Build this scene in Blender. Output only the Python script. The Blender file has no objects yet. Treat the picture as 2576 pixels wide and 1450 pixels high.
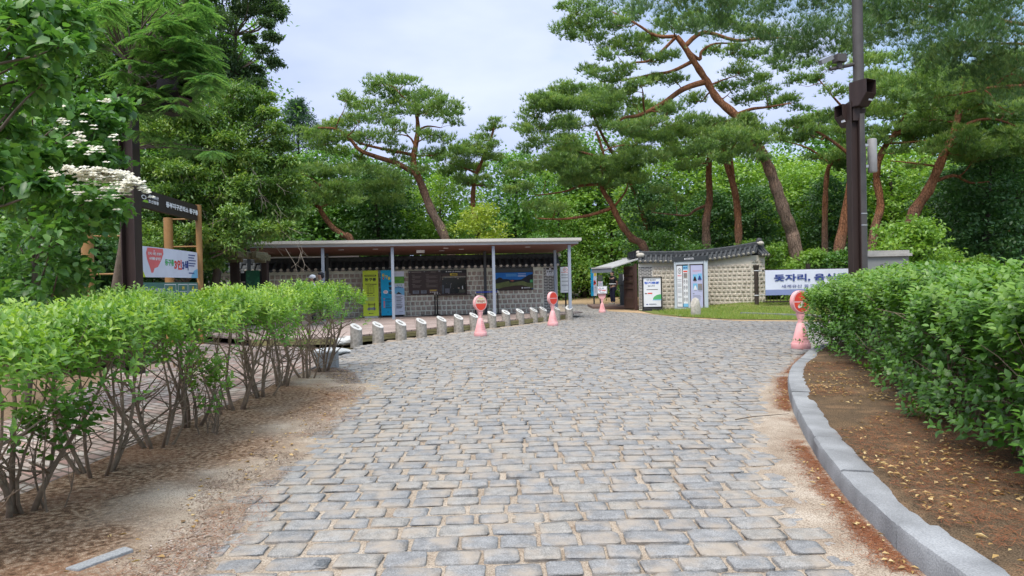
import bpy, math, random
import numpy as np
from mathutils import Vector, Matrix, Euler
random.seed(7); RG = np.random.default_rng(7)
sc = bpy.context.scene
COL = sc.collection
# ---------------- camera
CAMZ = 1.45
cam_d = bpy.data.cameras.new('camera'); cam = bpy.data.objects.new('camera', cam_d); COL.objects.link(cam)
cam_d.sensor_width = 36.0; cam_d.lens = 36.0*1768/2576; cam_d.clip_start = .05; cam_d.clip_end = 2000
cam.location = (0, 0, CAMZ); cam.rotation_euler = (math.radians(90-0.583), math.radians(1.2), 0)
sc.camera = cam
sc.render.resolution_x = 1024; sc.render.resolution_y = 576
# ---------------- world
SUN_EL, SUN_AZ = 58, 200      # azimuth clockwise from +Y
w = bpy.data.worlds.new('World'); sc.world = w; w.use_nodes = True
nt = w.node_tree; N = nt.nodes; L = nt.links
for n in list(N): N.remove(n)
out = N.new('ShaderNodeOutputWorld'); bg = N.new('ShaderNodeBackground')
sky = N.new('ShaderNodeTexSky'); sky.sky_type = 'NISHITA'; sky.sun_disc = False
sky.sun_elevation = math.radians(SUN_EL); sky.sun_rotation = math.radians(SUN_AZ); sky.air_density = 1.2; sky.dust_density = .6
tc = N.new('ShaderNodeTexCoord'); mp = N.new('ShaderNodeMapping'); mp.inputs['Scale'].default_value = (1, 1, 2.6)
nz = N.new('ShaderNodeTexNoise'); nz.inputs['Scale'].default_value = 1.7; nz.inputs['Detail'].default_value = 6; nz.inputs['Roughness'].default_value = .52
nz.inputs['Distortion'].default_value = .4
sep = N.new('ShaderNodeSeparateXYZ'); ma = N.new('ShaderNodeMath'); ma.operation = 'MULTIPLY_ADD'
ma.inputs[1].default_value = -.5; 
rmp = N.new('ShaderNodeValToRGB'); rmp.color_ramp.elements[0].position = .3; rmp.color_ramp.elements[1].position = .46
cl = N.new('ShaderNodeTexNoise'); cl.inputs['Scale'].default_value = 2.4; cl.inputs['Detail'].default_value = 5
clr = N.new('ShaderNodeValToRGB'); clr.color_ramp.elements[0].position = .3; clr.color_ramp.elements[1].position = .72
clr.color_ramp.elements[0].color = (2.75, 3.4, 5.4, 1); clr.color_ramp.elements[1].color = (4.6, 5.1, 6.5, 1)
mx = N.new('ShaderNodeMix'); mx.data_type = 'RGBA'
L.new(tc.outputs['Generated'], mp.inputs[0]); L.new(mp.outputs[0], nz.inputs['Vector']); L.new(mp.outputs[0], cl.inputs['Vector'])
L.new(tc.outputs['Generated'], sep.inputs[0]); L.new(sep.outputs['X'], ma.inputs[0]); L.new(nz.outputs['Fac'], ma.inputs[2])
L.new(ma.outputs[0], rmp.inputs[0]); L.new(rmp.outputs[0], mx.inputs['Factor'])
L.new(cl.outputs['Fac'], clr.inputs[0]); L.new(sky.outputs[0], mx.inputs['A']); L.new(clr.outputs[0], mx.inputs['B'])
L.new(mx.outputs['Result'], bg.inputs[0]); bg.inputs[1].default_value = .1
L.new(bg.outputs[0], out.inputs[0])
# a bright overcast grows brighter toward the zenith
zr = N.new('ShaderNodeMapRange'); zr.inputs[1].default_value = .42; zr.inputs[2].default_value = 1; zr.inputs[3].default_value = 1; zr.inputs[4].default_value = 3.8
zm = N.new('ShaderNodeMix'); zm.data_type = 'RGBA'; zm.blend_type = 'MULTIPLY'; zm.inputs['Factor'].default_value = 1
L.new(sep.outputs['Z'], zr.inputs[0]); L.new(mx.outputs['Result'], zm.inputs['A']); L.new(zr.outputs[0], zm.inputs['B']); zw = N.new('ShaderNodeMix'); zw.data_type = 'RGBA'; zw.blend_type = 'MULTIPLY'; zw.inputs['B'].default_value = (1.3, 1.1, .8, 1)
zf = N.new('ShaderNodeMapRange'); zf.inputs[1].default_value = .42; zf.inputs[2].default_value = .8; L.new(sep.outputs['Z'], zf.inputs[0]); L.new(zf.outputs[0], zw.inputs['Factor']); L.new(zm.outputs['Result'], zw.inputs['A']); L.new(zw.outputs['Result'], bg.inputs[0])
sun_d = bpy.data.lights.new('sun', 'SUN'); sun_d.energy = 1.5; sun_d.angle = math.radians(20); sun_d.color = (1, .94, .84)
sun = bpy.data.objects.new('sun', sun_d); COL.objects.link(sun)
_a, _e = math.radians(SUN_AZ), math.radians(SUN_EL)
sdir = Vector((math.sin(_a)*math.cos(_e), math.cos(_a)*math.cos(_e), math.sin(_e)))
sun.rotation_euler = sdir.to_track_quat('Z', 'Y').to_euler(); sun.location = (0, 0, 30)
sc.view_settings.view_transform = 'Standard'; sc.view_settings.look = 'None'; sc.view_settings.exposure = .92; sc.view_settings.gamma = 1
# ---------------- placement: rays of the survey photograph turned into plan coordinates
_R = cam.rotation_euler.to_matrix()
def ray(x, y): return _R @ Vector(((x-1288)/1768, -(y-725)/1768, -1))
def P(x, y, Y):
    d = ray(x, y); return Vector((0, 0, CAMZ)) + d*(Y/d.y)
def GP(x, y, z=0):
    d = ray(x, y); return Vector((0, 0, CAMZ)) + d*((z-CAMZ)/d.z)
# ---------------- materials
MT = {}
def mat(name, c, c2=None, rough=.8, scale=6, bump=0, bscale=None, metal=0, spec=.3, detail=4, lo=.3, hi=.7, trans=0, c3=None, coord='Object', stretch=None, sat_rand=0):
    if name in MT: return MT[name]
    m = bpy.data.materials.new(name); m.use_nodes = True; MT[name] = m
    t = m.node_tree; b = t.nodes['Principled BSDF']
    b.inputs['Roughness'].default_value = rough; b.inputs['Metallic'].default_value = metal; b.inputs['Specular IOR Level'].default_value = spec
    tcn = t.nodes.new('ShaderNodeTexCoord'); src = tcn.outputs[coord]
    if stretch:
        mpn = t.nodes.new('ShaderNodeMapping'); mpn.inputs['Scale'].default_value = stretch
        t.links.new(src, mpn.inputs[0]); src = mpn.outputs[0]
    if c2 is None: c2 = tuple(v*.8 for v in c)
    n = t.nodes.new('ShaderNodeTexNoise'); n.inputs['Scale'].default_value = scale; n.inputs['Detail'].default_value = detail
    t.links.new(src, n.inputs['Vector'])
    r = t.nodes.new('ShaderNodeValToRGB'); r.color_ramp.elements[0].position = lo; r.color_ramp.elements[1].position = hi
    r.color_ramp.elements[0].color = (*c, 1); r.color_ramp.elements[1].color = (*c2, 1)
    if c3 is not None:
        e = r.color_ramp.elements.new((lo+hi)/2); e.color = (*c3, 1)
    t.links.new(n.outputs['Fac'], r.inputs[0]); t.links.new(r.outputs[0], b.inputs['Base Color'])
    if bump:
        n2 = t.nodes.new('ShaderNodeTexNoise'); n2.inputs['Scale'].default_value = bscale or scale*3; n2.inputs['Detail'].default_value = 5
        t.links.new(src, n2.inputs['Vector'])
        bn = t.nodes.new('ShaderNodeBump'); bn.inputs['Strength'].default_value = bump; bn.inputs['Distance'].default_value = .02
        t.links.new(n2.outputs['Fac'], bn.inputs['Height']); t.links.new(bn.outputs[0], b.inputs['Normal'])
    if trans: b.inputs['Transmission Weight'].default_value = trans
    return m
def leafmat(name, cols, rough=.65, trans=.35, tcol=None, spec=.12, gain=1.18):
    if name in MT: return MT[name]
    m = bpy.data.materials.new(name); m.use_nodes = True; MT[name] = m
    t = m.node_tree; b = t.nodes['Principled BSDF']; o = t.nodes['Material Output']
    t.nodes.remove(b); b = t.nodes.new('ShaderNodeBsdfDiffuse'); gl_ = t.nodes.new('ShaderNodeBsdfGlossy'); gl_.inputs['Roughness'].default_value = .42
    a = t.nodes.new('ShaderNodeAttribute'); a.attribute_name = 'rnd'
    r = t.nodes.new('ShaderNodeValToRGB'); el = r.color_ramp.elements
    cols = [(min(.8, c[0]*gain*1.06), min(.8, c[1]*gain), min(.8, c[2]*gain)) for c in cols]
    el[0].color = (*cols[0], 1); el[1].color = (*cols[-1], 1); el[1].position = 1
    for i in range(1, len(cols)-1): e = el.new(i/(len(cols)-1)); e.color = (*cols[i], 1)
    g = t.nodes.new('ShaderNodeNewGeometry'); n = t.nodes.new('ShaderNodeTexNoise'); n.inputs['Scale'].default_value = .9; n.inputs['Detail'].default_value = 2
    t.links.new(g.outputs['Position'], n.inputs['Vector'])
    ad = t.nodes.new('ShaderNodeMath'); ad.operation = 'MULTIPLY_ADD'; ad.inputs[1].default_value = .9; ad.inputs[2].default_value = -.45
    ad2 = t.nodes.new('ShaderNodeMath'); ad2.operation = 'ADD'
    t.links.new(n.outputs['Fac'], ad.inputs[0]); t.links.new(a.outputs['Fac'], ad2.inputs[0]); t.links.new(ad.outputs[0], ad2.inputs[1])
    t.links.new(ad2.outputs[0], r.inputs[0]); t.links.new(r.outputs[0], b.inputs['Color'])
    tr = t.nodes.new('ShaderNodeBsdfTranslucent'); mxs = t.nodes.new('ShaderNodeMixShader'); mxs.inputs[0].default_value = trans
    mm = t.nodes.new('ShaderNodeMix'); mm.data_type = 'RGBA'; mm.blend_type = 'MULTIPLY'; mm.inputs['Factor'].default_value = 1
    mm.inputs['B'].default_value = (*(tcol or (1.5, 1.5, .7)), 1)
    t.links.new(r.outputs[0], mm.inputs['A']); t.links.new(mm.outputs['Result'], tr.inputs[0])
    t.links.new(b.outputs[0], mxs.inputs[1]); t.links.new(tr.outputs[0], mxs.inputs[2]); mg = t.nodes.new('ShaderNodeMixShader'); mg.inputs[0].default_value = .045*spec/.12; t.links.new(mxs.outputs[0], mg.inputs[1]); t.links.new(gl_.outputs[0], mg.inputs[2]); t.links.new(mg.outputs[0], o.inputs[0])
    return m
def plain(name, c, rough=.6, spec=.3, metal=0): return mat(name, c, tuple(v*.9 for v in c), rough=rough, spec=spec, metal=metal, scale=3)
# ---------------- objects
def origin(o):
    v = Vector((0, 0, 0))
    while o is not None: v += o.location; o = o.parent
    return v
def tag(o, label=None, cat=None, group=None, kind=None):
    if label: o['label'] = label
    if cat: o['category'] = cat
    if group: o['group'] = group
    if kind: o['kind'] = kind
    return o
def thing(name, label, cat, loc=(0, 0, 0), group=None):
    o = bpy.data.objects.new(name, None); COL.objects.link(o); o.location = loc; o.empty_display_size = .2
    return tag(o, label, cat, group)
def copy_tree(o, parent=None):
    c = o.copy(); COL.objects.link(c); c.parent = parent
    for ch in list(o.children): copy_tree(ch, c)
    return c
def link_mesh(name, me, parent, loc=None):
    o = bpy.data.objects.new(name, me); COL.objects.link(o)
    if parent is not None: o.parent = parent
    elif loc is not None: o.location = loc
    return o
class MB:
    def __init__(s): s.v = []; s.f = []; s.mi = []; s.m = []; s.cur = 0
    def use(s, m):
        if m not in s.m: s.m.append(m)
        s.cur = s.m.index(m); return s
    def add(s, vs, fs):
        k = len(s.v); s.v += [tuple(v) for v in vs]; s.f += [tuple(i+k for i in f) for f in fs]; s.mi += [s.cur]*len(fs); return s
    def box(s, c, d, rz=0, R=None, taper=1):
        x, y, z = d[0]/2, d[1]/2, d[2]/2
        vs = [Vector((i*x*(taper if k > 0 else 1), j*y*(taper if k > 0 else 1), k*z)) for k in (-1, 1) for j in (-1, 1) for i in (-1, 1)]
        M = R or Matrix.Rotation(rz, 3, 'Z'); c = Vector(c)
        return s.add([M@v+c for v in vs], [(0, 2, 3, 1), (4, 5, 7, 6), (0, 1, 5, 4), (2, 6, 7, 3), (0, 4, 6, 2), (1, 3, 7, 5)])
    def bar(s, a, b, w, h):
        a, b = Vector(a), Vector(b); d = b-a; ln = d.length; d.normalize()
        up = Vector((0, 0, 1)) if abs(d.z) < .95 else Vector((0, 1, 0))
        sd = d.cross(up).normalized(); u = sd.cross(d)
        R = Matrix((sd, d, u)).transposed()
        return s.box((a+b)/2, (w, ln, h), R=R)
    def tube(s, pts, rs, seg=8, cap=True):
        pts = [Vector(p) for p in pts]
        if not hasattr(rs, '__len__'): rs = [rs]*len(pts)
        vs = []; fs = []; ref = None
        for i, p in enumerate(pts):
            d = (pts[min(i+1, len(pts)-1)]-pts[max(i-1, 0)]).normalized()
            if ref is None: ref = d.orthogonal().normalized()
            ref = (ref-d*ref.dot(d)).normalized(); b = d.cross(ref)
            vs += [p+(ref*math.cos(2*math.pi*j/seg)+b*math.sin(2*math.pi*j/seg))*rs[i] for j in range(seg)]
        for i in range(len(pts)-1):
            for j in range(seg): fs.append((i*seg+j, i*seg+(j+1) % seg, (i+1)*seg+(j+1) % seg, (i+1)*seg+j))
        if cap: fs.append(tuple(reversed(range(seg)))); fs.append(tuple((len(pts)-1)*seg+j for j in range(seg)))
        return s.add(vs, fs)
    def lathe(s, prof, seg=24, c=(0, 0, 0)):
        vs = []; fs = []; n = len(prof)
        for r, z in prof:
            vs += [(c[0]+r*math.cos(2*math.pi*j/seg), c[1]+r*math.sin(2*math.pi*j/seg), c[2]+z) for j in range(seg)]
        for i in range(n-1):
            for j in range(seg): fs.append((i*seg+j, i*seg+(j+1) % seg, (i+1)*seg+(j+1) % seg, (i+1)*seg+j))
        fs.append(tuple(reversed(range(seg)))); fs.append(tuple((n-1)*seg+j for j in range(seg)))
        return s.add(vs, fs)
    def prism(s, poly, a, ext):   # poly: list of 3D points, extruded by vector ext
        n = len(poly); p = [Vector(q) for q in poly]; e = Vector(ext)
        return s.add(p+[q+e for q in p], [tuple(reversed(range(n))), tuple(range(n, 2*n))]+[(i, (i+1) % n, n+(i+1) % n, n+i) for i in range(n)])
    def ball(s, c, r, seg=12, rings=8):
        vs = []; fs = []
        if not hasattr(r, '__len__'): r = (r, r, r)
        for i in range(rings+1):
            t = math.pi*i/rings
            vs += [(c[0]+r[0]*math.sin(t)*math.cos(2*math.pi*j/seg), c[1]+r[1]*math.sin(t)*math.sin(2*math.pi*j/seg), c[2]+r[2]*math.cos(t)) for j in range(seg)]
        for i in range(rings):
            for j in range(seg): fs.append((i*seg+j, (i+1)*seg+j, (i+1)*seg+(j+1) % seg, i*seg+(j+1) % seg))
        return s.add(vs, fs)
    def build(s, name, m=None, parent=None, loc=None, smooth=False, bevel=0):
        o0 = origin(parent) if parent is not None else Vector(loc or (0, 0, 0))
        me = bpy.data.meshes.new(name); me.from_pydata([tuple(Vector(v)-o0) for v in s.v], [], s.f)
        ms = s.m if s.m else [m]
        for q in ms: me.materials.append(q)
        if s.m: me.polygons.foreach_set('material_index', s.mi)
        if smooth is True: me.polygons.foreach_set('use_smooth', [True]*len(s.f))
        o = link_mesh(name, me, parent, o0 if parent is None else None)
        if smooth and smooth is not True:
            me.polygons.foreach_set('use_smooth', [True]*len(s.f)); me.set_sharp_from_angle(angle=math.radians(smooth))
        if bevel:
            md = o.modifiers.new('bevel', 'BEVEL'); md.width = bevel; md.segments = 2; md.limit_method = 'ANGLE'; md.angle_limit = math.radians(40)
        return o
def npmesh(name, V, F, m, parent=None, rnd=None, smooth=False, loc=None, attrs=None):
    V = np.asarray(V, dtype=np.float32); F = np.asarray(F, dtype=np.int32)
    o0 = origin(parent) if parent is not None else Vector(loc or (0, 0, 0)); V = V-np.array(o0, dtype=np.float32)
    me = bpy.data.meshes.new(name); k = F.shape[1]
    me.vertices.add(len(V)); me.vertices.foreach_set('co', V.ravel())
    me.loops.add(F.size); me.loops.foreach_set('vertex_index', F.ravel())
    me.polygons.add(len(F)); me.polygons.foreach_set('loop_start', np.arange(0, F.size, k, dtype=np.int32))
    me.polygons.foreach_set('loop_total', np.full(len(F), k, dtype=np.int32))
    if smooth: me.polygons.foreach_set('use_smooth', np.ones(len(F), dtype=bool))
    al = dict(attrs or {})
    if rnd is not None: al['rnd'] = rnd
    for an, av in al.items():
        a = me.attributes.new(an, 'FLOAT', 'POINT'); a.data.foreach_set('value', np.asarray(av, dtype=np.float32))
    me.materials.append(m); me.update(); me.validate()
    return link_mesh(name, me, parent, o0 if parent is None else None)
_tab = RG.random((64, 256, 256)).astype(np.float32)
def vn(x, y, s, seed=0):
    x = np.asarray(x)*s+1000; y = np.asarray(y)*s+1000; xi = np.floor(x).astype(int); yi = np.floor(y).astype(int)
    fx = x-xi; fy = y-yi; fx = fx*fx*(3-2*fx); fy = fy*fy*(3-2*fy); t = _tab[seed % 64]
    g = lambda a, b: t[a % 256, b % 256]
    return (g(xi, yi)*(1-fx)+g(xi+1, yi)*fx)*(1-fy)+(g(xi, yi+1)*(1-fx)+g(xi+1, yi+1)*fx)*fy
def fbm(x, y, s, seed=0, o=4):
    a = 0; w_ = 0
    for i in range(o): a = a+vn(x, y, s*2**i, seed+i)*.5**i; w_ += .5**i
    return a/w_
# ---------------- flat print on boards
_txt = {}
def text_mesh(body, bold=0):
    if (body, bold) in _txt: return _txt[(body, bold)]
    c = bpy.data.curves.new('t', 'FONT'); c.body = body; c.size = 1; c.resolution_u = 2; c.offset = bold
    o = bpy.data.objects.new('t', c); COL.objects.link(o); dg = bpy.context.evaluated_depsgraph_get()
    me = bpy.data.meshes.new_from_object(o.evaluated_get(dg))
    v = [(q.co.x, q.co.y) for q in me.vertices]; f = [tuple(p.vertices) for p in me.polygons]
    bpy.data.objects.remove(o); bpy.data.curves.remove(c); bpy.data.meshes.remove(me)
    _txt[(body, bold)] = (v, f); return v, f
class Board(MB):
    """print laid on a board: O = lower left corner, R and U unit vectors, sized w x h; layers stand 2 mm proud of each other"""
    def __init__(s, O, R, w, h, U=(0, 0, 1), bend=None):
        super().__init__(); s.O = Vector(O); s.R = Vector(R).normalized(); s.U = Vector(U).normalized(); s.N = s.R.cross(s.U); s.w = w; s.h = h; s.bend = bend
    def p(s, x, y, l):
        b = s.bend(x) if s.bend else 0
        return s.O+s.R*(x*s.w)+s.U*(y*s.h)+s.N*(.002*l+b)
    def poly(s, pts, m, l=1):
        s.use(m); return s.add([s.p(x, y, l) for x, y in pts], [tuple(range(len(pts)))])
    def rect(s, x0, y0, x1, y1, m, l=1, n=1):
        if s.bend: n = 10
        s.use(m)
        for i in range(n):
            a = x0+(x1-x0)*i/n; b = x0+(x1-x0)*(i+1)/n
            s.add([s.p(a, y0, l), s.p(b, y0, l), s.p(b, y1, l), s.p(a, y1, l)], [(0, 1, 2, 3)])
        return s
    def ell(s, cx, cy, rx, ry, m, l=1, n=20): return s.poly([(cx+rx*math.cos(2*math.pi*i/n), cy+ry*math.sin(2*math.pi*i/n)) for i in range(n)], m, l)
    def ring(s, cx, cy, rx, ry, t, m, l=2, n=24):
        s.use(m); vs = []; fs = []
        for i in range(n):
            a = 2*math.pi*i/n; vs += [s.p(cx+rx*math.cos(a), cy+ry*math.sin(a), l), s.p(cx+rx*t*math.cos(a), cy+ry*t*math.sin(a), l)]
        for i in range(n): j = (i+1) % n; fs.append((2*i, 2*j, 2*j+1, 2*i+1))
        return s.add(vs, fs)
    def text(s, body, cx, cy, hgt, m, l=3, wid=None, bold=.012):
        v, f = text_mesh(body, bold); xs = [q[0] for q in v]; ys = [q[1] for q in v]
        x0, x1, y0, y1 = min(xs), max(xs), min(ys), max(ys); sy = hgt/(y1-y0)
        sx = sy*s.h/s.w if wid is None else wid/(x1-x0)
        s.use(m); return s.add([s.p(cx+(q[0]-(x0+x1)/2)*sx, cy+(q[1]-(y0+y1)/2)*sy, l) for q in v], f)
    def lines(s, x0, x1, ys, t, m, l=2, rag=.15):
        rr = random.Random(int(abs(x0*977+len(ys)*31)))
        for y in ys: s.rect(x0, y, x1-(x1-x0)*rag*rr.random(), y+t, m, l)
        return s
# ================= palette
M_granite = mat('granite', (.34, .35, .36), (.2, .205, .215), scale=90, bump=.35, bscale=120, c3=(.27, .28, .29), detail=3)
M_conc = mat('rough_stone', (.4, .37, .33), (.2, .185, .165), scale=14, bump=.6, bscale=60, c3=(.3, .28, .25))
M_white = plain('white_paint', (.78, .8, .84)); M_black = plain('black_paint', (.012, .012, .014), rough=.45)
M_pink = mat('faded_pink_plastic', (.72, .31, .32), (.78, .46, .46), rough=.45, scale=5, c3=(.75, .39, .39)); M_red = plain('sign_red', (.72, .07, .045)); M_yel = plain('sign_yellow', (.78, .6, .08))
M_grey = plain('grey_paint', (.3, .34, .41), rough=.45); M_dgrey = plain('dark_grey_paint', (.055, .062, .07), rough=.5)
M_brown = mat('brown_steel', (.052, .034, .03), (.034, .022, .02), rough=.5, scale=7, stretch=(1, 1, .2)); M_ochre = mat('ochre_steel', (.34, .19, .075), (.27, .145, .055), rough=.5, scale=4)
M_navy = plain('navy_print', (.035, .06, .24)); M_blue = plain('blue_print', (.02, .3, .6)); M_lblue = plain('light_blue_print', (.2, .5, .75)); M_cloth = plain('banner_cloth', (.66, .7, .83), rough=.8)
M_lime = plain('lime_print', (.52, .66, .05)); M_green = plain('green_print', (.1, .42, .16)); M_ink = plain('ink_print', (.02, .022, .03)); M_gline = plain('grey_print', (.2, .22, .26)); M_pinkr = plain('soft_red_print', (.72, .16, .17))
M_dwood = mat('brown_door_wood', (.075, .04, .033), (.05, .027, .023), rough=.6, scale=6, stretch=(4, 4, .6)); M_timber = mat('weathered_timber', (.2, .17, .115), (.1, .085, .055), c3=(.15, .14, .08), scale=7, bump=.5, stretch=(.6, 3, 3))
M_tile = mat('roof_tile', (.035, .04, .045), (.075, .08, .085), rough=.75, scale=9, bump=.3); M_lime_mortar = mat('lime_mortar', (.55, .52, .46), (.38, .35, .3), scale=12, bump=.3)
M_wstone = mat('wall_stone', (.5, .42, .36), (.3, .25, .21), c3=(.4, .335, .285), scale=5, bump=.8, bscale=22); M_mortar = mat('joint_mortar', (.7, .7, .6), (.58, .58, .5), scale=8, bump=.2)
M_brick = mat('black_brick', (.03, .03, .033), (.055, .055, .06), scale=20); M_glass = plain('dark_glass', (.012, .016, .022), rough=.12, spec=.25)
M_wlt = plain('pale_wall_mortar', (.62, .6, .55))
M_steel = plain('steel', (.5, .5, .52), rough=.3, metal=.8)
# ================= ground sheets
def tone(name, c1, c2, c3, s, bump=.5, bs=60, fine=(.5, 1.25)):
    m = mat(name, c1, c2, c3=c3, scale=s, bump=bump, bscale=bs, detail=8, rough=.95, spec=.1, lo=.25, hi=.75)
    t = m.node_tree; b = t.nodes['Principled BSDF']; src = b.inputs['Base Color'].links[0].from_socket
    tcn = [n for n in t.nodes if n.type == 'TEX_COORD'][0]
    v = t.nodes.new('ShaderNodeTexNoise'); v.inputs['Scale'].default_value = s*40; v.inputs['Detail'].default_value = 3; t.links.new(tcn.outputs['Object'], v.inputs['Vector'])
    mr = t.nodes.new('ShaderNodeMapRange'); mr.inputs[1].default_value = .3; mr.inputs[2].default_value = .7; mr.inputs[3].default_value = fine[0]; mr.inputs[4].default_value = fine[1]
    t.links.new(v.outputs['Fac'], mr.inputs[0])
    mm = t.nodes.new('ShaderNodeMix'); mm.data_type = 'RGBA'; mm.blend_type = 'MULTIPLY'; mm.inputs['Factor'].default_value = 1
    t.links.new(src, mm.inputs['A']); t.links.new(mr.outputs[0], mm.inputs['B']); t.links.new(mm.outputs['Result'], b.inputs['Base Color'])
    return m
M_floor = tone('forest_floor', (.05, .045, .025), (.04, .07, .02), (.09, .07, .04), 1.2)
M_sandpath = tone('tan_dirt', (.46, .34, .21), (.36, .25, .15), (.42, .3, .18), 1.6, .2, fine=(.85, 1.1))
M_bed = tone('needle_litter_soil', (.15, .1, .058), (.22, .14, .08), (.1, .072, .046), 3.2, .9, 70, fine=(.35, 1.6))
g = MB(); g.add([(-400, -30, -.07), (400, -30, -.07), (400, 600, -.07), (-400, 600, -.07)], [(0, 1, 2, 3)])
tag(g.build('ground', M_floor), kind='structure')
def sheet(name, poly, z, m, kind='structure'):
    b = MB(); b.prism([(x, y, z-.05) for x, y in poly], 0, (0, 0, .05)); return tag(b.build(name, m), kind=kind)
# far plaza of tan earth behind the gate
sheet('dirt_plaza', [(2.2, 25.5), (5.9, 25.2), (5.4, 29), (5.6, 31), (14, 34), (24, 66), (-3, 66), (2.2, 33)], -.02, M_sandpath)
LY = [2.0, 4.7, 7.2, 9.6, 11.5, 12.5, 16.3, 25.3, 27, 42]; LX = [-1.35, -1.7, -1.75, -2.0, -2.6, -3.35, -3.5, 2.25, 2.3, 3.2]
RY = [2.0, 3.7, 6.2, 8, 9.7, 12, 13.3, 14.2, 15, 21.4, 21.7, 22.8, 24.9, 29, 31.2, 42]; RX = [1.45, 1.6, 2.1, 2.7, 3.45, 4.75, 5.7, 7, 17, 17, 9.0, 7.2, 6.1, 5.3, 4.1, 4.05]
# sand sheet that fills the joints and drifts over the outer stones
def sandgrid(name, x0, x1, y0, y1, dx, dy):
    xs = np.arange(x0, x1+dx/2, dx); ys = np.arange(y0, y1+dy/2, dy); X, Y = np.meshgrid(xs, ys)
    dl = X-np.interp(Y, LY, LX); dr = np.interp(Y, RY, RX)-X; de = np.minimum(dl, dr*1.1)
    near = np.clip((14-Y)/3, 0, 1)
    edge = np.clip(.3-de+(fbm(X, Y, 1.1, 25)-.5)*.5, 0, .6)*.75
    Z = -.019+.013*fbm(X, Y, 1.4, 3)+.008*fbm(X, Y, 9, 9)+edge*.045*near
    Z += np.clip(fbm(X, Y, .7, 20)-.58, 0, 1)*.035*near
    out_ = np.clip(-dl, 0, 2); Z += .03*np.clip(out_-.2, 0, 1)*near+np.clip(-dr, 0, .3)*.02
    Z += np.clip(out_*2, 0, 1)*.01*fbm(X, Y, 5, 11)*near
    soil = np.clip((-dl-.3+(fbm(X, Y, 1.3, 30)-.5)*1.6)*1.6, 0, 1)*np.clip((14.5-Y)/2, 0, 1)
    n1 = fbm(X, Y, 1.7, 40, 5)
    red = np.clip((n1-.56)*6, 0, .8)*np.clip(-dl*2, 0, 1)*np.clip((14-Y)/2, 0, 1)
    kd = np.interp(Y, KY, KX)-X; red = np.maximum(red, np.clip(1.2-np.abs(kd-.02)*(9+8*fbm(X, Y, 2, 44)), 0, 1)*np.clip((fbm(X, Y, 2.2, 41)-.38)*5, 0, 1)*near)
    ny, nx = X.shape; i = np.arange(ny-1)[:, None]*nx+np.arange(nx-1)[None, :]
    F = np.stack([i, i+1, i+nx+1, i+nx], -1).reshape(-1, 4)
    V = np.stack([X, Y, Z], -1).reshape(-1, 3)
    keep = ((dl > -2.6) | (Y > 14)).reshape(-1)
    inside = ((X < np.interp(Y, KY, KX)+.06) | (Y > 14)) & ((Y < 16.5) | (dl > -.9)) & (((Y < 21.5)) | (dr > -.3))
    ok = inside.reshape(-1)[F].all(1); F = F[ok]
    return tag(npmesh(name, V, F, M_sand, attrs={'soil': soil.ravel(), 'red': red.ravel()}, smooth=True), kind='structure')
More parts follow.
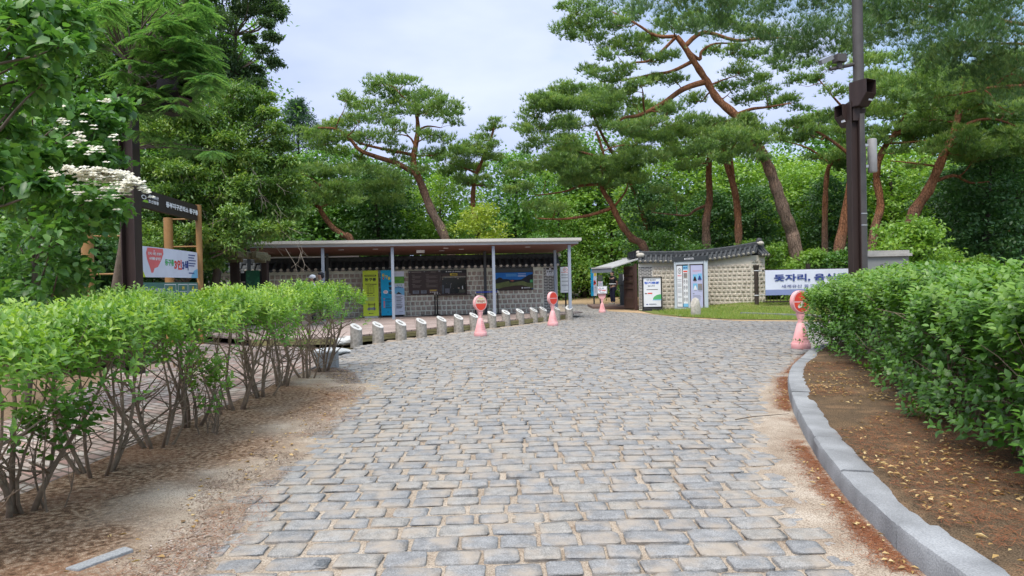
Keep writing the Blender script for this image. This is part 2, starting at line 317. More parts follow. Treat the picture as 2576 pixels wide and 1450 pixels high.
# kerb plan curve (road side foot)
KP = [(1.88, 1.6), (1.9, 2.6), (1.93, 3.38), (2.0, 3.86), (2.12, 4.54), (2.4, 5.65), (3.0, 7.6), (3.8, 9.7), (4.75, 11.5), (5.36, 12.6), (5.85, 13.2), (6.6, 13.7), (8, 14.1), (11, 14.4), (17, 14.6)]
KY = [p[1] for p in KP]; KX = [p[0] for p in KP]
def sand_material():
    m = bpy.data.materials.new('sandy_soil'); m.use_nodes = True; t = m.node_tree; b = t.nodes['Principled BSDF']; b.inputs['Roughness'].default_value = .95; b.inputs['Specular IOR Level'].default_value = .1
    def no(s, d=6):
        q = t.nodes.new('ShaderNodeTexNoise'); q.inputs['Scale'].default_value = s; q.inputs['Detail'].default_value = d; t.links.new(tcn.outputs['Object'], q.inputs['Vector']); return q.outputs['Fac']
    def ramp(f, cs, lo=.3, hi=.7):
        r = t.nodes.new('ShaderNodeValToRGB'); r.color_ramp.elements[0].position = lo; r.color_ramp.elements[1].position = hi
        r.color_ramp.elements[0].color = (*cs[0], 1); r.color_ramp.elements[1].color = (*cs[-1], 1)
        for k in range(1, len(cs)-1): e = r.color_ramp.elements.new(lo+(hi-lo)*k/(len(cs)-1)); e.color = (*cs[k], 1)
        t.links.new(f, r.inputs[0]); return r.outputs[0]
    def at(n): a = t.nodes.new('ShaderNodeAttribute'); a.attribute_name = n; return a.outputs['Fac']
    def mixc(f, a, b_, mode='MIX'):
        q = t.nodes.new('ShaderNodeMix'); q.data_type = 'RGBA'; q.blend_type = mode
        if isinstance(f, float): q.inputs['Factor'].default_value = f
        else: t.links.new(f, q.inputs['Factor'])
        t.links.new(a, q.inputs['A']); t.links.new(b_, q.inputs['B']); return q.outputs['Result']
    tcn = t.nodes.new('ShaderNodeTexCoord')
    sand = ramp(no(3.0), [(.24, .19, .145), (.32, .27, .215), (.4, .35, .29)])
    grit = ramp(no(110, 3), [(.55, .5, .46), (1, 1, 1), (1.3, 1.3, 1.3)], .33, .68)
    sand = mixc(1.0, sand, grit, 'MULTIPLY')
    soil = ramp(no(26, 10), [(.075, .046, .029), (.18, .113, .072), (.31, .235, .17)], .36, .64)
    soil2 = ramp(no(150, 3), [(.6, .55, .5), (1, 1, 1), (1.8, 1.75, 1.7)], .35, .68)
    soil = mixc(1.0, soil, soil2, 'MULTIPLY')
    red = ramp(no(70, 4), [(.14, .065, .04), (.2, .105, .06), (.28, .19, .13)])
    c = mixc(at('soil'), sand, soil)
    rm = t.nodes.new('ShaderNodeMath'); rm.operation = 'MULTIPLY'; t.links.new(at('red'), rm.inputs[0])
    rf = ramp(no(45, 5), [(0, 0, 0), (1, 1, 1)], .4, .58); t.links.new(rf, rm.inputs[1])
    c = mixc(rm.outputs[0], c, red); t.links.new(c, b.inputs['Base Color'])
    bn = t.nodes.new('ShaderNodeBump'); bn.inputs['Strength'].default_value = .55; bn.inputs['Distance'].default_value = .012; t.links.new(no(120, 5), bn.inputs['Height']); t.links.new(bn.outputs[0], b.inputs['Normal'])
    return m
M_sand = sand_material()
sandgrid('sandy_ground', -3.42, 4.2, 1.8, 8.0, .035, .035)
sandgrid('sandy_ground', -3.42, 6.6, 8.0, 14.5, .06, .06)
sandgrid('sandy_ground', -3.42, 17, 14.5, 42, .2, .2)
# cobble paving: one block of granite after another, rows across the way
def stone_material():
    m = bpy.data.materials.new('cobble_granite'); m.use_nodes = True; t = m.node_tree; b = t.nodes['Principled BSDF']; b.inputs['Roughness'].default_value = .75; b.inputs['Specular IOR Level'].default_value = .3
    tcn = t.nodes.new('ShaderNodeTexCoord'); a = t.nodes.new('ShaderNodeAttribute'); a.attribute_name = 'rnd'
    r = t.nodes.new('ShaderNodeValToRGB'); e = r.color_ramp.elements; e[0].color = (.19, .194, .198, 1); e[1].color = (.275, .273, .265, 1)
    q = e.new(.5); q.color = (.225, .228, .23, 1); q = e.new(.9); q.color = (.25, .24, .222, 1)
    t.links.new(a.outputs['Fac'], r.inputs[0])
    def no(s, d, lo, hi, v0, v1):
        n = t.nodes.new('ShaderNodeTexNoise'); n.inputs['Scale'].default_value = s; n.inputs['Detail'].default_value = d; t.links.new(tcn.outputs['Object'], n.inputs['Vector'])
        mr = t.nodes.new('ShaderNodeMapRange'); mr.inputs[1].default_value = lo; mr.inputs[2].default_value = hi; mr.inputs[3].default_value = v0; mr.inputs[4].default_value = v1; t.links.new(n.outputs['Fac'], mr.inputs[0]); return mr.outputs[0], n.outputs['Fac']
    def mul(a_, f):
        q = t.nodes.new('ShaderNodeMix'); q.data_type = 'RGBA'; q.blend_type = 'MULTIPLY'; q.inputs['Factor'].default_value = 1; t.links.new(a_, q.inputs['A']); t.links.new(f, q.inputs['B']); return q.outputs['Result']
    f1, h1 = no(130, 3, .3, .7, .62, 1.35); f2, h2 = no(14, 4, .3, .7, .8, 1.2)
    c = mul(mul(r.outputs[0], f1), f2)
    f3, h3 = no(5, 6, .45, .66, 0, .75)
    sm = t.nodes.new('ShaderNodeMix'); sm.data_type = 'RGBA'; t.links.new(f3, sm.inputs['Factor']); t.links.new(c, sm.inputs['A']); sm.inputs['B'].default_value = (.33, .28, .225, 1)
    t.links.new(sm.outputs['Result'], b.inputs['Base Color'])
    bn = t.nodes.new('ShaderNodeBump'); bn.inputs['Strength'].default_value = .7; bn.inputs['Distance'].default_value = .012
    f4, h4 = no(38, 6, 0, 1, 0, 1); t.links.new(h4, bn.inputs['Height']); t.links.new(bn.outputs[0], b.inputs['Normal'])
    return m
def cobbles():
    rows = []; y = 1.9
    while y < 40:
        dp = (.158+.025*random.random()); xl = np.interp(y, LY, LX); xr = np.interp(y, RY, RX)
        if 12.55 < y < 12.8: y += .1
        x = xl-.25+random.random()*.2
        while x < xr+.1:
            w_ = .17+.085*random.random()+(.1 if random.random() < .07 else 0)
            gap = .014+.026*random.random()*random.random()*2
            rows.append((x+w_/2, y+dp/2, w_, dp-(.0 if random.random() < .8 else .02)))
            x += w_+gap
        y += dp+.014+.01*random.random()
    S = np.array(rows); n = len(S); K = 12
    ang = np.linspace(0, 2*np.pi, K, endpoint=False)+np.pi/K
    pw = .26
    ux = np.sign(np.cos(ang))*np.abs(np.cos(ang))**pw; uy = np.sign(np.sin(ang))*np.abs(np.sin(ang))**pw
    rot = (RG.random(n)-.5)*.08
    h = .003+RG.random(n)*.01; tilt = (RG.random((n, 2))-.5)*.035
    rings = []
    for sc_, dz in ((.99, -.05), (1.0, -.005), (.97, -.001), (.6, .0)):
        jx = 1+(RG.random((n, K))-.5)*.13; jy = 1+(RG.random((n, K))-.5)*.17
        if dz > -.04: keep = (jx, jy)
        lx = ux[None]*S[:, 2:3]/2*sc_*jx; ly = uy[None]*S[:, 3:4]/2*sc_*jy
        off = 0.004*min(1, 1); z = h[:, None]+dz+tilt[:, :1]*lx+tilt[:, 1:]*ly+(RG.random((n, K))-.5)*(.004 if dz > -.02 else 0)
        X = S[:, :1]+lx*np.cos(rot)[:, None]-ly*np.sin(rot)[:, None]+.03*np.sin(S[:, 1:2]*.8)
        Y = S[:, 1:2]+lx*np.sin(rot)[:, None]+ly*np.cos(rot)[:, None]+.05*np.sin(S[:, :1]*.9+S[:, 1:2]*.15)
        rings.append(np.stack([X, Y, z], -1))
    V = np.concatenate(rings, 1)       # n, 4K, 3
    F = []
    for r_ in range(3):
        for j in range(K): F.append((r_*K+j, r_*K+(j+1) % K, (r_+1)*K+(j+1) % K, (r_+1)*K+j))
    b0 = 3*K
    for j in range(K//2-1): F.append((b0+j, b0+j+1, b0+K-2-j, b0+K-1-j))
    F = np.array(F); nv = 4*K
    FF = (F[None]+np.arange(n)[:, None, None]*nv).reshape(-1, 4)
    return tag(npmesh('cobble_road', V.reshape(-1, 3), FF, stone_material(), rnd=np.repeat(RG.random(n), nv), smooth=True), kind='structure')
cobbles()
# brick walk on the left with its edging
def paver_mat(name, a, b_, mort, sc_, rot=0):
    m = bpy.data.materials.new(name); m.use_nodes = True; t = m.node_tree; p = t.nodes['Principled BSDF']; p.inputs['Roughness'].default_value = .85; p.inputs['Specular IOR Level'].default_value = .2
    tcn = t.nodes.new('ShaderNodeTexCoord'); mpn = t.nodes.new('ShaderNodeMapping'); mpn.inputs['Rotation'].default_value = (0, 0, rot); t.links.new(tcn.outputs['Object'], mpn.inputs[0])
    br = t.nodes.new('ShaderNodeTexBrick'); br.inputs['Scale'].default_value = sc_; br.inputs['Color1'].default_value = (*a, 1); br.inputs['Color2'].default_value = (*b_, 1); br.inputs['Mortar'].default_value = (*mort, 1)
    br.inputs['Mortar Size'].default_value = .035; br.inputs['Brick Width'].default_value = .5; br.inputs['Row Height'].default_value = .25; br.inputs['Bias'].default_value = 0
    nz_ = t.nodes.new('ShaderNodeTexNoise'); nz_.inputs['Scale'].default_value = 2.3; nz_.inputs['Detail'].default_value = 8; t.links.new(tcn.outputs['Object'], nz_.inputs['Vector'])
    vm = t.nodes.new('ShaderNodeVectorMath'); vm.operation = 'MULTIPLY_ADD'; vm.inputs[1].default_value = (.03, .03, 0); t.links.new(nz_.outputs['Color'], vm.inputs[0]); t.links.new(mpn.outputs[0], vm.inputs[2]); t.links.new(vm.outputs[0], br.inputs['Vector'])
    mr = t.nodes.new('ShaderNodeMapRange'); mr.inputs[1].default_value = .35; mr.inputs[2].default_value = .7; mr.inputs[3].default_value = .65; mr.inputs[4].default_value = 1.3; t.links.new(nz_.outputs['Fac'], mr.inputs[0])
    mm = t.nodes.new('ShaderNodeMix'); mm.data_type = 'RGBA'; mm.blend_type = 'MULTIPLY'; mm.inputs['Factor'].default_value = 1; t.links.new(br.outputs['Color'], mm.inputs['A']); t.links.new(mr.outputs[0], mm.inputs['B']); t.links.new(mm.outputs['Result'], p.inputs['Base Color'])
    bn = t.nodes.new('ShaderNodeBump'); bn.inputs['Strength'].default_value = .5; bn.inputs['Distance'].default_value = .01; bn.invert = True; t.links.new(br.outputs['Fac'], bn.inputs['Height']); t.links.new(bn.outputs[0], p.inputs['Normal'])
    return m
M_pave = paver_mat('walk_pavers', (.33, .215, .185), (.38, .35, .32), (.13, .105, .085), 2.4, .6)
sheet('brick_path', [(-3.46, 1.5), (-3.46, 12.6), (-3.9, 15.6), (-8.3, 19), (-13, 19), (-9, 16), (-6.5, 11), (-5.5, 7), (-5.2, 1.5)], .0, M_pave)
M_leftdirt = tone('left_dirt', (.26, .18, .11), (.16, .11, .07), (.2, .14, .09), 1.5, .4)
sheet('dirt_yard', [(-5.2, 1.5), (-5.5, 7), (-6.5, 11), (-9, 16), (-13, 19), (-30, 24), (-30, 1.5)], -.012, M_leftdirt)
b = MB(); b.bar((-3.44, 1.5, .0), (-3.44, 12.6, .0), .035, .07); tag(b.build('path_edging', M_dgrey), kind='structure')
# timber deck in front of the ticket wall
BA = math.atan(.15); BC, BS = math.cos(BA), math.sin(BA); B0 = Vector((-4.2, 26.85, 0)); BR = Vector((BC, BS, 0)); BY = Vector((-BS, BC, 0))
def BL(x, y, z=0): return B0+BR*x+BY*y+Vector((0, 0, z))
DZ = .19
def boards_mat():
    m = bpy.data.materials.new('deck_boards'); m.use_nodes = True; t = m.node_tree; p = t.nodes['Principled BSDF']; p.inputs['Roughness'].default_value = .75
    tcn = t.nodes.new('ShaderNodeTexCoord'); mpn = t.nodes.new('ShaderNodeMapping'); mpn.inputs['Rotation'].default_value = (0, 0, -BA); t.links.new(tcn.outputs['Object'], mpn.inputs[0])
    br = t.nodes.new('ShaderNodeTexBrick'); br.inputs['Scale'].default_value = 1; br.inputs['Brick Width'].default_value = 2.4; br.inputs['Row Height'].default_value = .145; br.inputs['Mortar Size'].default_value = .009
    br.inputs['Color1'].default_value = (.3, .225, .195, 1); br.inputs['Color2'].default_value = (.37, .295, .265, 1); br.inputs['Mortar'].default_value = (.05, .04, .035, 1)
    t.links.new(mpn.outputs[0], br.inputs['Vector']); nn = t.nodes.new('ShaderNodeTexNoise'); nn.inputs['Scale'].default_value = 1.4; nn.inputs['Detail'].default_value = 7; t.links.new(tcn.outputs['Object'], nn.inputs['Vector'])
    mr = t.nodes.new('ShaderNodeMapRange'); mr.inputs[1].default_value = .3; mr.inputs[2].default_value = .7; mr.inputs[3].default_value = .75; mr.inputs[4].default_value = 1.25; t.links.new(nn.outputs['Fac'], mr.inputs[0])
    mm = t.nodes.new('ShaderNodeMix'); mm.data_type = 'RGBA'; mm.blend_type = 'MULTIPLY'; mm.inputs['Factor'].default_value = 1; t.links.new(br.outputs['Color'], mm.inputs['A']); t.links.new(mr.outputs[0], mm.inputs['B']); t.links.new(mm.outputs['Result'], p.inputs['Base Color'])
    return m
M_deck = boards_mat()
bol = [(182, 463), (405, 435), (640, 408), (850, 385), (1058, 355), (1232, 328), (1390, 305), (1573, 282), (1718, 263), (1862, 247), (2002, 230), (2100, 218), (2234, 208), (2365, 200)]
bolw = [GP((1350+x/2.576)/1.5839, (1200+(y-9)/2.576)/1.5839) for x, y in bol]
d0 = bolw[0]+Vector((-.35, .25, 0)); d1 = bolw[-1]+Vector((-.1, .45, 0))
deck = thing('timber_deck', 'low timber deck with olive edge boards in front of the ticket wall', 'deck', (-2, 23, 0))
pd = [d0, d1, BL(6.9, -.6), BL(6.9, .05), BL(-7.5, .05), BL(-9, -3), (-6.3, 16.9, 0)]
q = MB(); q.prism([(p[0], p[1], DZ-.04) for p in pd], 0, (0, 0, .04)); q.build('deck_surface', M_deck, deck)
M_edge = mat('olive_edge_timber', (.3, .27, .13), (.2, .18, .085), scale=5, bump=.3, stretch=(1, 1, 6))
q = MB()
for a, b_ in ((d0, d1), (Vector(pd[-1]), d0)):
    for z in (.045, .115): q.bar((a.x, a.y+.012, z), (b_.x, b_.y+.012, z), .05, .062)
q.build('edge_boards', M_edge, deck)
# kerb
def kerb():
    t = thing('granite_kerb', 'curved grey granite kerb along the right hand planting bed', 'kerb', (1.9, 3, 0)); t['kind'] = 'structure'; del t['label']; del t['category']
    pts = []
    for i in range(len(KP)-1):
        p0 = KP[max(i-1, 0)]; p1 = KP[i]; p2 = KP[i+1]; p3 = KP[min(i+2, len(KP)-1)]
        for k in range(8):
            u = k/8; f = lambda a, b_, c, d: .5*((2*b_)+(-a+c)*u+(2*a-5*b_+4*c-d)*u*u+(-a+3*b_-3*c+d)*u**3)
            pts.append(Vector((f(p0[0], p1[0], p2[0], p3[0]), f(p0[1], p1[1], p2[1], p3[1]), 0)))
    pts = [p for p in pts]; acc = 0; seg = [pts[0]]; segs = []
    for a, b_ in zip(pts, pts[1:]):
        acc += (b_-a).length; seg.append(b_)
        if acc > .98: segs.append(seg); seg = [b_]; acc = 0
    segs.append(seg)
    for si, sg in enumerate(segs):
        if len(sg) < 2: continue
        q = MB(); prof = [(0, -.06), (.003, .12), (.012, .143), (.03, .15), (.2, .147), (.225, .138), (.23, .0)]; n = len(prof); vs = []
        for i, p in enumerate(sg):
            d = (sg[min(i+1, len(sg)-1)]-sg[max(i-1, 0)]).normalized(); nrm = Vector((d.y, -d.x, 0)); pp = p+(d*.007 if i == 0 else (-d*.007 if i == len(sg)-1 else Vector()))
            for k_, (o_, z) in enumerate(prof): vs.append(pp+nrm*(o_+(.004*math.sin(si*3.1))+(random.uniform(-.004, .005) if 1 <= k_ <= 3 else 0))+Vector((0, 0, z+(.005*math.sin(si*2.3) if z > 0 else 0))))
        fs = [(i*n+j, i*n+j+1, (i+1)*n+j+1, (i+1)*n+j) for i in range(len(sg)-1) for j in range(n-1)]
        fs += [tuple(range(n)), tuple(reversed([(len(sg)-1)*n+j for j in range(n)]))]
        q.add(vs, fs); q.build('kerb_stone', M_kerb, t, smooth=30)
M_kerb = mat('kerb_granite', (.28, .292, .305), (.18, .19, .2), c3=(.23, .24, .25), scale=120, bump=.25, bscale=90, detail=3)
def kb(m):
    t = m.node_tree; b_ = t.nodes['Principled BSDF']; src = b_.inputs['Base Color'].links[0].from_socket; n = t.nodes.new('ShaderNodeTexNoise'); n.inputs['Scale'].default_value = 3; n.inputs['Detail'].default_value = 7
    tcn = [k for k in t.nodes if k.type == 'TEX_COORD'][0]; t.links.new(tcn.outputs['Object'], n.inputs['Vector'])
    mr = t.nodes.new('ShaderNodeMapRange'); mr.inputs[1].default_value = .3; mr.inputs[2].default_value = .7; mr.inputs[3].default_value = .7; mr.inputs[4].default_value = 1.25; t.links.new(n.outputs['Fac'], mr.inputs[0])
    mm = t.nodes.new('ShaderNodeMix'); mm.data_type = 'RGBA'; mm.blend_type = 'MULTIPLY'; mm.inputs['Factor'].default_value = 1; t.links.new(src, mm.inputs['A']); t.links.new(mr.outputs[0], mm.inputs['B']); t.links.new(mm.outputs['Result'], b_.inputs['Base Color'])
kb(M_kerb); kerb()
# right planting bed, raised behind the kerb
def bed():
    ys = np.concatenate([np.arange(1.6, 8, .05), np.arange(8, 14.3, .12)]); us = np.concatenate([np.linspace(0, 2.5, 50), np.linspace(2.7, 13, 24)])
    Y, Uu = np.meshgrid(ys, us, indexing='ij'); kx = np.interp(Y, KY, KX)+.09+.16*fbm(Y, Y*0, 3.5, 5)
    X = kx+Uu; Z = .146+.03*fbm(X, Y, 2, 50)*np.clip(Uu*3, 0, 1)+.02*fbm(X, Y, 12, 52)-.006+.05*np.clip(Uu-.5, 0, 1); Z = np.where(Uu < .01, .135, Z)
    ny, nx = X.shape; i = np.arange(ny-1)[:, None]*nx+np.arange(nx-1)[None, :]; F = np.stack([i, i+1, i+nx+1, i+nx], -1).reshape(-1, 4)
    return tag(npmesh('planting_bed', np.stack([X, Y, Z], -1).reshape(-1, 3), F, M_bed, smooth=True), kind='structure')
bed()
# lawn beside the right wall
def lawnz(X, Y):
    t = np.clip((Y-np.interp(X, [5.2, 6.1, 7.2, 9, 17], [29.5, 25.4, 23.3, 22.2, 22.0]))/6, 0, 1)
    return .02+.3*t*t*np.clip((X-6.5)/3, 0, 1)
def lawn():
    xs = np.arange(5.6, 22, .2); us = np.linspace(0, 1, 40); X, Uu = np.meshgrid(xs, us, indexing='ij')
    y0 = np.interp(X, [5.2, 6.1, 7.2, 9, 17], [29.9, 25.4, 23.3, 22.2, 22.0]); y1 = 32.5; Y = y0+(y1-y0)*Uu; Z = lawnz(X, Y)+.02*fbm(X, Y, 2, 60)
    ny, nx = X.shape; i = np.arange(ny-1)[:, None]*nx+np.arange(nx-1)[None, :]; F = np.stack([i, i+nx, i+nx+1, i+1], -1).reshape(-1, 4)
    return tag(npmesh('lawn', np.stack([X, Y, Z], -1).reshape(-1, 3), F, M_lawn, smooth=True), kind='structure')
M_lawn = tone('lawn_soil', (.13, .17, .045), (.2, .18, .07), (.16, .19, .05), 1.5, .5)
lawn()
sheet('dirt_strip', [(4.2, 31.5), (5.3, 28.9), (6.1, 24.8), (7.2, 22.7), (9, 21.65), (20, 21.4), (20, 22.3), (9.1, 22.6), (7.4, 23.9), (6.3, 26), (5.7, 31.4)], .012, M_sandpath)
q = MB(); a = GP(2990/1.584, 1246/1.584, .12); c = GP(3230/1.584, 1272/1.584, .12); q.bar((a.x-.3, a.y+.1, .06), (c.x+3, c.y-1.2, .06), .14, .14)
tag(q.build('lawn_kerb', M_kerb), kind='structure')
# ================= walls of squared stone with tiled coping
def stone_face(mb, p0, p1, z0, z1, nrm, cell=.2, row=.185, x0=0, x1=None, seed=1, prot=.02):
    """pillow-faced squared stones standing proud of the mortar face"""
    rr = random.Random(seed); p0 = Vector(p0); p1 = Vector(p1); ln = (p1-p0).length; d = (p1-p0).normalized(); x1 = ln if x1 is None else x1
    nr = max(1, round((z1-z0)/row)); rh = (z1-z0)/nr
    for r in range(nr):
        x = x0+(rr.random()*.5)*cell*(r % 2)-.02
        while x < x1-.05:
            w_ = cell*(.82+.3*rr.random()); a = max(x, x0)+.016; b_ = min(x+w_, x1)-.016
            if b_-a > .05:
                za = z0+r*rh+.017; zb = z0+(r+1)*rh-.016; j = lambda: (rr.random()-.5)*.012; m = .022
                def pt(u, z, o): return p0+d*u+Vector((0, 0, z))+nrm*o
                o1 = prot+.01*rr.random()
                base = [pt(a+j(), za+j(), -.01), pt(b_+j(), za+j(), -.01), pt(b_+j(), zb+j(), -.01), pt(a+j(), zb+j(), -.01)]
                mid = [pt(a+m+j(), za+m+j(), o1), pt(b_-m+j(), za+m+j(), o1), pt(b_-m+j(), zb-m+j(), o1), pt(a+m+j(), zb-m+j(), o1)]
                c = pt((a+b_)/2+j()*3, (za+zb)/2+j()*3, o1+.012+.01*rr.random())
                mb.add(base+mid+[c], [(0, 1, 5, 4), (1, 2, 6, 5), (2, 3, 7, 6), (3, 0, 4, 7), (4, 5, 8), (5, 6, 8), (6, 7, 8), (7, 4, 8)])
            x += w_
def brick_face(mb, p0, p1, z0, z1, nrm, bw=.19, rh=.062, seed=3, prot=.004, bh=.034):
    rr = random.Random(seed); p0 = Vector(p0); d = (Vector(p1)-p0); ln = d.length; d.normalize(); k = 0; z = z0+.02
    while z < z1-.03:
        x = -bw*.5 if k % 2 else 0
        while x < ln-.02:
            a = max(x, 0)+.012; b_ = min(x+bw, ln)-.012
            if b_-a > .03:
                mb.prism([p0+d*a+Vector((0, 0, z))+nrm*-.01, p0+d*b_+Vector((0, 0, z))+nrm*-.01, p0+d*b_+Vector((0, 0, z+bh))+nrm*-.01, p0+d*a+Vector((0, 0, z+bh))+nrm*-.01], 0, nrm*(prot+.01))
            x += bw
        z += rh; k += 1
def tile_roof(parent, p0, p1, zr0, zr1, half=.42, drop=.36, seed=0, both=True, cap0=True, cap1=True, pitch=.25, sag=0):
    """giwa coping from p0 to p1: dark bed, ridge of stacked tiles, round tiles down both slopes ending in pale mortar discs"""
    p0 = Vector(p0); p1 = Vector(p1); d = (p1-p0); ln = d.length; d.normalize(); nrm = Vector((d.y, -d.x, 0))
    def zz(u):
        t = u/ln; return zr0+(zr1-zr0)*t-sag*4*t*(1-t)
    bed_ = MB(); rd = MB(); tl = MB(); mo = MB(); dr = MB(); n = max(2, int(ln/.5))
    for i in range(n):
        a = ln*i/n; c = ln*(i+1)/n
        for s in (1, -1):
            A = p0+d*a; Cc = p0+d*c
            bed_.add([A+Vector((0, 0, zz(a)-.08)), Cc+Vector((0, 0, zz(c)-.08)), Cc+nrm*s*half+Vector((0, 0, zz(c)-drop)), A+nrm*s*half+Vector((0, 0, zz(a)-drop)),
                      A+Vector((0, 0, zz(a)-.2)), Cc+Vector((0, 0, zz(c)-.2)), Cc+nrm*s*(half-.02)+Vector((0, 0, zz(c)-drop-.05)), A+nrm*s*(half-.02)+Vector((0, 0, zz(a)-drop-.05))],
                     [(0, 1, 2, 3), (7, 6, 5, 4), (3, 2, 6, 7), (0, 3, 7, 4), (1, 5, 6, 2)])
        for k, (wd, z0, z1) in enumerate(((.2, -.09, -.045), (.17, -.04, .0), (.14, .005, .04))):
            A = p0+d*(a+.001); Cc = p0+d*(c-.001) if i < n-1 else p0+d*c
            vs = []
            for Pn, zc in ((A, zz(a)), (Cc, zz(c))):
                for s, z in ((-1, z0), (1, z0), (1, z1), (-1, z1)): vs.append(Pn+nrm*s*wd/2+Vector((0, 0, zc+z)))
            rd.add(vs, [(0, 1, 5, 4), (1, 2, 6, 5), (2, 3, 7, 6), (3, 0, 4, 7), (0, 3, 2, 1), (4, 5, 6, 7)])
    rd.tube([p0+d*(ln*i/n)+Vector((0, 0, zz(ln*i/n)+.055)) for i in range(n+1)], .06, 8)
    m = int(ln/pitch)
    for i in range(m+1):
        u = ln*(i+.5)/(m+1)
        for s in ((1, -1) if both else (1,)):
            pr = p0+d*u+nrm*s*.09+Vector((0, 0, zz(u)-.08)); pe = p0+d*u+nrm*s*(half+.03)+Vector((0, 0, zz(u)-drop+.01))
            tl.tube([pr, pr.lerp(pe, .5), pe], [.058, .06, .062], 8)
            ax = (pe-pr).normalized(); mo.tube([pe+ax*.001, pe+ax*.018, pe+ax*.026], [.058, .055, .03], 10)
            # drip tile between two rounds
            uc = u+ln*.5/(m+1)
            if i < m:
                hw = ln*.5/(m+1)-.05; vs = []; K = 7
                for j in range(K):
                    t = -1+2*j/(K-1); zc = zz(uc)-drop-.035*(1-t*t)
                    q = p0+d*(uc+t*hw)+nrm*s*(half+.02); vs += [q+Vector((0, 0, zc+.035)), q+Vector((0, 0, zc-.04))]
                k0 = len(vs); vs += [v-nrm*s*.015 for v in vs]
                fs = [(2*j, 2*j+2, 2*j+3, 2*j+1) for j in range(K-1)]+[(k0+2*j, k0+2*j+1, k0+2*j+3, k0+2*j+2) for j in range(K-1)]+[(2*j+1, 2*j+3, k0+2*j+3, k0+2*j+1) for j in range(K-1)]
                dr.add(vs, fs)
    rf = bed_.build('tile_roof', M_tile, parent)
    rd.build('ridge', M_tile, rf); o = tl.build('round_tiles', M_tile, rf, smooth=50); dr.build('drip_tiles', M_tile, rf); mo.build('mortar_ends', M_lime_mortar, rf, smooth=40)
    cp = MB()
    for e, pp, zc, sg in ((cap0, p0, zz(0), -1), (cap1, p1, zz(ln), 1)):
        if e:
            cp.ball(pp+d*sg*.03+Vector((0, 0, zc+.05)), (.09, .09, .08), 10, 8)
    if cp.v: cp.build('ridge_end', M_lime_mortar, rf, smooth=True)
    return rf
# ---- ticket wall
tw = thing('stone_wall', 'long squared stone wall with black tiled coping under the flat canopy', 'wall', BL(-2, .2, 0))
q = MB(); c0 = BL(-1.4, .2, 1.01); q.box(BL((6.05-9)/2, .22, 1.01), (15.05, .4, 2.02), rz=BA); q.build('wall_core', M_mortar, tw)
nF = -BY
q = MB(); stone_face(q, BL(-9, .02), BL(5.48, .02), DZ, 1.86, nF, seed=5); q.build('wall_stones', M_wstone, tw)
q = MB(); q.use(M_wlt); q.box(BL(5.775, .016, 1.1), (.56, .02, 1.78), rz=BA); q.box(BL(6.056, .22, 1.1), (.02, .42, 1.78), rz=BA); q.use(M_brick); brick_face(q, BL(5.5, .006), BL(6.05, .006), .2, 1.95, nF); brick_face(q, BL(6.066, .02), BL(6.066, .42), .2, 1.95, BR); q.build('brick_pier', M_brick, tw)
tile_roof(tw, BL(-9, .22), BL(6.15, .22), 2.36, 2.4, seed=1)
# ---- right wall, three runs
W = [Vector((5.64, 31.3, 0)), Vector((7.3, 30.85, 0)), Vector((9.98, 29.3, 0)), Vector((10.62, 29.5, 0))]
rw = thing('stone_wall', 'bent stone wall with upturned black tiled coping at right of the gate', 'wall', W[1])
zt = [2.1, 2.12, 2.3, 2.32]; core = MB(); st = MB(); bk = MB()
for i in range(3):
    a, c = W[i], W[i+1]; d = (c-a).normalized(); nr = Vector((d.y, -d.x, 0)); bkv = -nr*.5
    poly = [a, c, c+bkv, a+bkv]
    core.add([Vector((p.x, p.y, -.1)) for p in poly]+[Vector((p.x, p.y, zt[i+(k in (1, 2))])) for k, p in enumerate(poly)], [(3, 2, 1, 0), (4, 5, 6, 7), (0, 1, 5, 4), (1, 2, 6, 5), (2, 3, 7, 6), (3, 0, 4, 7)])
    if i == 0:
        stone_face(st, a+d*.62+nr*.004, c+nr*.004, .05, 1.98, nr, seed=11)
        bk.use(M_wlt); bk.add([a+nr*.012, a+d*.6+nr*.012, a+d*.6+nr*.012+Vector((0, 0, 2.05)), a+nr*.012+Vector((0, 0, 2.05))], [(0, 1, 2, 3)]); bk.add([a-d*.01, a-d*.01+bkv, a-d*.01+bkv+Vector((0, 0, 2.05)), a-d*.01+Vector((0, 0, 2.05))], [(3, 2, 1, 0)])
        bk.use(M_brick); brick_face(bk, a+nr*.014, a+d*.6+nr*.014, .08, 1.98, nr); brick_face(bk, a-d*.012+bkv, a-d*.012, .08, 1.98, -d)
    else: stone_face(st, a+nr*.004, c+nr*.004, .05, zt[i]-.16, nr, seed=12+i, row=.17)
core.build('wall_core', mat('cream_mortar', (.62, .58, .49), (.52, .48, .4), scale=7, bump=.2), rw); st.build('wall_stones', mat('pale_wall_stone', (.52, .46, .38), (.36, .32, .26), c3=(.45, .4, .33), scale=4, bump=.8, bscale=22), rw); bk.build('brick_pier', M_brick, rw)
def mid(i, o=.25): d = (W[min(i+1, 3)]-W[max(i-1, 0)]).normalized(); return W[i]+Vector((-d.y, d.x, 0))*o
tile_roof(rw, mid(0), mid(1), 2.55, 2.5, cap1=False, pitch=.24, half=.45); tile_roof(rw, mid(1), mid(2)+Vector((.25, -.1, 0)), 2.5, 2.78, sag=.07, cap0=False, half=.45, pitch=.2); tile_roof(rw, mid(2)+Vector((.15, .05, 0)), mid(3)+Vector((.1, 0, 0)), 2.66, 2.66, half=.4, pitch=.22, cap0=False, cap1=False)
q = MB(); q.lathe([(.0, 0), (.1, .0), (.13, .08), (.09, .17), (.0, .2)], 12, mid(2)+Vector((.3, -.1, 2.84))); q.build('ridge_finial', M_tile, rw, smooth=True)
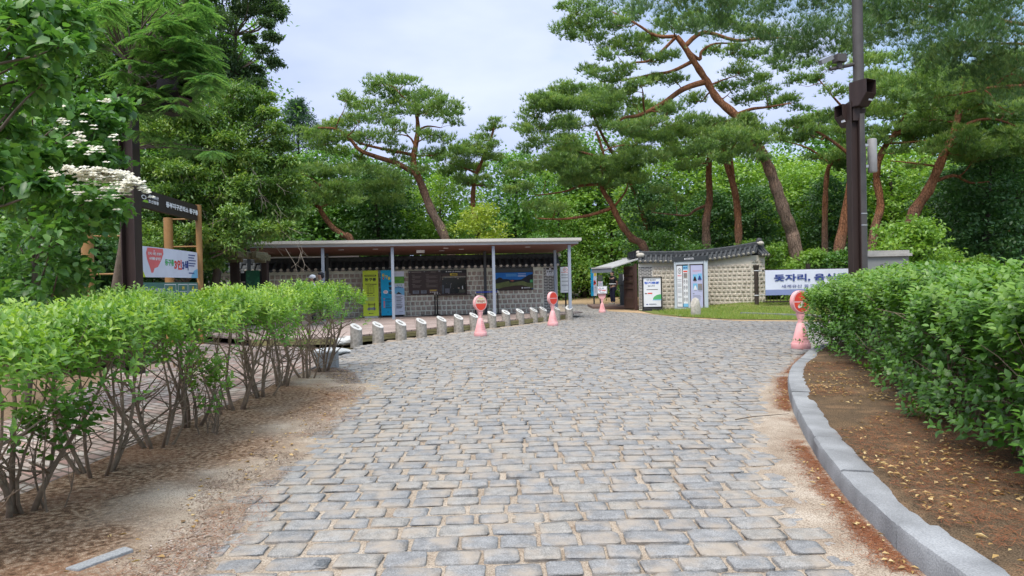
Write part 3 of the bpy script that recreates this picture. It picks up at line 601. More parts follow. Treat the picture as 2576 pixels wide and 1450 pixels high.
q = MB(); q.ball(mid(2)+Vector((.33, -.22, 2.8)), (.13, .1, .09)); q.ball(mid(0)+Vector((.02, -.32, 2.47)), (.19, .09, .11)); q.build('mortar_lump', M_lime_mortar, rw, smooth=True)
# ================= canopy
cp = thing('ticket_canopy', 'long flat roofed canopy on slim grey posts over the ticket window', 'canopy', BL(.5, -1.2, 0))
def slab(mb, x0, x1, y0, y1, za, zb, t):  # za at y0, zb at y1 (underside)
    vs = [BL(x, y, z) for (y, z) in ((y0, za), (y1, zb)) for x in (x0, x1)]; vs += [v+Vector((0, 0, t)) for v in vs]
    mb.add(vs, [(0, 2, 3, 1), (4, 5, 7, 6), (0, 1, 5, 4), (2, 6, 7, 3), (0, 4, 6, 2), (1, 3, 7, 5)])
M_soff = mat('soffit_boards', (.22, .1, .07), (.13, .06, .044), scale=3, stretch=(.3, 9, 1), rough=.7)
q = MB(); slab(q, -5.3, 6.3, -2.42, 1.0, 2.72, 2.56, .02); q.build('soffit', M_soff, cp)
q = MB(); slab(q, -5.33, 6.33, -2.44, 1.02, 2.742, 2.582, .1); q.build('lower_fascia', M_falow, cp) if False else None
M_fasc = mat('pale_fascia', (.6, .58, .53), (.5, .48, .44), scale=2, rough=.5, stretch=(.2, 1, 6)); M_fasc2 = plain('grey_fascia', (.42, .45, .49), rough=.5)
q = MB(); slab(q, -5.33, 6.33, -2.44, 1.02, 2.742, 2.582, .085); q.build('lower_fascia', M_fasc2, cp)
q = MB(); slab(q, -5.36, 6.36, -2.5, 1.05, 2.83, 2.67, .02); slab(q, -5.42, 6.42, -2.56, 1.1, 2.852, 2.69, .1); q.build('roof_panel', M_fasc, cp)
for x in (-5.1, -2.66, -.3, 3.25, 6.02):
    q = MB(); q.box(BL(x, -2.28, (2.71+DZ)/2), (.1, .1, 2.71-DZ), rz=BA); q.build('post', M_grey if x > -5 else M_dgrey, cp)
for x in (-5.07, -2.74, -.42, 3.17, 5.93):
    q = MB(); q.box(BL(x, -.22, (2.61+DZ)/2), (.1, .1, 2.61-DZ), rz=BA); q.build('post', M_grey if x > 5 else M_dgrey, cp)
for x, y in ((-2.1, -1.6), (-.9, -1.7), (1.6, -1.7), (2.2, -1.2), (1.5, -.7), (4.6, -1.7)):
    q = MB(); z = 2.72-(y+2.42)*.047; q.lathe([(.09, -.012), (.1, -.006), (.1, 0)], 16, BL(x, y, z)); q.build('ceiling_light', M_white, cp)
q = MB(); q.box(BL(.7, -1.1, 2.6), (.3, .12, .1), rz=BA); q.box(BL(.7, -1.1, 2.655), (.05, .05, .03), rz=BA); q.build('ceiling_speaker', M_white, cp)
q = MB(); q.bar(BL(-5.1, .05, 2.5), BL(-1.6, .05, 2.5), .05, .05); q.build('back_rail', M_white, cp)
# ---- price board and ticket window
def board_thing(name, label, cat, O, R, w_, h, t, m, group=None, U=(0, 0, 1), edge=None):
    th = thing(name, label, cat, Vector(O)+Vector(R)*w_/2, group); U = Vector(U).normalized(); R = Vector(R).normalized(); Nn = R.cross(U)
    q = MB(); q.prism([Vector(O), Vector(O)+R*w_, Vector(O)+R*w_+U*h, Vector(O)+U*h], 0, -Nn*t); q.build('panel', m, th, bevel=0)
    return th
M_wine = plain('wine_brown_panel', (.04, .02, .018), rough=.3); M_fade = plain('faded_print', (.28, .24, .22))
t = board_thing('price_board', 'dark wine brown notice board with rows of small print on the stone wall', 'notice board', BL(.25, -.04, .98), BR, 1.2, .93, .05, M_wine)
B = Board(BL(.25, -.04, .98), BR, 1.2, .93)
B.lines(.1, .45, [.93], .03, M_fade); B.lines(.7, .9, [.93], .02, M_fade)
for x0, x1 in ((.1, .46), (.54, .92)):
    for z0 in (.82, .64, .44): B.lines(x0, x0+.1, [z0], .014, M_fade, rag=0); B.lines(x0+.02, x1, [z0-.05, z0-.085, z0-.12], .01, M_fade, rag=.4)
for x0, x1 in ((.12, .32), (.38, .56)): B.rect(x0, .06, x1, .19, M_gline, 1); B.lines(x0+.05, x1-.02, [.09, .13, .16], .012, M_ink)
B.rect(.64, .08, .92, .22, plain('rose_brown', (.16, .09, .08)), 1); B.lines(.67, .89, [.185, .155], .016, M_yel); B.ell(.69, .11, .015, .02, M_white, 2); B.lines(.72, .89, [.1], .02, M_white)
for x, y in ((.03, .05), (.03, .95), (.97, .05), (.97, .97), (.5, .96)): B.ell(x, y, .012, .016, M_steel, 3, 8)
B.build('print', None, t)
t = thing('ticket_window', 'dark glazed ticket window with black heading beside the price board', 'window', BL(1.95, 0, .98))
fr = MB(); z0, z1 = .96, 1.92
for x0, x1, a, c in ((1.47, 2.47, z0, z0+.05), (1.47, 2.47, z1-.07, z1), (1.47, 1.51, z0+.05, z1-.07), (2.43, 2.47, z0+.05, z1-.07)): fr.box(BL((x0+x1)/2, -.045, (a+c)/2), (x1-x0, .09, c-a), rz=BA)
fr.box(BL(1.97, -.035, z1-.16), (.92, .05, .18), rz=BA); frr = fr.build('frame', M_wine, t)
q = MB(); q.box(BL(1.97, -.015, z0+.355), (.916, .012, .61), rz=BA); q.build('pane', M_glass, t)
q = MB(); q.box(BL(1.98, -.08, z0-.01), (1.3, .16, .03), rz=BA); q.build('sill', M_wine, t)
B = Board(BL(1.47, -.09, z0), BR, 1.0, .96); B.rect(.03, .87, .97, .99, M_black, .5); B.text('표 사는 곳 (Tickets)', .5, .93, .07, M_white, 2, wid=.62); B.build('heading', None, t)
B = Board(BL(1.47, -.06, z0), BR, 1.0, .96); B.rect(.36, .78, .64, .86, M_yel, 1); B.lines(.43, .62, [.805], .035, M_ink, rag=0); B.poly([(.375, .82), (.41, .8), (.41, .84)], M_ink, 2); B.build('notice_strip', None, t)
B = Board(BL(1.47, -.022, z0), BR, 1.0, .96); B.rect(.05, .06, .12, .4, plain('paper_dim', (.1, .12, .14)), 1); B.rect(.16, .08, .34, .26, plain('paper_dim2', (.14, .15, .18)), 1); B.rect(.7, .08, .94, .2, plain('olive_box', (.09, .1, .07)), 1); B.rect(.37, .25, .385, .45, M_gline, 1); B.poly([(.82, .22), (.86, .22), (.84, .36), (.82, .36)], M_white, 1); B.ell(.49, .1, .09, .06, M_black, 2); B.build('counter_papers', None, t)
# ---- landscape poster board
t = board_thing('poster_board', 'wide black poster board showing a tomb landscape under blue sky', 'poster', BL(3.5, -.05, 1.08), BR, 1.58, .89, .05, M_black)
B = Board(BL(3.5, -.05, 1.08), BR, 1.58, .89); B.rect(.03, .03, .99, .78, mat('print_sky', (.02, .12, .42), (.03, .2, .6), scale=1.5), 1)
B.poly([(.03, .45), (.15, .58), (.2, .56), (.24, .5), (.34, .5), (.42, .47), (.6, .46), (.7, .47), (.78, .55), (.88, .66), (.99, .7), (.99, .2), (.03, .2)], M_ink, 2)
B.poly([(.03, .3), (.3, .38), (.4, .42), (.5, .34), (.62, .38), (.75, .4), (.85, .32), (.99, .3), (.99, .08), (.03, .08)], mat('print_grass', (.17, .2, .08), (.1, .13, .05), scale=6), 3)
B.poly([(.38, .42), (.43, .42), (.47, .48), (.52, .42), (.56, .42), (.53, .34), (.41, .34)], M_ink, 4); B.poly([(.42, .42), (.475, .46), (.53, .42), (.475, .39)], plain('print_tile_red', (.4, .12, .07)), 5)
B.poly([(.03, .03), (.25, .14), (.5, .2), (.7, .22), (.85, .16), (.99, .04), (.99, .03)], M_wine, 5); B.ell(.72, .1, .02, .035, M_white, 6); B.lines(.76, .93, [.08, .11], .015, M_white, 6)
B.lines(.32, .62, [.62, .66, .7], .014, M_lblue, 3); B.lines(.62, .85, [.6, .64, .71], .014, M_white, 3); B.rect(.92, .33, .99, .45, M_green, 4); B.rect(.015, .8, .99, .98, M_dgrey, 1); B.build('print', None, t)
# ---- number plate
t = board_thing('number_plate', 'white house number plate 197 with brown gable on the brick pier', 'sign', BL(5.62, -.02, 1.62), BR, .3, .25, .015, M_white)
B = Board(BL(5.62, -.02, 1.62), BR, .3, .34); B.poly([(0, .7), (1, .7), (.95, .84), (.75, .84), (.6, 1), (.4, 1), (.25, .84), (.05, .84)], M_dwood, 1); B.ell(.5, .83, .14, .12, M_white, 2); B.ell(.5, .83, .04, .035, M_ink, 3); B.text('197', .5, .48, .24, M_ink, 3, wid=.76, bold=.04); B.text('동구릉로', .5, .2, .12, M_gline, 2, wid=.6); B.build('print', None, t)
# ---- standing banners
def banner(label, x, y, w_, h, col, draw, lean=.03, base=M_black, yaw=0, z0=DZ, grp=None, name='standing_banner'):
    O = BL(x, y, z0+.07); R = Matrix.Rotation(yaw, 3, 'Z')@BR; fwd = Vector((-R.y, R.x, 0)); U = (Vector((0, 0, 1))+fwd*lean).normalized()
    t = thing(name, label, 'banner', O+R*w_/2-Vector((0, 0, .07)), grp); Nn = R.cross(U)
    q = MB(); q.prism([O, O+R*w_, O+R*w_+U*h, O+U*h], 0, -Nn*.012); q.build('cloth', col, t)
    q = MB(); q.prism([O+R*.04-Vector((0, 0, .07))-fwd*-.05, O+R*(w_-.04)-Vector((0, 0, .07))+fwd*.05, O+R*(w_-.04)-Vector((0, 0, .0))+fwd*.05, O+R*.04+fwd*.05], 0, fwd*.28); q.build('base', base, t, bevel=.01)
    q = MB(); q.tube([O+R*w_/2+fwd*.1-Vector((0, 0, .03)), O+R*w_/2+fwd*.05+U*h*.97], .012, 6); q.build('pole', M_black, t)
    B = Board(O, R, w_, h, U=U); draw(B); B.build('print', None, t); return t
def dr_lime(B):
    B.rect(.12, .87, .88, .905, M_ink, 1); B.lines(.17, .83, [.882], .012, M_lime, 2, rag=0); B.text('동구릉', .5, .8, .075, M_ink, 2, wid=.74, bold=.03); B.text('정규해설', .36, .70, .028, M_ink, 2, wid=.4, bold=.03); B.lines(.58, .9, [.69], .016, M_ink, 2)
    B.lines(.26, .72, [.655, .49], .012, M_ink, 2)
    for k, s in enumerate(('1회 10 : 00', '2회 10 : 30', '3회 13 : 00')): B.text(s, .5, .615-k*.044, .027, M_ink, 2, wid=.5, bold=.03)
    B.text('4회 15 : 00', .5, .455, .027, M_ink, 2, wid=.5, bold=.03); B.lines(.2, .82, [.405, .385, .36, .335], .006, M_gline, 2)
    for x in (.36, .72): B.rect(x, .12, x+.03, .29, M_dwood, 3)
    B.rect(.3, .255, .8, .268, M_dwood, 3); B.rect(.3, .235, .8, .243, M_dwood, 3); B.poly([(.25, .15), (.35, .19), (.55, .18), (.7, .2), (.85, .15), (.7, .125), (.5, .14), (.35, .12)], M_gline, 2); B.lines(.42, .66, [.05], .01, M_ink, 2); B.ell(.4, .055, .03, .012, M_ink, 2)
def dr_blue(B):
    for ch, x, y in (('동', .22, .89), ('구', .48, .855), ('릉', .72, .82)): B.text(ch, x, y, .07, M_yel, 2, wid=.24, bold=.04)
    B.ell(.22, .82, .07, .02, M_red, 3)
    for ch, y in (('탐', .70), ('험', .6), ('대', .5)): B.text(ch, .8, y, .075, M_ink, 2, wid=.26, bold=.05)
    B.ell(.4, .52, .2, .04, M_white, 2); B.lines(.27, .53, [.525, .505], .008, M_pinkr, 3, rag=0); B.lines(.36, .66, [.455, .43], .008, M_navy, 2)
    for y in (.36, .3, .27, .24, .21, .175): B.rect(.2, y, .32, y+.022, M_pinkr, 2)
    B.lines(.38, .92, [.365, .34, .305, .275, .245, .215, .18, .16], .009, M_ink, 2, rag=.4); B.lines(.5, .68, [.07], .01, M_ink, 2)
def dr_white(B):
    B.rect(0, .72, 1, .88, mat('print_leaf', (.08, .25, .06), (.2, .45, .08), scale=9), 1); B.poly([(0, .5), (1, .45), (1, .6), (.5, .66), (0, .6)], M_lblue, 1); B.poly([(.3, .47), (.5, .53), (.8, .47)], M_wine, 2); B.text('동구릉', .6, .68, .03, M_green, 2, wid=.5); B.text('정규해설', .55, .63, .035, M_navy, 2, wid=.7)
    B.rect(0, .45, .12, .62, M_red, 2); B.lines(.3, .85, [.42, .395, .36, .33, .31, .27, .24, .22, .19, .17, .15], .01, M_ink, 2, rag=.4); B.lines(.5, .9, [.07], .008, M_gline, 2)
banner('lime green banner about guided tours, leftmost of the three standing banners', -1.43, -.75, .56, 1.68, M_lime, dr_lime, base=M_white)
banner('bright blue banner with yellow heading, middle of the three standing banners', -.78, -.6, .43, 1.68, mat('cyan_print', (.01, .33, .6), (.02, .38, .66), scale=2), dr_blue, base=M_black)
banner('white banner with a green top strip, rightmost of the three standing banners', -.36, -.35, .44, 1.64, M_cloth, dr_white, base=M_black)
# ---- notice on stand at the canopy end
t = thing('standing_notice', 'tall white prohibition notice with black frame between canopy end posts', 'sign', (1.98+.2, 28.9, 0))
q = MB(); q.box((2.2, 28.92, 1.45), (.44, .06, 1.1)); q.build('panel', M_black, t); q = MB(); q.box((2.2, 28.98, .45), (.06, .05, .9)); q.box((2.2, 29.0, .03), (.6, .4, .06)); q.build('stand', M_black, t)
def dr_no(B):
    B.rect(.02, .02, .98, .98, M_white, 1); B.ring(.5, .88, .2, .075, .8, M_red, 2); B.rect(.42, .85, .46, .92, M_ink, 2); B.rect(.53, .85, .57, .92, M_ink, 2); B.text('반려동물 출입금지', .5, .775, .028, M_red, 2, wid=.8, bold=.03)
    for y in (.66, .56, .42, .27): B.lines(.12, .9, [y, y+.018, y+.036], .008, M_gline, 2)
    B.lines(.3, .9, [.1], .012, M_gline, 2)
B = Board((1.98, 28.888, .9), (1, 0, 0), .44, 1.1); dr_no(B); B.build('print', None, t)
# ---- queue stanchions
def stanchion(label, x, y, belt=None):
    t = thing('queue_post', label, 'barrier post', BL(x, y, DZ), 'retractable belt posts before the ticket window'); p = BL(x, y, DZ)
    q = MB(); q.lathe([(.15, 0), (.15, .015), (.1, .03), (.025, .05)], 20, p); q.build('base', M_black, t, smooth=40)
    q = MB(); q.lathe([(.022, .05), (.022, .82)], 12, p); q.build('pole', M_black, t, smooth=True)
    q = MB(); q.lathe([(.03, .8), (.032, .81), (.032, .9), (.02, .91)], 12, p); q.build('head', M_steel, t, smooth=40)
    if belt is not None:
        q = MB(); a = p+Vector((0, 0, .855)); b_ = BL(belt[0], belt[1], DZ+.855); q.bar(a+(b_-a)*.03, b_-(b_-a)*.03, .004, .045); q.build('belt', plain('blue_belt', (.03, .09, .5)), t)
stanchion('chrome headed belt post standing right under the price board', 1.22, -.35)
stanchion('belt post close behind another one under the price board', 1.32, -.12)
stanchion('belt post half hidden by the nearer pink parking sign', 2.75, -.5, belt=(3.62, -.42))
stanchion('belt post at the right end of the blue belt', 3.62, -.42)
q = MB(); q.box(BL(2.3, -.3, DZ+.012), (3.2, .3, .02), rz=BA); tag(q.build('cable_cover', M_black, loc=BL(2.3, -.3, DZ)), 'black cable cover strip lying on the deck along the wall foot', 'cable cover')
# ================= bollards
def bollard_mesh(seed):
    rr = random.Random(seed); seg = 22; r = .14; vs = []; fs = []; hs = (-.05, .06, .16, .26); lv = [r*1.03, r*1.01, r, r*.985]
    for k, (z, rad) in enumerate(zip(hs, lv)):
        for j in range(seg): a = 2*math.pi*j/seg; q = rad*(1+.03*(rr.random()-.5)); vs.append((q*math.cos(a), q*math.sin(a), z))
    tz = lambda x, y: .435-.5*x+.32*y
    for j in range(seg): a = 2*math.pi*j/seg; x, y = .135*math.cos(a), .135*math.sin(a); vs.append((x, y, tz(x, y)))
    for i in range(4):
        for j in range(seg): fs.append((i*seg+j, i*seg+(j+1) % seg, (i+1)*seg+(j+1) % seg, (i+1)*seg+j))
    fs.append(tuple(reversed(range(seg))))
    b_ = MB(); b_.add(vs, fs)
    f = MB(); vs = []; rings = ((.135, 0), (.128, .012), (.1, .012), (.092, .004), (0, .004))
    nn = Vector((.5, -.32, 1)).normalized()
    for rad, o in rings[:-1]:
        for j in range(seg): a = 2*math.pi*j/seg; x, y = rad*math.cos(a), rad*math.sin(a); vs.append(Vector((x, y, tz(x, y)))+nn*o)
    vs.append(Vector((0, 0, tz(0, 0)))+nn*.004); fs = []
    for i in range(3):
        for j in range(seg): fs.append((i*seg+j, i*seg+(j+1) % seg, (i+1)*seg+(j+1) % seg, (i+1)*seg+j))
    for j in range(seg): fs.append((3*seg+j, 3*seg+(j+1) % seg, 4*seg))
    f.add(vs, fs)
    c = MB(); U1 = Vector((1, 0, -.5)).normalized(); V1 = nn.cross(U1); cc = Vector((0, 0, tz(0, 0)))+nn*.006
    for k in range(6): # carved figure in relief: a few curved strokes
        a0 = rr.random()*6.28; pts = [cc+U1*((-.06+.024*k)+.012*math.sin(a0+j))+V1*(-.04+.02*j+.01*math.cos(a0*2+j)) for j in range(4+rr.randint(0, 1))]; c.tube(pts, .009, 5)
    return b_, f, c
names = ['first', 'second', 'third', 'fourth', 'fifth', 'sixth', 'seventh', 'eighth', 'ninth', 'tenth', 'eleventh', 'twelfth', 'thirteenth', 'fourteenth']
M_face = mat('carved_white_stone', (.6, .6, .58), (.45, .45, .43), scale=25, bump=.3)
for i, p in enumerate(bolw):
    lab = f'round stone bollard with slanted carved top, {names[i]} of the row counting from the hedge'
    t = thing('stone_bollard', lab, 'bollard', (p.x, p.y, 0), 'carved stone bollards before the deck')
    A, Bf, Cc = bollard_mesh(i); rz = random.uniform(-.12, .12)
    if i == 13: rz = -1.1
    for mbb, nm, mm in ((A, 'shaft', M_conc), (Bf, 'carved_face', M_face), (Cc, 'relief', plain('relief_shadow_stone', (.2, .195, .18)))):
        mbb.v = [tuple(Matrix.Rotation(rz, 3, 'Z')@Vector(v)+Vector((p.x, p.y, 0))) for v in mbb.v]; mbb.build(nm, mm, t, smooth=35)
# ================= pink moveable signs
def pink_sign(label, p, s, yaw, face):
    t = thing('road_sign_cone', label, 'cone sign', p, 'pink plastic cone signs on the cobbles')
    Rz = Matrix.Rotation(yaw, 3, 'Z')
    def fin(mbb, nm, mm=None, smooth=35):
        mbb.v = [tuple(Rz@(Vector(v)*s)+Vector(p)) for v in mbb.v]; return mbb.build(nm, mm, t, smooth=smooth)
    q = MB(); q.lathe([(.165, 0), (.172, .01), (.172, .1), (.165, .112), (.158, .118), (.16, .125)], 28); q.lathe([(.155, .12), (.068, .46), (.05, .485), (.05, .5)], 28)
    for k in range(5): z = .2+k*.05; r0 = .155-(z-.12)/.34*.087; q.box((0, -r0+.004, z), (.1-.012*k, .022, .018))
    fin(q, 'base', M_pink)
    q = MB(); q.lathe([(.05, .5), (.048, .56), (.055, .62)], 20)
    vs = []; K = 24
    q.prism([Vector((x, -.035, z)) for x, z in ((-.05, .56), (.05, .56), (.085, .74), (-.085, .74))], 0, (0, .07, 0))
    q.prism([Vector((.19*math.cos(2*math.pi*j/K), -.05, .875+.205*math.sin(2*math.pi*j/K))) for j in range(K)], 0, (0, .1, 0)); fin(q, 'head', M_pink)
    B = Board((-.19, -.05, .67), (1, 0, 0), .38, .41); face(B)
    if B.v: fin(B, 'face_print', None, False)
    return t
def face_parking(B):
    n = 20; up = [(.5+.42*math.cos(math.pi*j/n), .5+.42*math.sin(math.pi*j/n)) for j in range(n+1)]; dn = [(.5+.42*math.cos(math.pi+math.pi*j/n), .47+.42*math.sin(math.pi+math.pi*j/n)) for j in range(n+1)]
    B.poly(up, plain('cream_print', (.75, .66, .5)), 1); B.poly(dn, M_red, 1); B.text('주차금지', .5, .62, .17, plain('dark_red_print', (.35, .05, .05)), 2, wid=.62, bold=.03); B.lines(.3, .7, [.78], .03, M_yel, 2, rag=0)
def face_stop(B):
    n = 20; up = [(.5+.42*math.cos(math.pi*j/n), .53+.4*math.sin(math.pi*j/n)) for j in range(n+1)]; dn = [(.5+.42*math.cos(math.pi+math.pi*j/n), .46+.42*math.sin(math.pi+math.pi*j/n)) for j in range(n+1)]
    B.poly(up, M_red, 1); B.poly(dn, M_red, 1)
def face_torn(B): face_stop(B); B.poly([(.25, .3), (.5, .48), (.62, .38), (.5, .24), (.3, .2)], plain('torn_white', (.7, .68, .6)), 3); B.poly([(.5, .8), (.75, .86), (.9, .78), (.7, .74)], M_white, 3)
pA = GP(1915/1.5839, 1340/1.5839); pB = GP(2203/1.5839, 1299/1.5839); pC = GP(2400/1.5839, 1246/1.5839); pD = Vector((5.63, 13.75, 0))
pink_sign('faded pink cone sign with a cream parking ban face, between the bollards and the viewer', pA, 1.0, .62, face_parking)
pink_sign('pink cone sign with all red face, beside the last bollards of the row', pB, 1.0, .75, face_stop)
t = pink_sign('small pink cone sign carrying a white board, out in front of the gate step', pC, .86, 0, lambda B: None)
B = MB(); c = pC+Vector((-.0, -.1, .98)); B.box((c.x, c.y, c.z), (.42, .02, .33)); B.build('white_board', M_white, t); B = Board((c.x-.21, c.y-.0101, c.z-.165), (1, 0, 0), .42, .33)
B.ring(.5, .5, .0, .0, 1, M_ink, 1) if False else None
B.rect(.02, .02, .98, .05, M_ink, 1); B.rect(.02, .95, .98, .98, M_ink, 1); B.rect(.02, .05, .04, .95, M_ink, 1); B.rect(.96, .05, .98, .95, M_ink, 1); B.ring(.26, .55, .15, .25, .75, M_navy, 1); B.poly([(.12, .62), (.38, .5), (.36, .42), (.12, .54)], M_red, 2); B.text('주차금지', .67, .42, .2, M_red, 2, wid=.46, bold=.04); B.text('무단', .58, .7, .18, M_gline, 2, wid=.2, bold=.04); B.lines(.25, .8, [.16], .04, M_gline, 2); B.build('board_print', None, t)
pink_sign('pink cone sign with peeling red face at the kerb tip, half behind the right hedge', pD, 1.06, .25, face_torn)
# ================= loose kerb stones left of the bollards
def rock(name, label, cat, c, dims, seed, m=M_granite, rz=0, rough=.12, sub=3, boxy=.55):
    import bmesh
    bm = bmesh.new(); bmesh.ops.create_icosphere(bm, subdivisions=sub, radius=1); rr = random.Random(seed); pl = [(Vector((rr.uniform(-1, 1), rr.uniform(-1, 1), rr.uniform(-.6, 1))).normalized(), rr.uniform(.7, .95)) for _ in range(9)]
    for v in bm.verts:
        p = v.co.copy(); mxx = max(abs(p.x), abs(p.y), abs(p.z)); p = p.lerp(p/mxx*.8, boxy)
        for n_, dd in pl:
            e = p.dot(n_)-dd
            if e > 0: p -= n_*e
        p *= 1+rough*(rr.random()-.5)*.5; v.co = Vector((p.x*dims[0]/1.6, p.y*dims[1]/1.6, p.z*dims[2]/1.6))
    me = bpy.data.meshes.new(name); bm.to_mesh(me); bm.free(); me.materials.append(m); o = link_mesh(name, me, None, Vector(c)+Vector((0, 0, dims[2]*.42))); o.rotation_euler = (0, 0, rz); return tag(o, label, cat)
M_pale = mat('pale_granite', (.6, .61, .6), (.4, .41, .4), scale=12, bump=.8, bscale=40, c3=(.52, .53, .52))
a = GP(878, 868); rock('kerb_boulder', 'rough white granite kerb piece ending at the first bollard', 'stone', (a.x-.12, a.y+.25, 0), (.55, .5, .2), 3, M_pale, .6)
a = GP(855, 893); rock('kerb_boulder', 'lower white granite kerb piece lying behind the squared block', 'stone', (a.x-.2, a.y+.1, 0), (.75, .45, .15), 5, M_pale, 1.0)
q = MB(); a = GP(828, 930); q.box((a.x-.08, a.y+.2, .14), (.36, .34, .3), rz=.12, taper=.97); o = q.build('granite_block', M_granite, loc=(a.x-.08, a.y+.2, 0), bevel=.012); tag(o, 'squared grey granite block at the far end of the left hedge', 'stone block')
a = GP(258, 1425); q = MB(); q.prism([(a.x-.12, a.y-.12, 0), (a.x-.04, a.y-.14, 0), (a.x+.1, a.y+.12, 0), (a.x+.03, a.y+.16, 0)], 0, (0, 0, .045)); tag(q.build('kerb_offcut', M_granite, loc=(a.x, a.y, 0), bevel=.006), 'narrow grey stone sliver sunk in the dirt at the near left', 'stone')
a = GP(1750, 795/1.0, .05); rock('standing_stone', 'small pale upright stone on the grass before the framed signboard', 'stone', (GP(1750, 797).x, GP(1750, 797).y, -.02), (.34, .26, .72), 8, mat('marker_stone', (.5, .48, .42), (.34, .32, .28), scale=14, bump=.6), .2, rough=.1, boxy=.4)
# ================= gate
def gy(x, Y): return P(x, 700, Y).x
# open door leaf of brown bars
a = Vector((5.5, 31.6, 0)); c = Vector((gy(1571, 33.2), 33.2, 0)); d = (c-a); ln = d.length; d.normalize()
t = thing('gate_door', 'tall brown barred wooden gate leaf standing open beside the brick pier', 'gate', a); zt_ = 2.02
fr = MB()
for u in (.045, ln-.045): fr.bar(a+d*u+Vector((0, 0, .1)), a+d*u+Vector((0, 0, zt_)), .09, .09)
for z, h_ in ((.14, .1), (1.0, .06), (1.3, .1), (1.62, .08), (1.98, .07), (.52, .08)): fr.bar(a+d*.09+Vector((0, 0, z)), a+d*(ln-.09)+Vector((0, 0, z)), .07, h_)
fr.build('frame', M_dwood, t)
q = MB(); n = 13
for i in range(n): u = .09+(ln-.18)*(i+.5)/n; q.bar(a+d*u+Vector((0, 0, .56)), a+d*u+Vector((0, 0, 1.95)), .028, .03)
q.build('bars', M_dwood, t)
q = MB(); q.bar(a+d*.09+Vector((0, 0, .33)), a+d*(ln-.09)+Vector((0, 0, .33)), .03, .3); q.build('lower_panel', M_dwood, t)
t = thing('gate_post', 'brown wooden gate post against the brick pier', 'post', (5.52, 31.42, 0)); q = MB(); q.box((5.53, 31.42, 1.05), (.12, .12, 2.1)); q.build('shaft', M_dwood, t)
# dark gate eave and awning
t = thing('gate_eave', 'black ribbed eave board above the barred gate leaf', 'roof', (5.3, 32.4, 2.2))
q = MB(); A = P(1582, 652, 32.6); Bq = P(1615, 648, 32.2); q.prism([A, Bq, P(1617, 632, 32.2), P(1610, 627, 32.3), P(1583, 635, 32.6)], 0, (0, .5, 0)); q.build('board', M_black, t)
q = MB()
for k in range(7): u = k/6; p = A.lerp(Bq, u); q.box((p.x, p.y-.01, p.z+.13), (.02, .02, .22))
q.build('ribs', M_dgrey, t)
t = thing('awning', 'grey retractable awning reaching out from the gate toward the canopy', 'awning', P(1560, 665, 33))
F0 = P(1505, 671, 32.6); F1 = P(1538, 673, 31.9); K1 = P(1613, 648, 32.2); K0 = K1+Vector((-.5, 2.2, 0)); F0 = F1+Vector((-.68, 1.9, 0))
q = MB(); q.add([F1, K1, K0, F0], [(0, 1, 2, 3)]); o = q.build('cloth', plain('awning_cloth', (.42, .43, .43)), t); md = o.modifiers.new('s', 'SOLIDIFY'); md.thickness = .012
q = MB(); q.bar(F1, F0, .07, .07); q.bar(F1+Vector((0, 0, -.02)), K1+Vector((0, 0, -.03)), .045, .05); q.bar(K1, K0, .1, .1); q.build('frame', plain('awning_metal', (.5, .5, .5)), t)
q = MB(); q.bar(F1+Vector((0, 0, -.13)), F0+Vector((0, 0, -.13)), .012, .2); q.build('valance', M_gline, t)
# low step and things beyond the gate
q = MB(); q.prism([(3.9, 34.2, 0), (6.0, 33.2, 0), (6.6, 37.5, 0), (4.0, 37.5, 0)], 0, (0, 0, .12)); o = q.build('gate_step', mat('step_boards', (.2, .13, .11), (.13, .085, .07), scale=3), loc=(5, 35, 0)); tag(o, 'low brown boarded step inside the gate under the guard', 'step')
def guard():
    pass
def skin_person(name, label, loc, joints, edges, radii, yaw, parts, skin=(.42, .26, .19)):
    t = thing(name, label, 'person', loc)
    Rz = Matrix.Rotation(yaw, 3, 'Z')
    def grow(nm, J, E, Rr, m, sub=2):
        keys = list(J); me = bpy.data.meshes.new(nm); me.from_pydata([tuple(Rz@Vector(J[k])) for k in keys], [(keys.index(a_), keys.index(b_)) for a_, b_ in E], [])
        o = bpy.data.objects.new(nm, me); COL.objects.link(o); o.modifiers.new('k', 'SKIN'); s = o.modifiers.new('s', 'SUBSURF'); s.levels = sub; s.render_levels = sub
        for i, k in enumerate(keys): r = Rr[k]; me.skin_vertices[0].data[i].radius = r if hasattr(r, '__len__') else (r, r)
        me.skin_vertices[0].data[0].use_root = True
        bpy.context.view_layer.update(); dg = bpy.context.evaluated_depsgraph_get(); m2 = bpy.data.meshes.new_from_object(o.evaluated_get(dg)); bpy.data.objects.remove(o)
        m2.materials.clear(); m2.materials.append(m); m2.polygons.foreach_set('use_smooth', [True]*len(m2.polygons)); p = link_mesh(nm, m2, t); return p
    grow('body', joints, edges, radii, plain('skin_%s' % name, skin))
    for nm, J, E, Rr, m in parts: grow(nm, J, E, Rr, m)
    return t, Rz
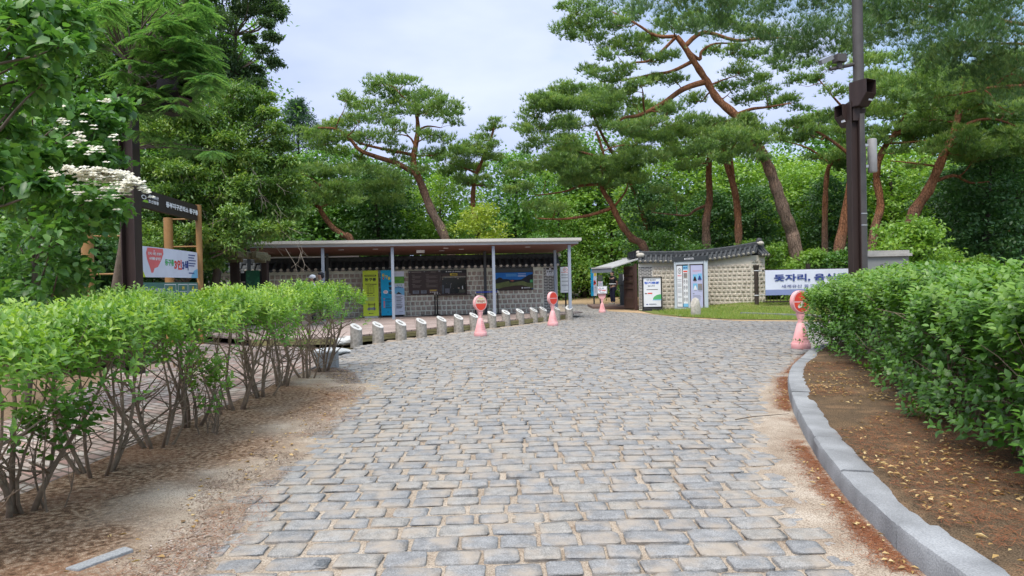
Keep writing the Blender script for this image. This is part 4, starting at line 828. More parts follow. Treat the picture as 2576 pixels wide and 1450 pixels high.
def person(name, label, loc, H, yaw, shirt, trousers, hair_c, arms='behind', cap=None, pack=None, sleeve=.55):
    s = H/1.72
    J = {'pel': (0, 0, .92), 'ches': (0, .01, 1.25), 'neck': (0, .0, 1.45), 'chin': (0, -.015, 1.53), 'head': (0, -.02, 1.6), 'crown': (0, -.005, 1.67)}
    Rr = {'pel': (.15, .11), 'ches': (.16, .11), 'neck': .055, 'chin': (.062, .072), 'head': (.078, .095), 'crown': (.068, .08)}
    E = [('pel', 'ches'), ('ches', 'neck'), ('neck', 'chin'), ('chin', 'head'), ('head', 'crown')]
    for sd, sg in (('l', -1), ('r', 1)):
        J['hip'+sd] = (sg*.095, 0, .86); J['knee'+sd] = (sg*.1, -.01, .48); J['ank'+sd] = (sg*.1, .02, .09); J['toe'+sd] = (sg*.115, -.15, .04)
        J['sh'+sd] = (sg*.17, 0, 1.4)
        if arms == 'behind': J['el'+sd] = (sg*.26, .09, 1.15); J['wr'+sd] = (sg*.1, .22, .99); J['hd'+sd] = (sg*.03, .24, .96)
        else: J['el'+sd] = (sg*.25, .02, 1.12); J['wr'+sd] = (sg*.25, -.08, .9); J['hd'+sd] = (sg*.24, -.11, .82)
        Rr.update({'hip'+sd: .09, 'knee'+sd: .058, 'ank'+sd: .04, 'toe'+sd: (.04, .03), 'sh'+sd: .06, 'el'+sd: .04, 'wr'+sd: .026, 'hd'+sd: (.038, .022)})
        E += [('pel', 'hip'+sd), ('hip'+sd, 'knee'+sd), ('knee'+sd, 'ank'+sd), ('ank'+sd, 'toe'+sd), ('ches', 'sh'+sd), ('sh'+sd, 'el'+sd), ('el'+sd, 'wr'+sd), ('wr'+sd, 'hd'+sd)]
    J = {k: tuple(c*s for c in v) for k, v in J.items()}; Rr = {k: (tuple(c*s for c in v) if hasattr(v, '__len__') else v*s) for k, v in Rr.items()}
    sel = lambda ks: {k: J[k] for k in ks}
    up = lambda k, f: (tuple(c*f for c in Rr[k]) if hasattr(Rr[k], '__len__') else Rr[k]*f)
    JT = sel(['pel', 'hipl', 'kneel', 'hipr', 'kneer']); JT['pel'] = (0, 0, .97*s)
    for sd in 'lr': v = J['ank'+sd]; JT['ank'+sd] = (v[0], v[1], v[2]+.02)
    RT = {k: up(k, 1.2) for k in JT}; RT['pel'] = (.155*s, .125*s)
    for sd in 'lr': RT['ank'+sd] = .068*s; RT['knee'+sd] = .078*s
    ET = [('pel', 'hipl'), ('hipl', 'kneel'), ('kneel', 'ankl'), ('pel', 'hipr'), ('hipr', 'kneer'), ('kneer', 'ankr')]
    JS = sel(['ches', 'pel', 'shl', 'shr']); JS['neckb'] = (0, .005, 1.43*s); RS = {'ches': (.185*s, .14*s), 'pel': (.17*s, .14*s), 'shl': .08*s, 'shr': .08*s, 'neckb': .068*s}
    ES = [('ches', 'pel'), ('ches', 'shl'), ('ches', 'shr'), ('ches', 'neckb')]
    for sd in 'lr':
        v = Vector(J['sh'+sd]).lerp(Vector(J['el'+sd]), .85); JS['slv'+sd] = tuple(v); RS['slv'+sd] = .058*s; ES.append(('sh'+sd, 'slv'+sd))
    parts = [('shirt', JS, ES, RS, shirt), ('trousers', JT, ET, RT, trousers)]
    t, Rz = skin_person(name, label, loc, J, E, Rr, yaw, parts)
    L0 = Vector(loc)
    def fin(q, nm, m, sm=True): q.v = [tuple(Rz@(Vector(v)*s)+L0) for v in q.v]; return q.build(nm, m, t, smooth=sm)
    q = MB(); q.ball((0, .012, 1.665), (.087, .1, .075), 16, 10); q.ball((0, .05, 1.6), (.08, .07, .09), 12, 8); fin(q, 'hair', hair_c)
    q = MB(); q.ball((0, -.122, 1.595), (.013, .018, .022), 8, 6)
    for sg in (-1, 1): q.ball((sg*.082, -.01, 1.6), (.012, .02, .03), 8, 6)
    fin(q, 'ears_and_nose', MT['skin_%s' % name])
    q = MB()
    for sg in (-1, 1): q.ball((sg*.032, -.108, 1.622), (.012, .008, .006), 8, 6)
    q.ball((0, -.108, 1.555), (.022, .008, .005), 8, 6); fin(q, 'eyes_and_mouth', M_ink)
    for sg in (-1, 1):
        q = MB(); q.ball((sg*.112, -.07, .045), (.052, .14, .05), 12, 8); q.box((sg*.112, -.07, .012), (.1, .27, .024)); fin(q, 'shoe', plain('shoe_grey', (.25, .24, .2)), 40)
        # five fingers on each hand
        w0 = Vector(J['hd'+('l' if sg < 0 else 'r')])/s; e0 = Vector(J['wr'+('l' if sg < 0 else 'r')])/s; dv = (w0-e0).normalized(); q = MB(); sdv = dv.cross(Vector((0, 1, 0))).normalized()
        for k in range(4): b0 = w0+sdv*(.018*(k-1.5)); q.tube([b0, b0+dv*(.04+.006*(k in (1, 2))), b0+dv*.065+Vector((0, .012, -.008))], [.009, .008, .006], 6)
        q.tube([w0-dv*.03+sdv*.03, w0+sdv*.05+dv*.01], [.01, .008], 6); fin(q, 'fingers', MT['skin_%s' % name])
    if cap is not None:
        q = MB(); q.ball((0, .0, 1.67), (.1, .115, .085), 18, 10); q.prism([Vector((x, y, 1.655)) for x, y in ((-.08, -.06), (.08, -.06), (.075, -.16), (.03, -.2), (-.03, -.2), (-.075, -.16))], 0, (0, 0, .012)); fin(q, 'cap', cap)
    return t, fin
pg = Vector((5.2, 36.4, .12))
t, fin = person('person', 'person in black shirt and dark trousers standing inside the gate, hands behind the back', pg, 1.72, math.radians(-62), plain('black_shirt', (.008, .009, .012)), plain('navy_trousers', (.012, .014, .035)), M_ink)
q = MB(); q.tube([Vector((.2*math.cos(a_), .155*math.sin(a_), 1.06)) for a_ in [i*math.pi/10 for i in range(21)]], .022, 6); fin(q, 'reflective_belt', M_white)
pa = Vector((-6.35, 21.6, DZ*0+.0)); 
def onx(x, Y): return P(x, 725, Y).x
t, _ = person('person', 'person in a white cap behind the left hedge, beside a dark haired companion', (onx(787, 22.2), 22.2, DZ), 1.56, math.radians(-70), plain('pale_shirt', (.6, .6, .62)), plain('dark_trousers', (.03, .03, .035)), M_ink, arms='down', cap=M_white)
t, _ = person('person', 'dark haired person seen past the white cap, behind the left hedge', (onx(805, 22.5), 22.6, DZ), 1.66, math.radians(-75), plain('grey_shirt', (.12, .13, .14)), plain('dark_trousers', (.03, .03, .035)), M_ink, arms='down')
# stand signs beyond
def standsign(name, label, cat, x0, x1, yt, yb, Y, m, draw=None, legs=True, yaw=0, floor=0):
    A = P(x0, yb, Y); Bp = P(x1, yb, Y); T = P(x0, yt, Y); w_ = (Bp.x-A.x); h_ = T.z-A.z; t = thing(name, label, cat, ((A.x+Bp.x)/2, Y, floor))
    q = MB(); q.box(((A.x+Bp.x)/2, Y, A.z+h_/2), (w_, .04, h_)); q.build('panel', m, t)
    if legs and A.z-floor > .06:
        q = MB(); q.box(((A.x+Bp.x)/2, Y+.05, (A.z+floor)/2+.05), (min(.08, w_*.5), .04, A.z-floor+.1)); q.box(((A.x+Bp.x)/2, Y+.05, floor+.02), (w_*.9, .3, .04)); q.build('stand', M_dgrey, t)
    if draw: B = Board((A.x, Y-.0201, A.z), (1, 0, 0), w_, h_); draw(B); B.build('print', None, t)
    return t
def dr_tri(B):
    B.rect(.45, .0, 1, 1, M_cloth, 1); B.rect(.55, .74, .95, .86, M_yel, 2); B.ell(.6, .5, .16, .03, M_white, 2); B.poly([(.45, .4), (.9, .45), (.8, .55), (.5, .6)], M_red, 2); B.lines(.1, .42, [.3, .26, .22, .18, .33], .012, M_navy, 2); B.lines(.55, .9, [.3, .26, .22, .18, .33, .14, .4], .012, M_gline, 2)
standsign('standing_banner', 'narrow blue and white banner beyond the gate, left of the green board', 'banner', 1487, 1502, 678, 745, 38.5, MT['cyan_print'], dr_tri)
def dr_gb(B): B.lines(.1, .9, [.94, .9, .85, .8, .75, .7], .014, M_fade, 2, rag=.2); B.rect(.05, .02, .95, .6, M_cloth, 1); B.rect(.15, .54, .7, .57, M_red, 2); B.lines(.12, .88, [.1+.04*k for k in range(10)], .012, M_gline, 2)
standsign('notice_board', 'green notice board with a pasted white sheet beyond the gate', 'notice board', 1504, 1517, 693, 731, 38, plain('board_green', (.05, .09, .06)), dr_gb)
def dr_wc(B):
    B.text('화장실', .5, .83, .1, M_white, 2, wid=.7, bold=.05)
    for x in (.33, .67): B.ell(x, .66, .07, .03, M_white, 2); B.poly([(x-.1, .62), (x+.1, .62), (x+.06, .5), (x-.06, .5)], M_white, 2)
    B.ell(.4, .36, .25, .035, M_white, 2); B.lines(.35, .75, [.28, .24], .018, M_white, 2)
standsign('toilet_sign', 'dark purple toilet sign with white figures right of the guard', 'sign', 1539, 1551, 700, 731, 37.6, plain('dark_purple', (.035, .018, .035)), dr_wc)
t = thing('ticket_gate', 'dark grey column shaped ticket machine on the step by the gate leaf', 'machine', (gy(1564, 35), 35, .12)); X = gy(1564, 35)
q = MB(); q.box((X, 35, .68), (.2, .18, 1.12)); q.box((X, 35, .135), (.5, .4, .03)); q.build('column', M_dgrey, t)
q = MB(); q.box((X+.02, 34.98, 1.42), (.42, .22, .55), taper=.7); q.build('head', M_dgrey, t); q = MB(); q.box((X+.12, 34.87, 1.5), (.16, .01, .3)); q.build('screen', M_white, t)
# A-frame notice
t = thing('easel_sign', 'white closing day notice in a black easel before the brick pier', 'sign', (6.15, 30.6, 0))
A = P(1617, 776, 30.55); Bp = P(1665, 776, 30.55); T = P(1617, 697, 30.55); w_ = Bp.x-A.x+.02; h_ = T.z-A.z; cx = (A.x+Bp.x)/2
q = MB()
for x0, x1, z0, z1 in ((0, w_, 0, .06), (0, w_, h_-.04, h_), (0, .04, .06, h_-.04), (w_-.04, w_, .06, h_-.04)): q.box((A.x+(x0+x1)/2, 30.55, A.z+(z0+z1)/2), (x1-x0, .06, z1-z0))
q.build('frame', M_black, t)
q = MB(); q.box((cx, 30.57, A.z+h_/2), (w_-.08, .03, h_-.1)); q.build('panel', M_white, t)
q = MB(); q.box((cx, 30.5, .07), (w_+.06, .42, .14), taper=.85); q.box((A.x+.06, 30.57, A.z/2+.05), (.05, .04, A.z)); q.box((Bp.x-.04, 30.57, A.z/2+.05), (.05, .04, A.z)); q.build('base', M_black, t, bevel=.015)
B = Board((A.x+.04, 30.554, A.z+.06), (1, 0, 0), w_-.08, h_-.1); B.text('매주 월요일은', .45, .92, .05, M_gline, 2, wid=.52, bold=.03); B.text('정기휴관', .48, .82, .085, plain('royal_blue', (.03, .12, .6)), 2, wid=.85, bold=.05); B.text('입니다', .45, .715, .055, M_gline, 2, wid=.4, bold=.04)
B.lines(.18, .82, [.58], .018, M_wine, 2); B.rect(.24, .44, .5, .48, M_red, 2); B.rect(.08, .44, .2, .47, M_wine, 2); pts = [(1, .25), (1, .42), (.9, .42), (.75, .4), (.6, .34), (.52, .26), (.55, .24)]; B.poly(pts, M_green, 2); B.poly([(.5, .22), (1, .22), (1, .25), (.55, .245)], M_lblue, 3); B.lines(.3, .75, [.07, .09], .012, M_gline, 2); B.ell(.2, .08, .05, .02, M_navy, 2); B.build('print', None, t)
# framed signboard
S0 = Vector((gy(1698, 30.1), 30.1, 0)); S1 = Vector((gy(1779, 28.85), 28.85, 0)); d = (S1-S0); ln = d.length; d.normalize(); nr = Vector((d.y, -d.x, 0))
t = thing('framed_signboard', 'large pale grey framed board holding three posters before the stone wall', 'signboard', S0.lerp(S1, .5)); H = 2.12
fr = MB(); M_frame = plain('pale_blue_grey_frame', (.5, .56, .62))
for u0, u1 in ((0, .1), (ln-.14, ln), (ln*.45-.03, ln*.45+.05)): fr.bar(S0+d*(u0+u1)/2+Vector((0, 0, 0)), S0+d*(u0+u1)/2+Vector((0, 0, H)), .14 if u0 != ln*.45-.03 else .1, u1-u0)
for z in (.1, H-.06): fr.bar(S0+d*.1+Vector((0, 0, z)), S0+d*(ln-.14)+Vector((0, 0, z)), .12, .14)
fr.build('frame', M_frame, t)
q = MB(); q.bar(S0-d*.03+Vector((0, 0, H+.1)), S1+d*.03+Vector((0, 0, H+.1)), .18, .2); q.build('header', M_dgrey, t)
B = Board(S0+nr*.092+Vector((0, 0, H)), d, ln, .2); B.text('조선왕릉 동구릉', .52, .5, .45, M_white, 1, wid=.24); B.ell(.37, .5, .02, .16, M_white, 1); B.build('heading', None, t)
q = MB(); q.bar(S0+d*.1+Vector((0, 0, H/2)), S0+d*(ln-.14)+Vector((0, 0, H/2)), .03, H-.26); q.build('backing', M_dwood, t)
def poster(u0, u1, z0, z1, draw):
    B = Board(S0+d*u0+nr*.03+Vector((0, 0, z0)), d, u1-u0, z1-z0); draw(B); return B.build('poster', None, t)
def d1_(B):
    B.rect(0, 0, 1, 1, M_white, 0); B.ring(.5, .87, .3, .07, .8, M_wine, 1); B.rect(.42, .83, .48, .91, M_wine, 1); B.rect(.54, .84, .6, .9, M_wine, 1); B.text('출입금지', .5, .76, .035, M_pinkr, 1, wid=.75, bold=.04)
    for y in (.62, .66, .49, .52, .55, .34, .37, .4, .43, .22, .25, .08, .1): B.lines(.1, .95, [y], .01, M_gline, 1)
def d2_(B):
    B.rect(0, 0, 1, 1, M_white, 0); B.rect(0, .9, 1, 1, M_lblue, 1); B.text('관람수칙', .5, .945, .04, M_navy, 2, wid=.8, bold=.05); B.rect(.1, .84, .9, .875, M_red, 1); B.rect(.12, .7, .88, .82, M_fade, 1); B.ell(.4, .77, .14, .02, M_gline, 2); B.rect(.05, .685, .95, .69, M_ink, 1); B.rect(0, 0, 1, .08, M_lblue, 1)
    for i in range(4):
        for x in (.28, .75): B.ring(x, .61-i*.145, .17, .045, .78, M_wine, 1); B.poly([(x-.08, .59-i*.145), (x+.05, .6-i*.145), (x+.08, .64-i*.145), (x-.04, .63-i*.145)], M_gline, 2)
def d3_(B):
    B.rect(0, 0, 1, 1, plain('lavender_print', (.5, .52, .74)), 0); B.text('세계유산 동구릉 안내', .52, .86, .022, M_pinkr, 1, wid=.72, bold=.02)
    for i, (x, y) in enumerate(((.2, .63), (.6, .65), (.22, .42), (.62, .41))): B.rect(x-.02, y, x+.34, y+.15, M_lblue if i < 3 else M_fade, 1); B.poly([(x, y), (x+.32, y), (x+.2, y+.1), (x+.12, y+.1)], [M_wine, M_navy, M_white, M_gline][i], 2); B.lines(x+.04, x+.3, [y-.025], .01, M_gline, 1)
    B.lines(.18, .3, [.32], .02, M_gline, 1); B.lines(.18, .88, [.28, .255, .23, .205, .18, .155], .008, M_gline, 1)
poster(.13, ln*.45*.55, .2, H-.18, d1_); poster(ln*.45*.6, ln*.45-.04, .2, H-.18, d2_); poster(ln*.45+.1, ln-.2, .17, H-.17, d3_)
# ================= fence, posts and banner at right
t0 = Vector((9.75, 29.0, 0)); fz = lambda X: float(lawnz(np.array([X]), np.array([27.3]))[0])
M_fence = plain('dark_fence_brown', (.035, .026, .022))
f0 = Vector((9.7, 27.5, 0)); f1 = Vector((24, 26.6, 0))
t = thing('fence', 'low dark metal fence with square posts behind the white banner', 'fence', (10, 27.4, .3)); n = 0; q = MB(); X = 9.95
while X < 24:
    y = f0.y+(f1.y-f0.y)*(X-f0.x)/(f1.x-f0.x)
    q.box((X, y, 1.03), (.02, .02, 1.3)); X += .13
q.bar((9.8, f0.y, 1.66), (24, f1.y, 1.66), .05, .05); q.bar((9.8, f0.y, .42), (24, f1.y, .42), .04, .05); q.bar((9.8, f0.y, 1.2), (24, f1.y, 1.2), .03, .03); q.build('bars', M_fence, t)
for px in (2042, 2178, 2408, 2535, 2650): X = onx(px, 27.2); q = MB(); q.box((X, 27.62-.064*(X-9.7)*1.0+.02, 1.02), (.13, .13, 1.72)); q.build('post', M_fence, t)
t = thing('banner_post', 'round brown post tied with white straps at the end of the stone wall', 'post', (onx(1903, 27.9), 27.9, .1)); X = onx(1903, 27.9)
q = MB(); q.lathe([(.085, 0), (.085, 1.62), (.1, 1.64), (.12, 1.82)], 14, (X, 27.9, .05)); q.build('shaft', mat('post_bark', (.06, .045, .037), (.035, .027, .023), scale=9, bump=.4), t, smooth=35)
q = MB(); q.lathe([(.09, 0), (.09, .03)], 14, (X, 27.9, 1.64)); q.lathe([(.09, 0), (.09, .03)], 14, (X, 27.9, .66)); q.build('straps', M_white, t)
t = thing('fence_banner', 'white banner with large navy lettering stretched along the dark fence', 'banner', (12, 27.2, .7)); X0 = onx(1923, 27.5); w_ = 5.0; zb = P(1950, 743, 27.4).z; zt2 = P(1950, 680, 27.4).z; h_ = zt2-zb
bd = lambda x: .03+.012*math.sin(x*60)
B = Board((X0, 27.42, zb), (1, -.06, 0), w_, h_, bend=bd); B.rect(0, .0, 1, 1, M_cloth, 0, n=60); B.rect(0, .0, 1, .22, plain('slate_blue_print', (.22, .27, .5)), 1, n=60); o = B.build('cloth', None, t)
B = Board((X0, 27.37, zb), (1, -.06, 0), w_, h_); B.text('돗자리, 음식물', .345, .68, .3, M_navy, 1, wid=.56, bold=.035); B.text('세계유산 동구릉을 지켜', .33, .345, .13, M_navy, 1, wid=.42, bold=.01); B.build('lettering', None, t)
q = MB(); q.bar((X+.08, 27.9, 1.66), (X0, 27.42, zt2-.01), .012, .02); q.bar((X+.08, 27.9, .68), (X0, 27.42, zb+.03), .012, .02); q.build('ties', M_white, t)
# ================= poles at right
def lamp_head(mb, gl, c, yaw, s=1):
    Rz = Matrix.Rotation(yaw, 3, 'Z'); c = Vector(c)
    def tr(v): return Rz@(Vector(v)*s)+c
    side = [(-.16, -.2, .0), (-.16, -.2, .42), (-.16, .22, .42), (-.16, .22, .2), (-.16, .0, -.06), (-.16, -.1, -.06)]   # profile in yz, open front is +z? built as shell
    # hood: closed on back and sides, open to the front (-y)
    pr = [(.2, .44), (-.24, .44), (-.24, .14), (-.04, -.12), (.2, -.12)]
    for sx in (-.17, .17): mb.prism([tr((sx-.006, y, z)) for y, z in pr], 0, Rz@Vector((.012*s, 0, 0)))
    for (y0, z0), (y1, z1) in ((pr[0], pr[1]), (pr[2], pr[3]), (pr[3], pr[4]), (pr[4], pr[0])):
        a_ = Vector((0, y0, z0)); b_ = Vector((0, y1, z1)); nn = Vector((0, (b_-a_).z, -(b_-a_).y)).normalized()*.012
        mb.prism([tr((-.17, y0, z0)), tr((.17, y0, z0)), tr((.17, y1, z1)), tr((-.17, y1, z1))], 0, Rz@(nn*s))
    gl.box(tr((.09, -.11, .06)), (.1, .08, .12), rz=yaw)
Yc = 13.0; X = onx(2152, Yc)
t = thing('lamp_post', 'square brown steel lamp post with two box lamp hoods in front of the round pole', 'lamp post', (X, Yc, 0))
q = MB(); top = P(2140, 258, Yc).z
q.box((X-.075, Yc, top/2), (.016, .19, top)); q.box((X+.075, Yc, top/2-.15), (.016, .19, top-.3)); q.box((X, Yc, top/2-.15), (.135, .014, top-.3)); q.build('column', M_brown, t)
lh = MB(); gl = MB(); c = P(2168, 232, Yc-.12); lamp_head(lh, gl, (c.x, c.y, c.z-.16), math.radians(28), .78); o = lh.build('lamp_hood', M_brown, t); gl.build('lens', M_white, o)
lh = MB(); gl = MB(); c = P(2127, 283, Yc+.1); lamp_head(lh, gl, (c.x+.06, c.y+.1, c.z-.16), math.radians(-80), .68); o = lh.build('lamp_hood', M_brown, t); gl.build('lens', M_white, o)
q = MB(); q.box((c.x+.17, Yc+.02, c.z), (.3, .06, .08)); q.box((X+.03, Yc-.02, top-.1), (.13, .12, .5)); q.build('bracket', M_brown, t)
Yp = 13.7; Xp = onx(2168, Yp)
t = thing('camera_pole', 'round dark grey pole carrying a surveillance camera arm and a grey antenna', 'pole', (Xp, Yp, 0)); M_pole = mat('pole_grey_brown', (.09, .083, .08), (.065, .06, .058), scale=4, rough=.5)
q = MB(); q.lathe([(.2, 0), (.2, .02), (.115, .04), (.112, 3.9), (.1, 3.94), (.095, 7.5)], 20, (Xp, Yp, 0)); q.build('shaft', M_pole, t, smooth=40)
za = P(2150, 165, Yp).z
q = MB(); a_ = Vector((Xp-.08, Yp, za+.02)); e_ = P(2088, 175, Yp-.1); q.tube([a_, e_], [.035, .035], 10); q.build('arm', M_pole, t)
q = MB(); c = P(2112, 148, Yp-.1); q.box(c, (.2, .18, .15), rz=.2); q.box(c-Vector((0, 0, .14)), (.08, .08, .12)); q.build('control_box', M_pole, t, bevel=.008)
q = MB(); c = P(2078, 152, Yp-.15); Rm = Euler((0, math.radians(-24), .3)).to_matrix(); q.box(c, (.3, .1, .09), R=Rm); q.box(c+Vector((-.03, 0, .06)), (.36, .13, .012), R=Rm); q.build('camera', plain('camera_grey', (.22, .23, .24), rough=.5), t, bevel=.015)
q = MB(); c = P(2193, 392, Yp); zl = P(2193, 434, Yp).z; zh = P(2193, 350, Yp).z; q.lathe([(.0, 0), (.075, .0), (.085, .02), (.085, zh-zl-.02), (.075, zh-zl), (.0, zh-zl)], 16, (c.x+.01, Yp, zl)); q.build('antenna', mat('antenna_grey', (.36, .36, .36), (.3, .3, .3), rough=.4), t, smooth=40)
q = MB(); q.box((c.x-.1, Yp, zl+.12), (.12, .04, .05)); q.box((c.x-.1, Yp, zh-.12), (.12, .04, .05)); q.build('antenna_bracket', M_steel, t)
for yy in (520, 549): q = MB(); q.lathe([(.118, 0), (.118, .02)], 18, (Xp, Yp, P(2160, yy+20, Yp).z)); q.build('steel_band', M_steel, t)
Yb = 15.2; A = P(2172, 700, Yb); Bp = P(2287, 700, Yb); w_ = Bp.x-A.x; ztp = P(2230, 633, Yb).z
t = thing('control_cabinet', 'grey steel control cabinet with two doors beside the poles', 'cabinet', ((A.x+Bp.x)/2, Yb, 0)); cx = (A.x+Bp.x)/2; M_cab = mat('cabinet_grey', (.26, .27, .26), (.21, .22, .21), rough=.5, scale=3)
q = MB(); q.box((cx, Yb+.2, (ztp-.1)/2), (w_-.06, .5, ztp-.1)); q.build('body', M_cab, t, bevel=.006); q = MB(); q.box((cx, Yb+.2, ztp-.08), (w_+.04, .62, .06)); q.box((cx, Yb+.2, ztp-.015), (w_-.02, .5, .07)); q.build('top', mat('cabinet_top', (.42, .41, .38), (.3, .29, .27), scale=8), t, bevel=.004)
for u0, u1 in ((.03, .44), (.46, .97)): q = MB(); q.box((A.x+w_*(u0+u1)/2, Yb-.056, (ztp-.2)/2), (w_*(u1-u0)-.02, .012, ztp-.26)); o = q.build('door', M_cab, t); q = MB(); q.box((A.x+w_*u1-.07, Yb-.068, ztp-.33), (.05, .012, .09)); q.build('handle', M_black, o)
q = MB(); q.tube([(A.x+w_*.3, Yb-.064, ztp-.4), (A.x+w_*.3, Yb-.075, ztp-.4)], .05, 14); q.build('meter', M_black, t)
# ================= left poles and big sign frame
YL = 12.0; XL = onx(334, YL)
t = thing('lamp_post', 'broad dark brown steel lamp post standing before the big entrance sign', 'lamp post', (XL, YL, 0)); top = P(334, 236, YL).z
q = MB(); q.box((XL-.11, YL, top/2), (.02, .24, top)); q.box((XL+.11, YL, top/2), (.02, .24, top)); q.box((XL, YL, top/2), (.2, .016, top)); q.build('column', M_brown, t)
for (px, py, yw) in ((438, 246, 75),):
    lh = MB(); gl = MB(); c = P(px, py, YL-.1); lamp_head(lh, gl, (c.x, c.y, c.z-.15), math.radians(yw), .95); o = lh.build('lamp_hood', M_brown, t); gl.build('lens', M_white, o)
q = MB(); q.box((XL+.3, YL, top-.1), (.5, .08, .1)); q.build('bracket', M_brown, t)
N0 = Vector((onx(323, 13.9), 13.9, 0)); N1 = Vector((onx(504, 18.0), 18.0, 0)); d = (N1-N0); ln = d.length; d.normalize(); sd = Vector((-d.y, d.x, 0))  # sd points left/back
t = thing('entrance_sign', 'tall sign frame with ochre posts and a dark header lettered in white', 'sign', N0.lerp(N1, .5)); zh = P(504, 518, 18).z; zl = P(504, 556, 18).z
for Nn in (N0, N1):
    for k, (off, rr_, hh) in enumerate(((0, .075, zh+.02), (.75, .11, zh-.3))):
        q = MB(); c = Nn+sd*off+Vector((0, 0, 0)); q.lathe([(rr_, 0), (rr_, hh)], 14, c); q.build('post', M_ochre, t, smooth=40)
    for z in (.35, 1.1, 1.75, 2.5, 3.2): q = MB(); q.tube([Nn+sd*.05+Vector((0, 0, z)), Nn+sd*.66+Vector((0, 0, z))], .018, 6); q.build('rung', M_ochre, t)
q = MB(); q.prism([N0+d*.02+Vector((0, 0, zl)), N1-d*.07+Vector((0, 0, zl)), N1-d*.07+Vector((0, 0, zh)), N0+d*.02+Vector((0, 0, zh))], 0, sd*.12); q.build('header', M_dwood if False else plain('header_brown', (.035, .026, .024)), t)
O = N0+Vector((0, 0, zl))-sd*.004; B = Board(O, d, ln, zh-zl); B.text('세계유산', .32, .68, .2, M_white, 1, wid=.13, bold=.03); B.text('조선왕릉', .32, .4, .2, M_white, 1, wid=.13, bold=.03); B.ring(.2, .55, .03, .12, .7, M_white, 1); B.text('동부지구관리소 동구릉', .72, .48, .34, M_white, 12, wid=.5, bold=.05); B.build('lettering', None, t)
zb1 = P(504, 700, 18).z; zt1 = P(504, 636, 18).z
t = thing('event_banner', 'white event banner with a red balloon shape hung between the ochre posts', 'banner', N0.lerp(N1, .5)+Vector((0, 0, zb1)))
def pxof(p): q = _R.transposed()@(p-Vector((0, 0, CAMZ))); return 1288-1768*q.x/q.z
ub = min((ln*k/200 for k in range(200)), key=lambda u: abs(pxof(N0+d*u+Vector((0, 0, zb1)))-355))
def bow(x): return .05*math.sin(x*math.pi)
O = N0+d*ub+Vector((0, 0, zb1)); B = Board(O, d, ln-ub-.08, zt1-zb1, bend=lambda x: -.03+bow(x)); B.rect(0, 0, 1, 1, M_cloth, 0)
B.poly([(.84, 0), (.86, .12), (.91, .28), (.98, .35), (1, .35), (1, 0)], M_lblue, 1); B.poly([(0, 0), (0, .4), (.03, .3), (.07, .05), (.075, 0)], M_lime, 1)
B.poly([(.11, .97), (.33, .97), (.335, .8), (.3, .58), (.25, .35), (.2, .3), (.18, .15), (.155, .15), (.14, .3), (.1, .6), (.09, .8)], M_pinkr, 1)
B.text('건국, 시련, 번영의', .21, .78, .1, M_white, 2, wid=.19, bold=.04); B.text('시대를 살아간', .21, .62, .1, M_white, 2, wid=.16, bold=.04); B.text('동구릉', .43, .52, .22, M_green, 2, wid=.15, bold=.04); B.text('3인', .58, .47, .36, M_red, 2, wid=.14, bold=.05); B.text('3색', .72, .46, .36, M_navy, 2, wid=.13, bold=.05)
B.lines(.79, .97, [.84, .74, .64, .53, .44, .16], .04, M_navy, 2, rag=.3); B.build('cloth', None, t)
zb2 = P(504, 765, 18).z; zt2 = P(504, 711, 18).z
t = thing('route_banner', 'dark green banner with framed fields below the white event banner', 'banner', N0.lerp(N1, .5)+Vector((0, 0, zb2))); M_teal = plain('teal_print', (.08, .2, .17)); O = N0+d*ub+Vector((0, 0, zb2)); B = Board(O, d, ln-ub-.08, zt2-zb2, bend=lambda x: -.03+bow(x)); B.rect(0, 0, 1, 1, M_teal, 0)
B.text('조선왕릉도보길 안내', .18, .7, .15, M_white, 2, wid=.3, bold=.02)
for k, (x, s) in enumerate(((.4, '동구릉'), (.63, '광릉'), (.84, '사릉'))):
    for r in ((x-.06, .9, x+.13, .93), (x-.06, .1, x-.055, .9), (x+.125, .1, x+.13, .9), (x-.04, .6, x+.11, .62)): B.rect(*r, M_white, 1, n=1)
    B.text(s, x+.035, .76, .14, M_yel, 2, wid=.07 if k == 0 else .05, bold=.04); B.lines(x-.03, x+.1, [.4, .3, .2], .04, M_fade, 2)
B.build('cloth', None, t)
# timber roofed map stand
Ym = 22.5; A = P(594, 700, Ym)
t = thing('map_board', 'brown map board under heavy weathered roof timbers', 'notice board', (onx(615, Ym), Ym, 0)); zt3 = P(620, 652, Ym).z
px = lambda x: onx(x, Ym)
for x0, x1, dy in ((583, 601, 0), (655, 668, .25)): q = MB(); q.box(((px(x0)+px(x1))/2, Ym+dy, zt3/2), (px(x1)-px(x0), .22, zt3)); q.build('post', M_brown, t)
q = MB(); q.box(((px(602)+px(655))/2, Ym+.12, .95), (px(655)-px(602), .05, zt3-.35)); q.build('panel', M_black, t)
B = Board((px(602), Ym+.094, .3), (1, 0, 0), px(655)-px(602), zt3-.4); B.rect(.27, .1, .93, .86, mat('map_green', (.02, .13, .05), (.04, .22, .09), c3=(.015, .09, .05), scale=7, rough=.3), 1); B.lines(.03, .24, [.3+.07*k for k in range(6)], .03, M_fade, 1, rag=.2); B.lines(.03, .2, [.82, .86], .03, M_white, 1); B.build('print', None, t)
for k in range(4): q = MB(); q.box((px(577)+.13+.27*k, Ym+.1+.03*k, zt3+.12), (.15, 1.1, .2), rz=0); q.build('roof_beam', M_timber, t, bevel=.012)
q = MB(); q.bar((px(572), Ym-.35, zt3+.13), (px(610), Ym-.45, zt3+.13), .1, .19); q.bar((px(612), Ym-.5, zt3+.14), (px(672), Ym+.3, zt3+.02), .14, .2); q.build('front_beam', M_timber, t, bevel=.012)
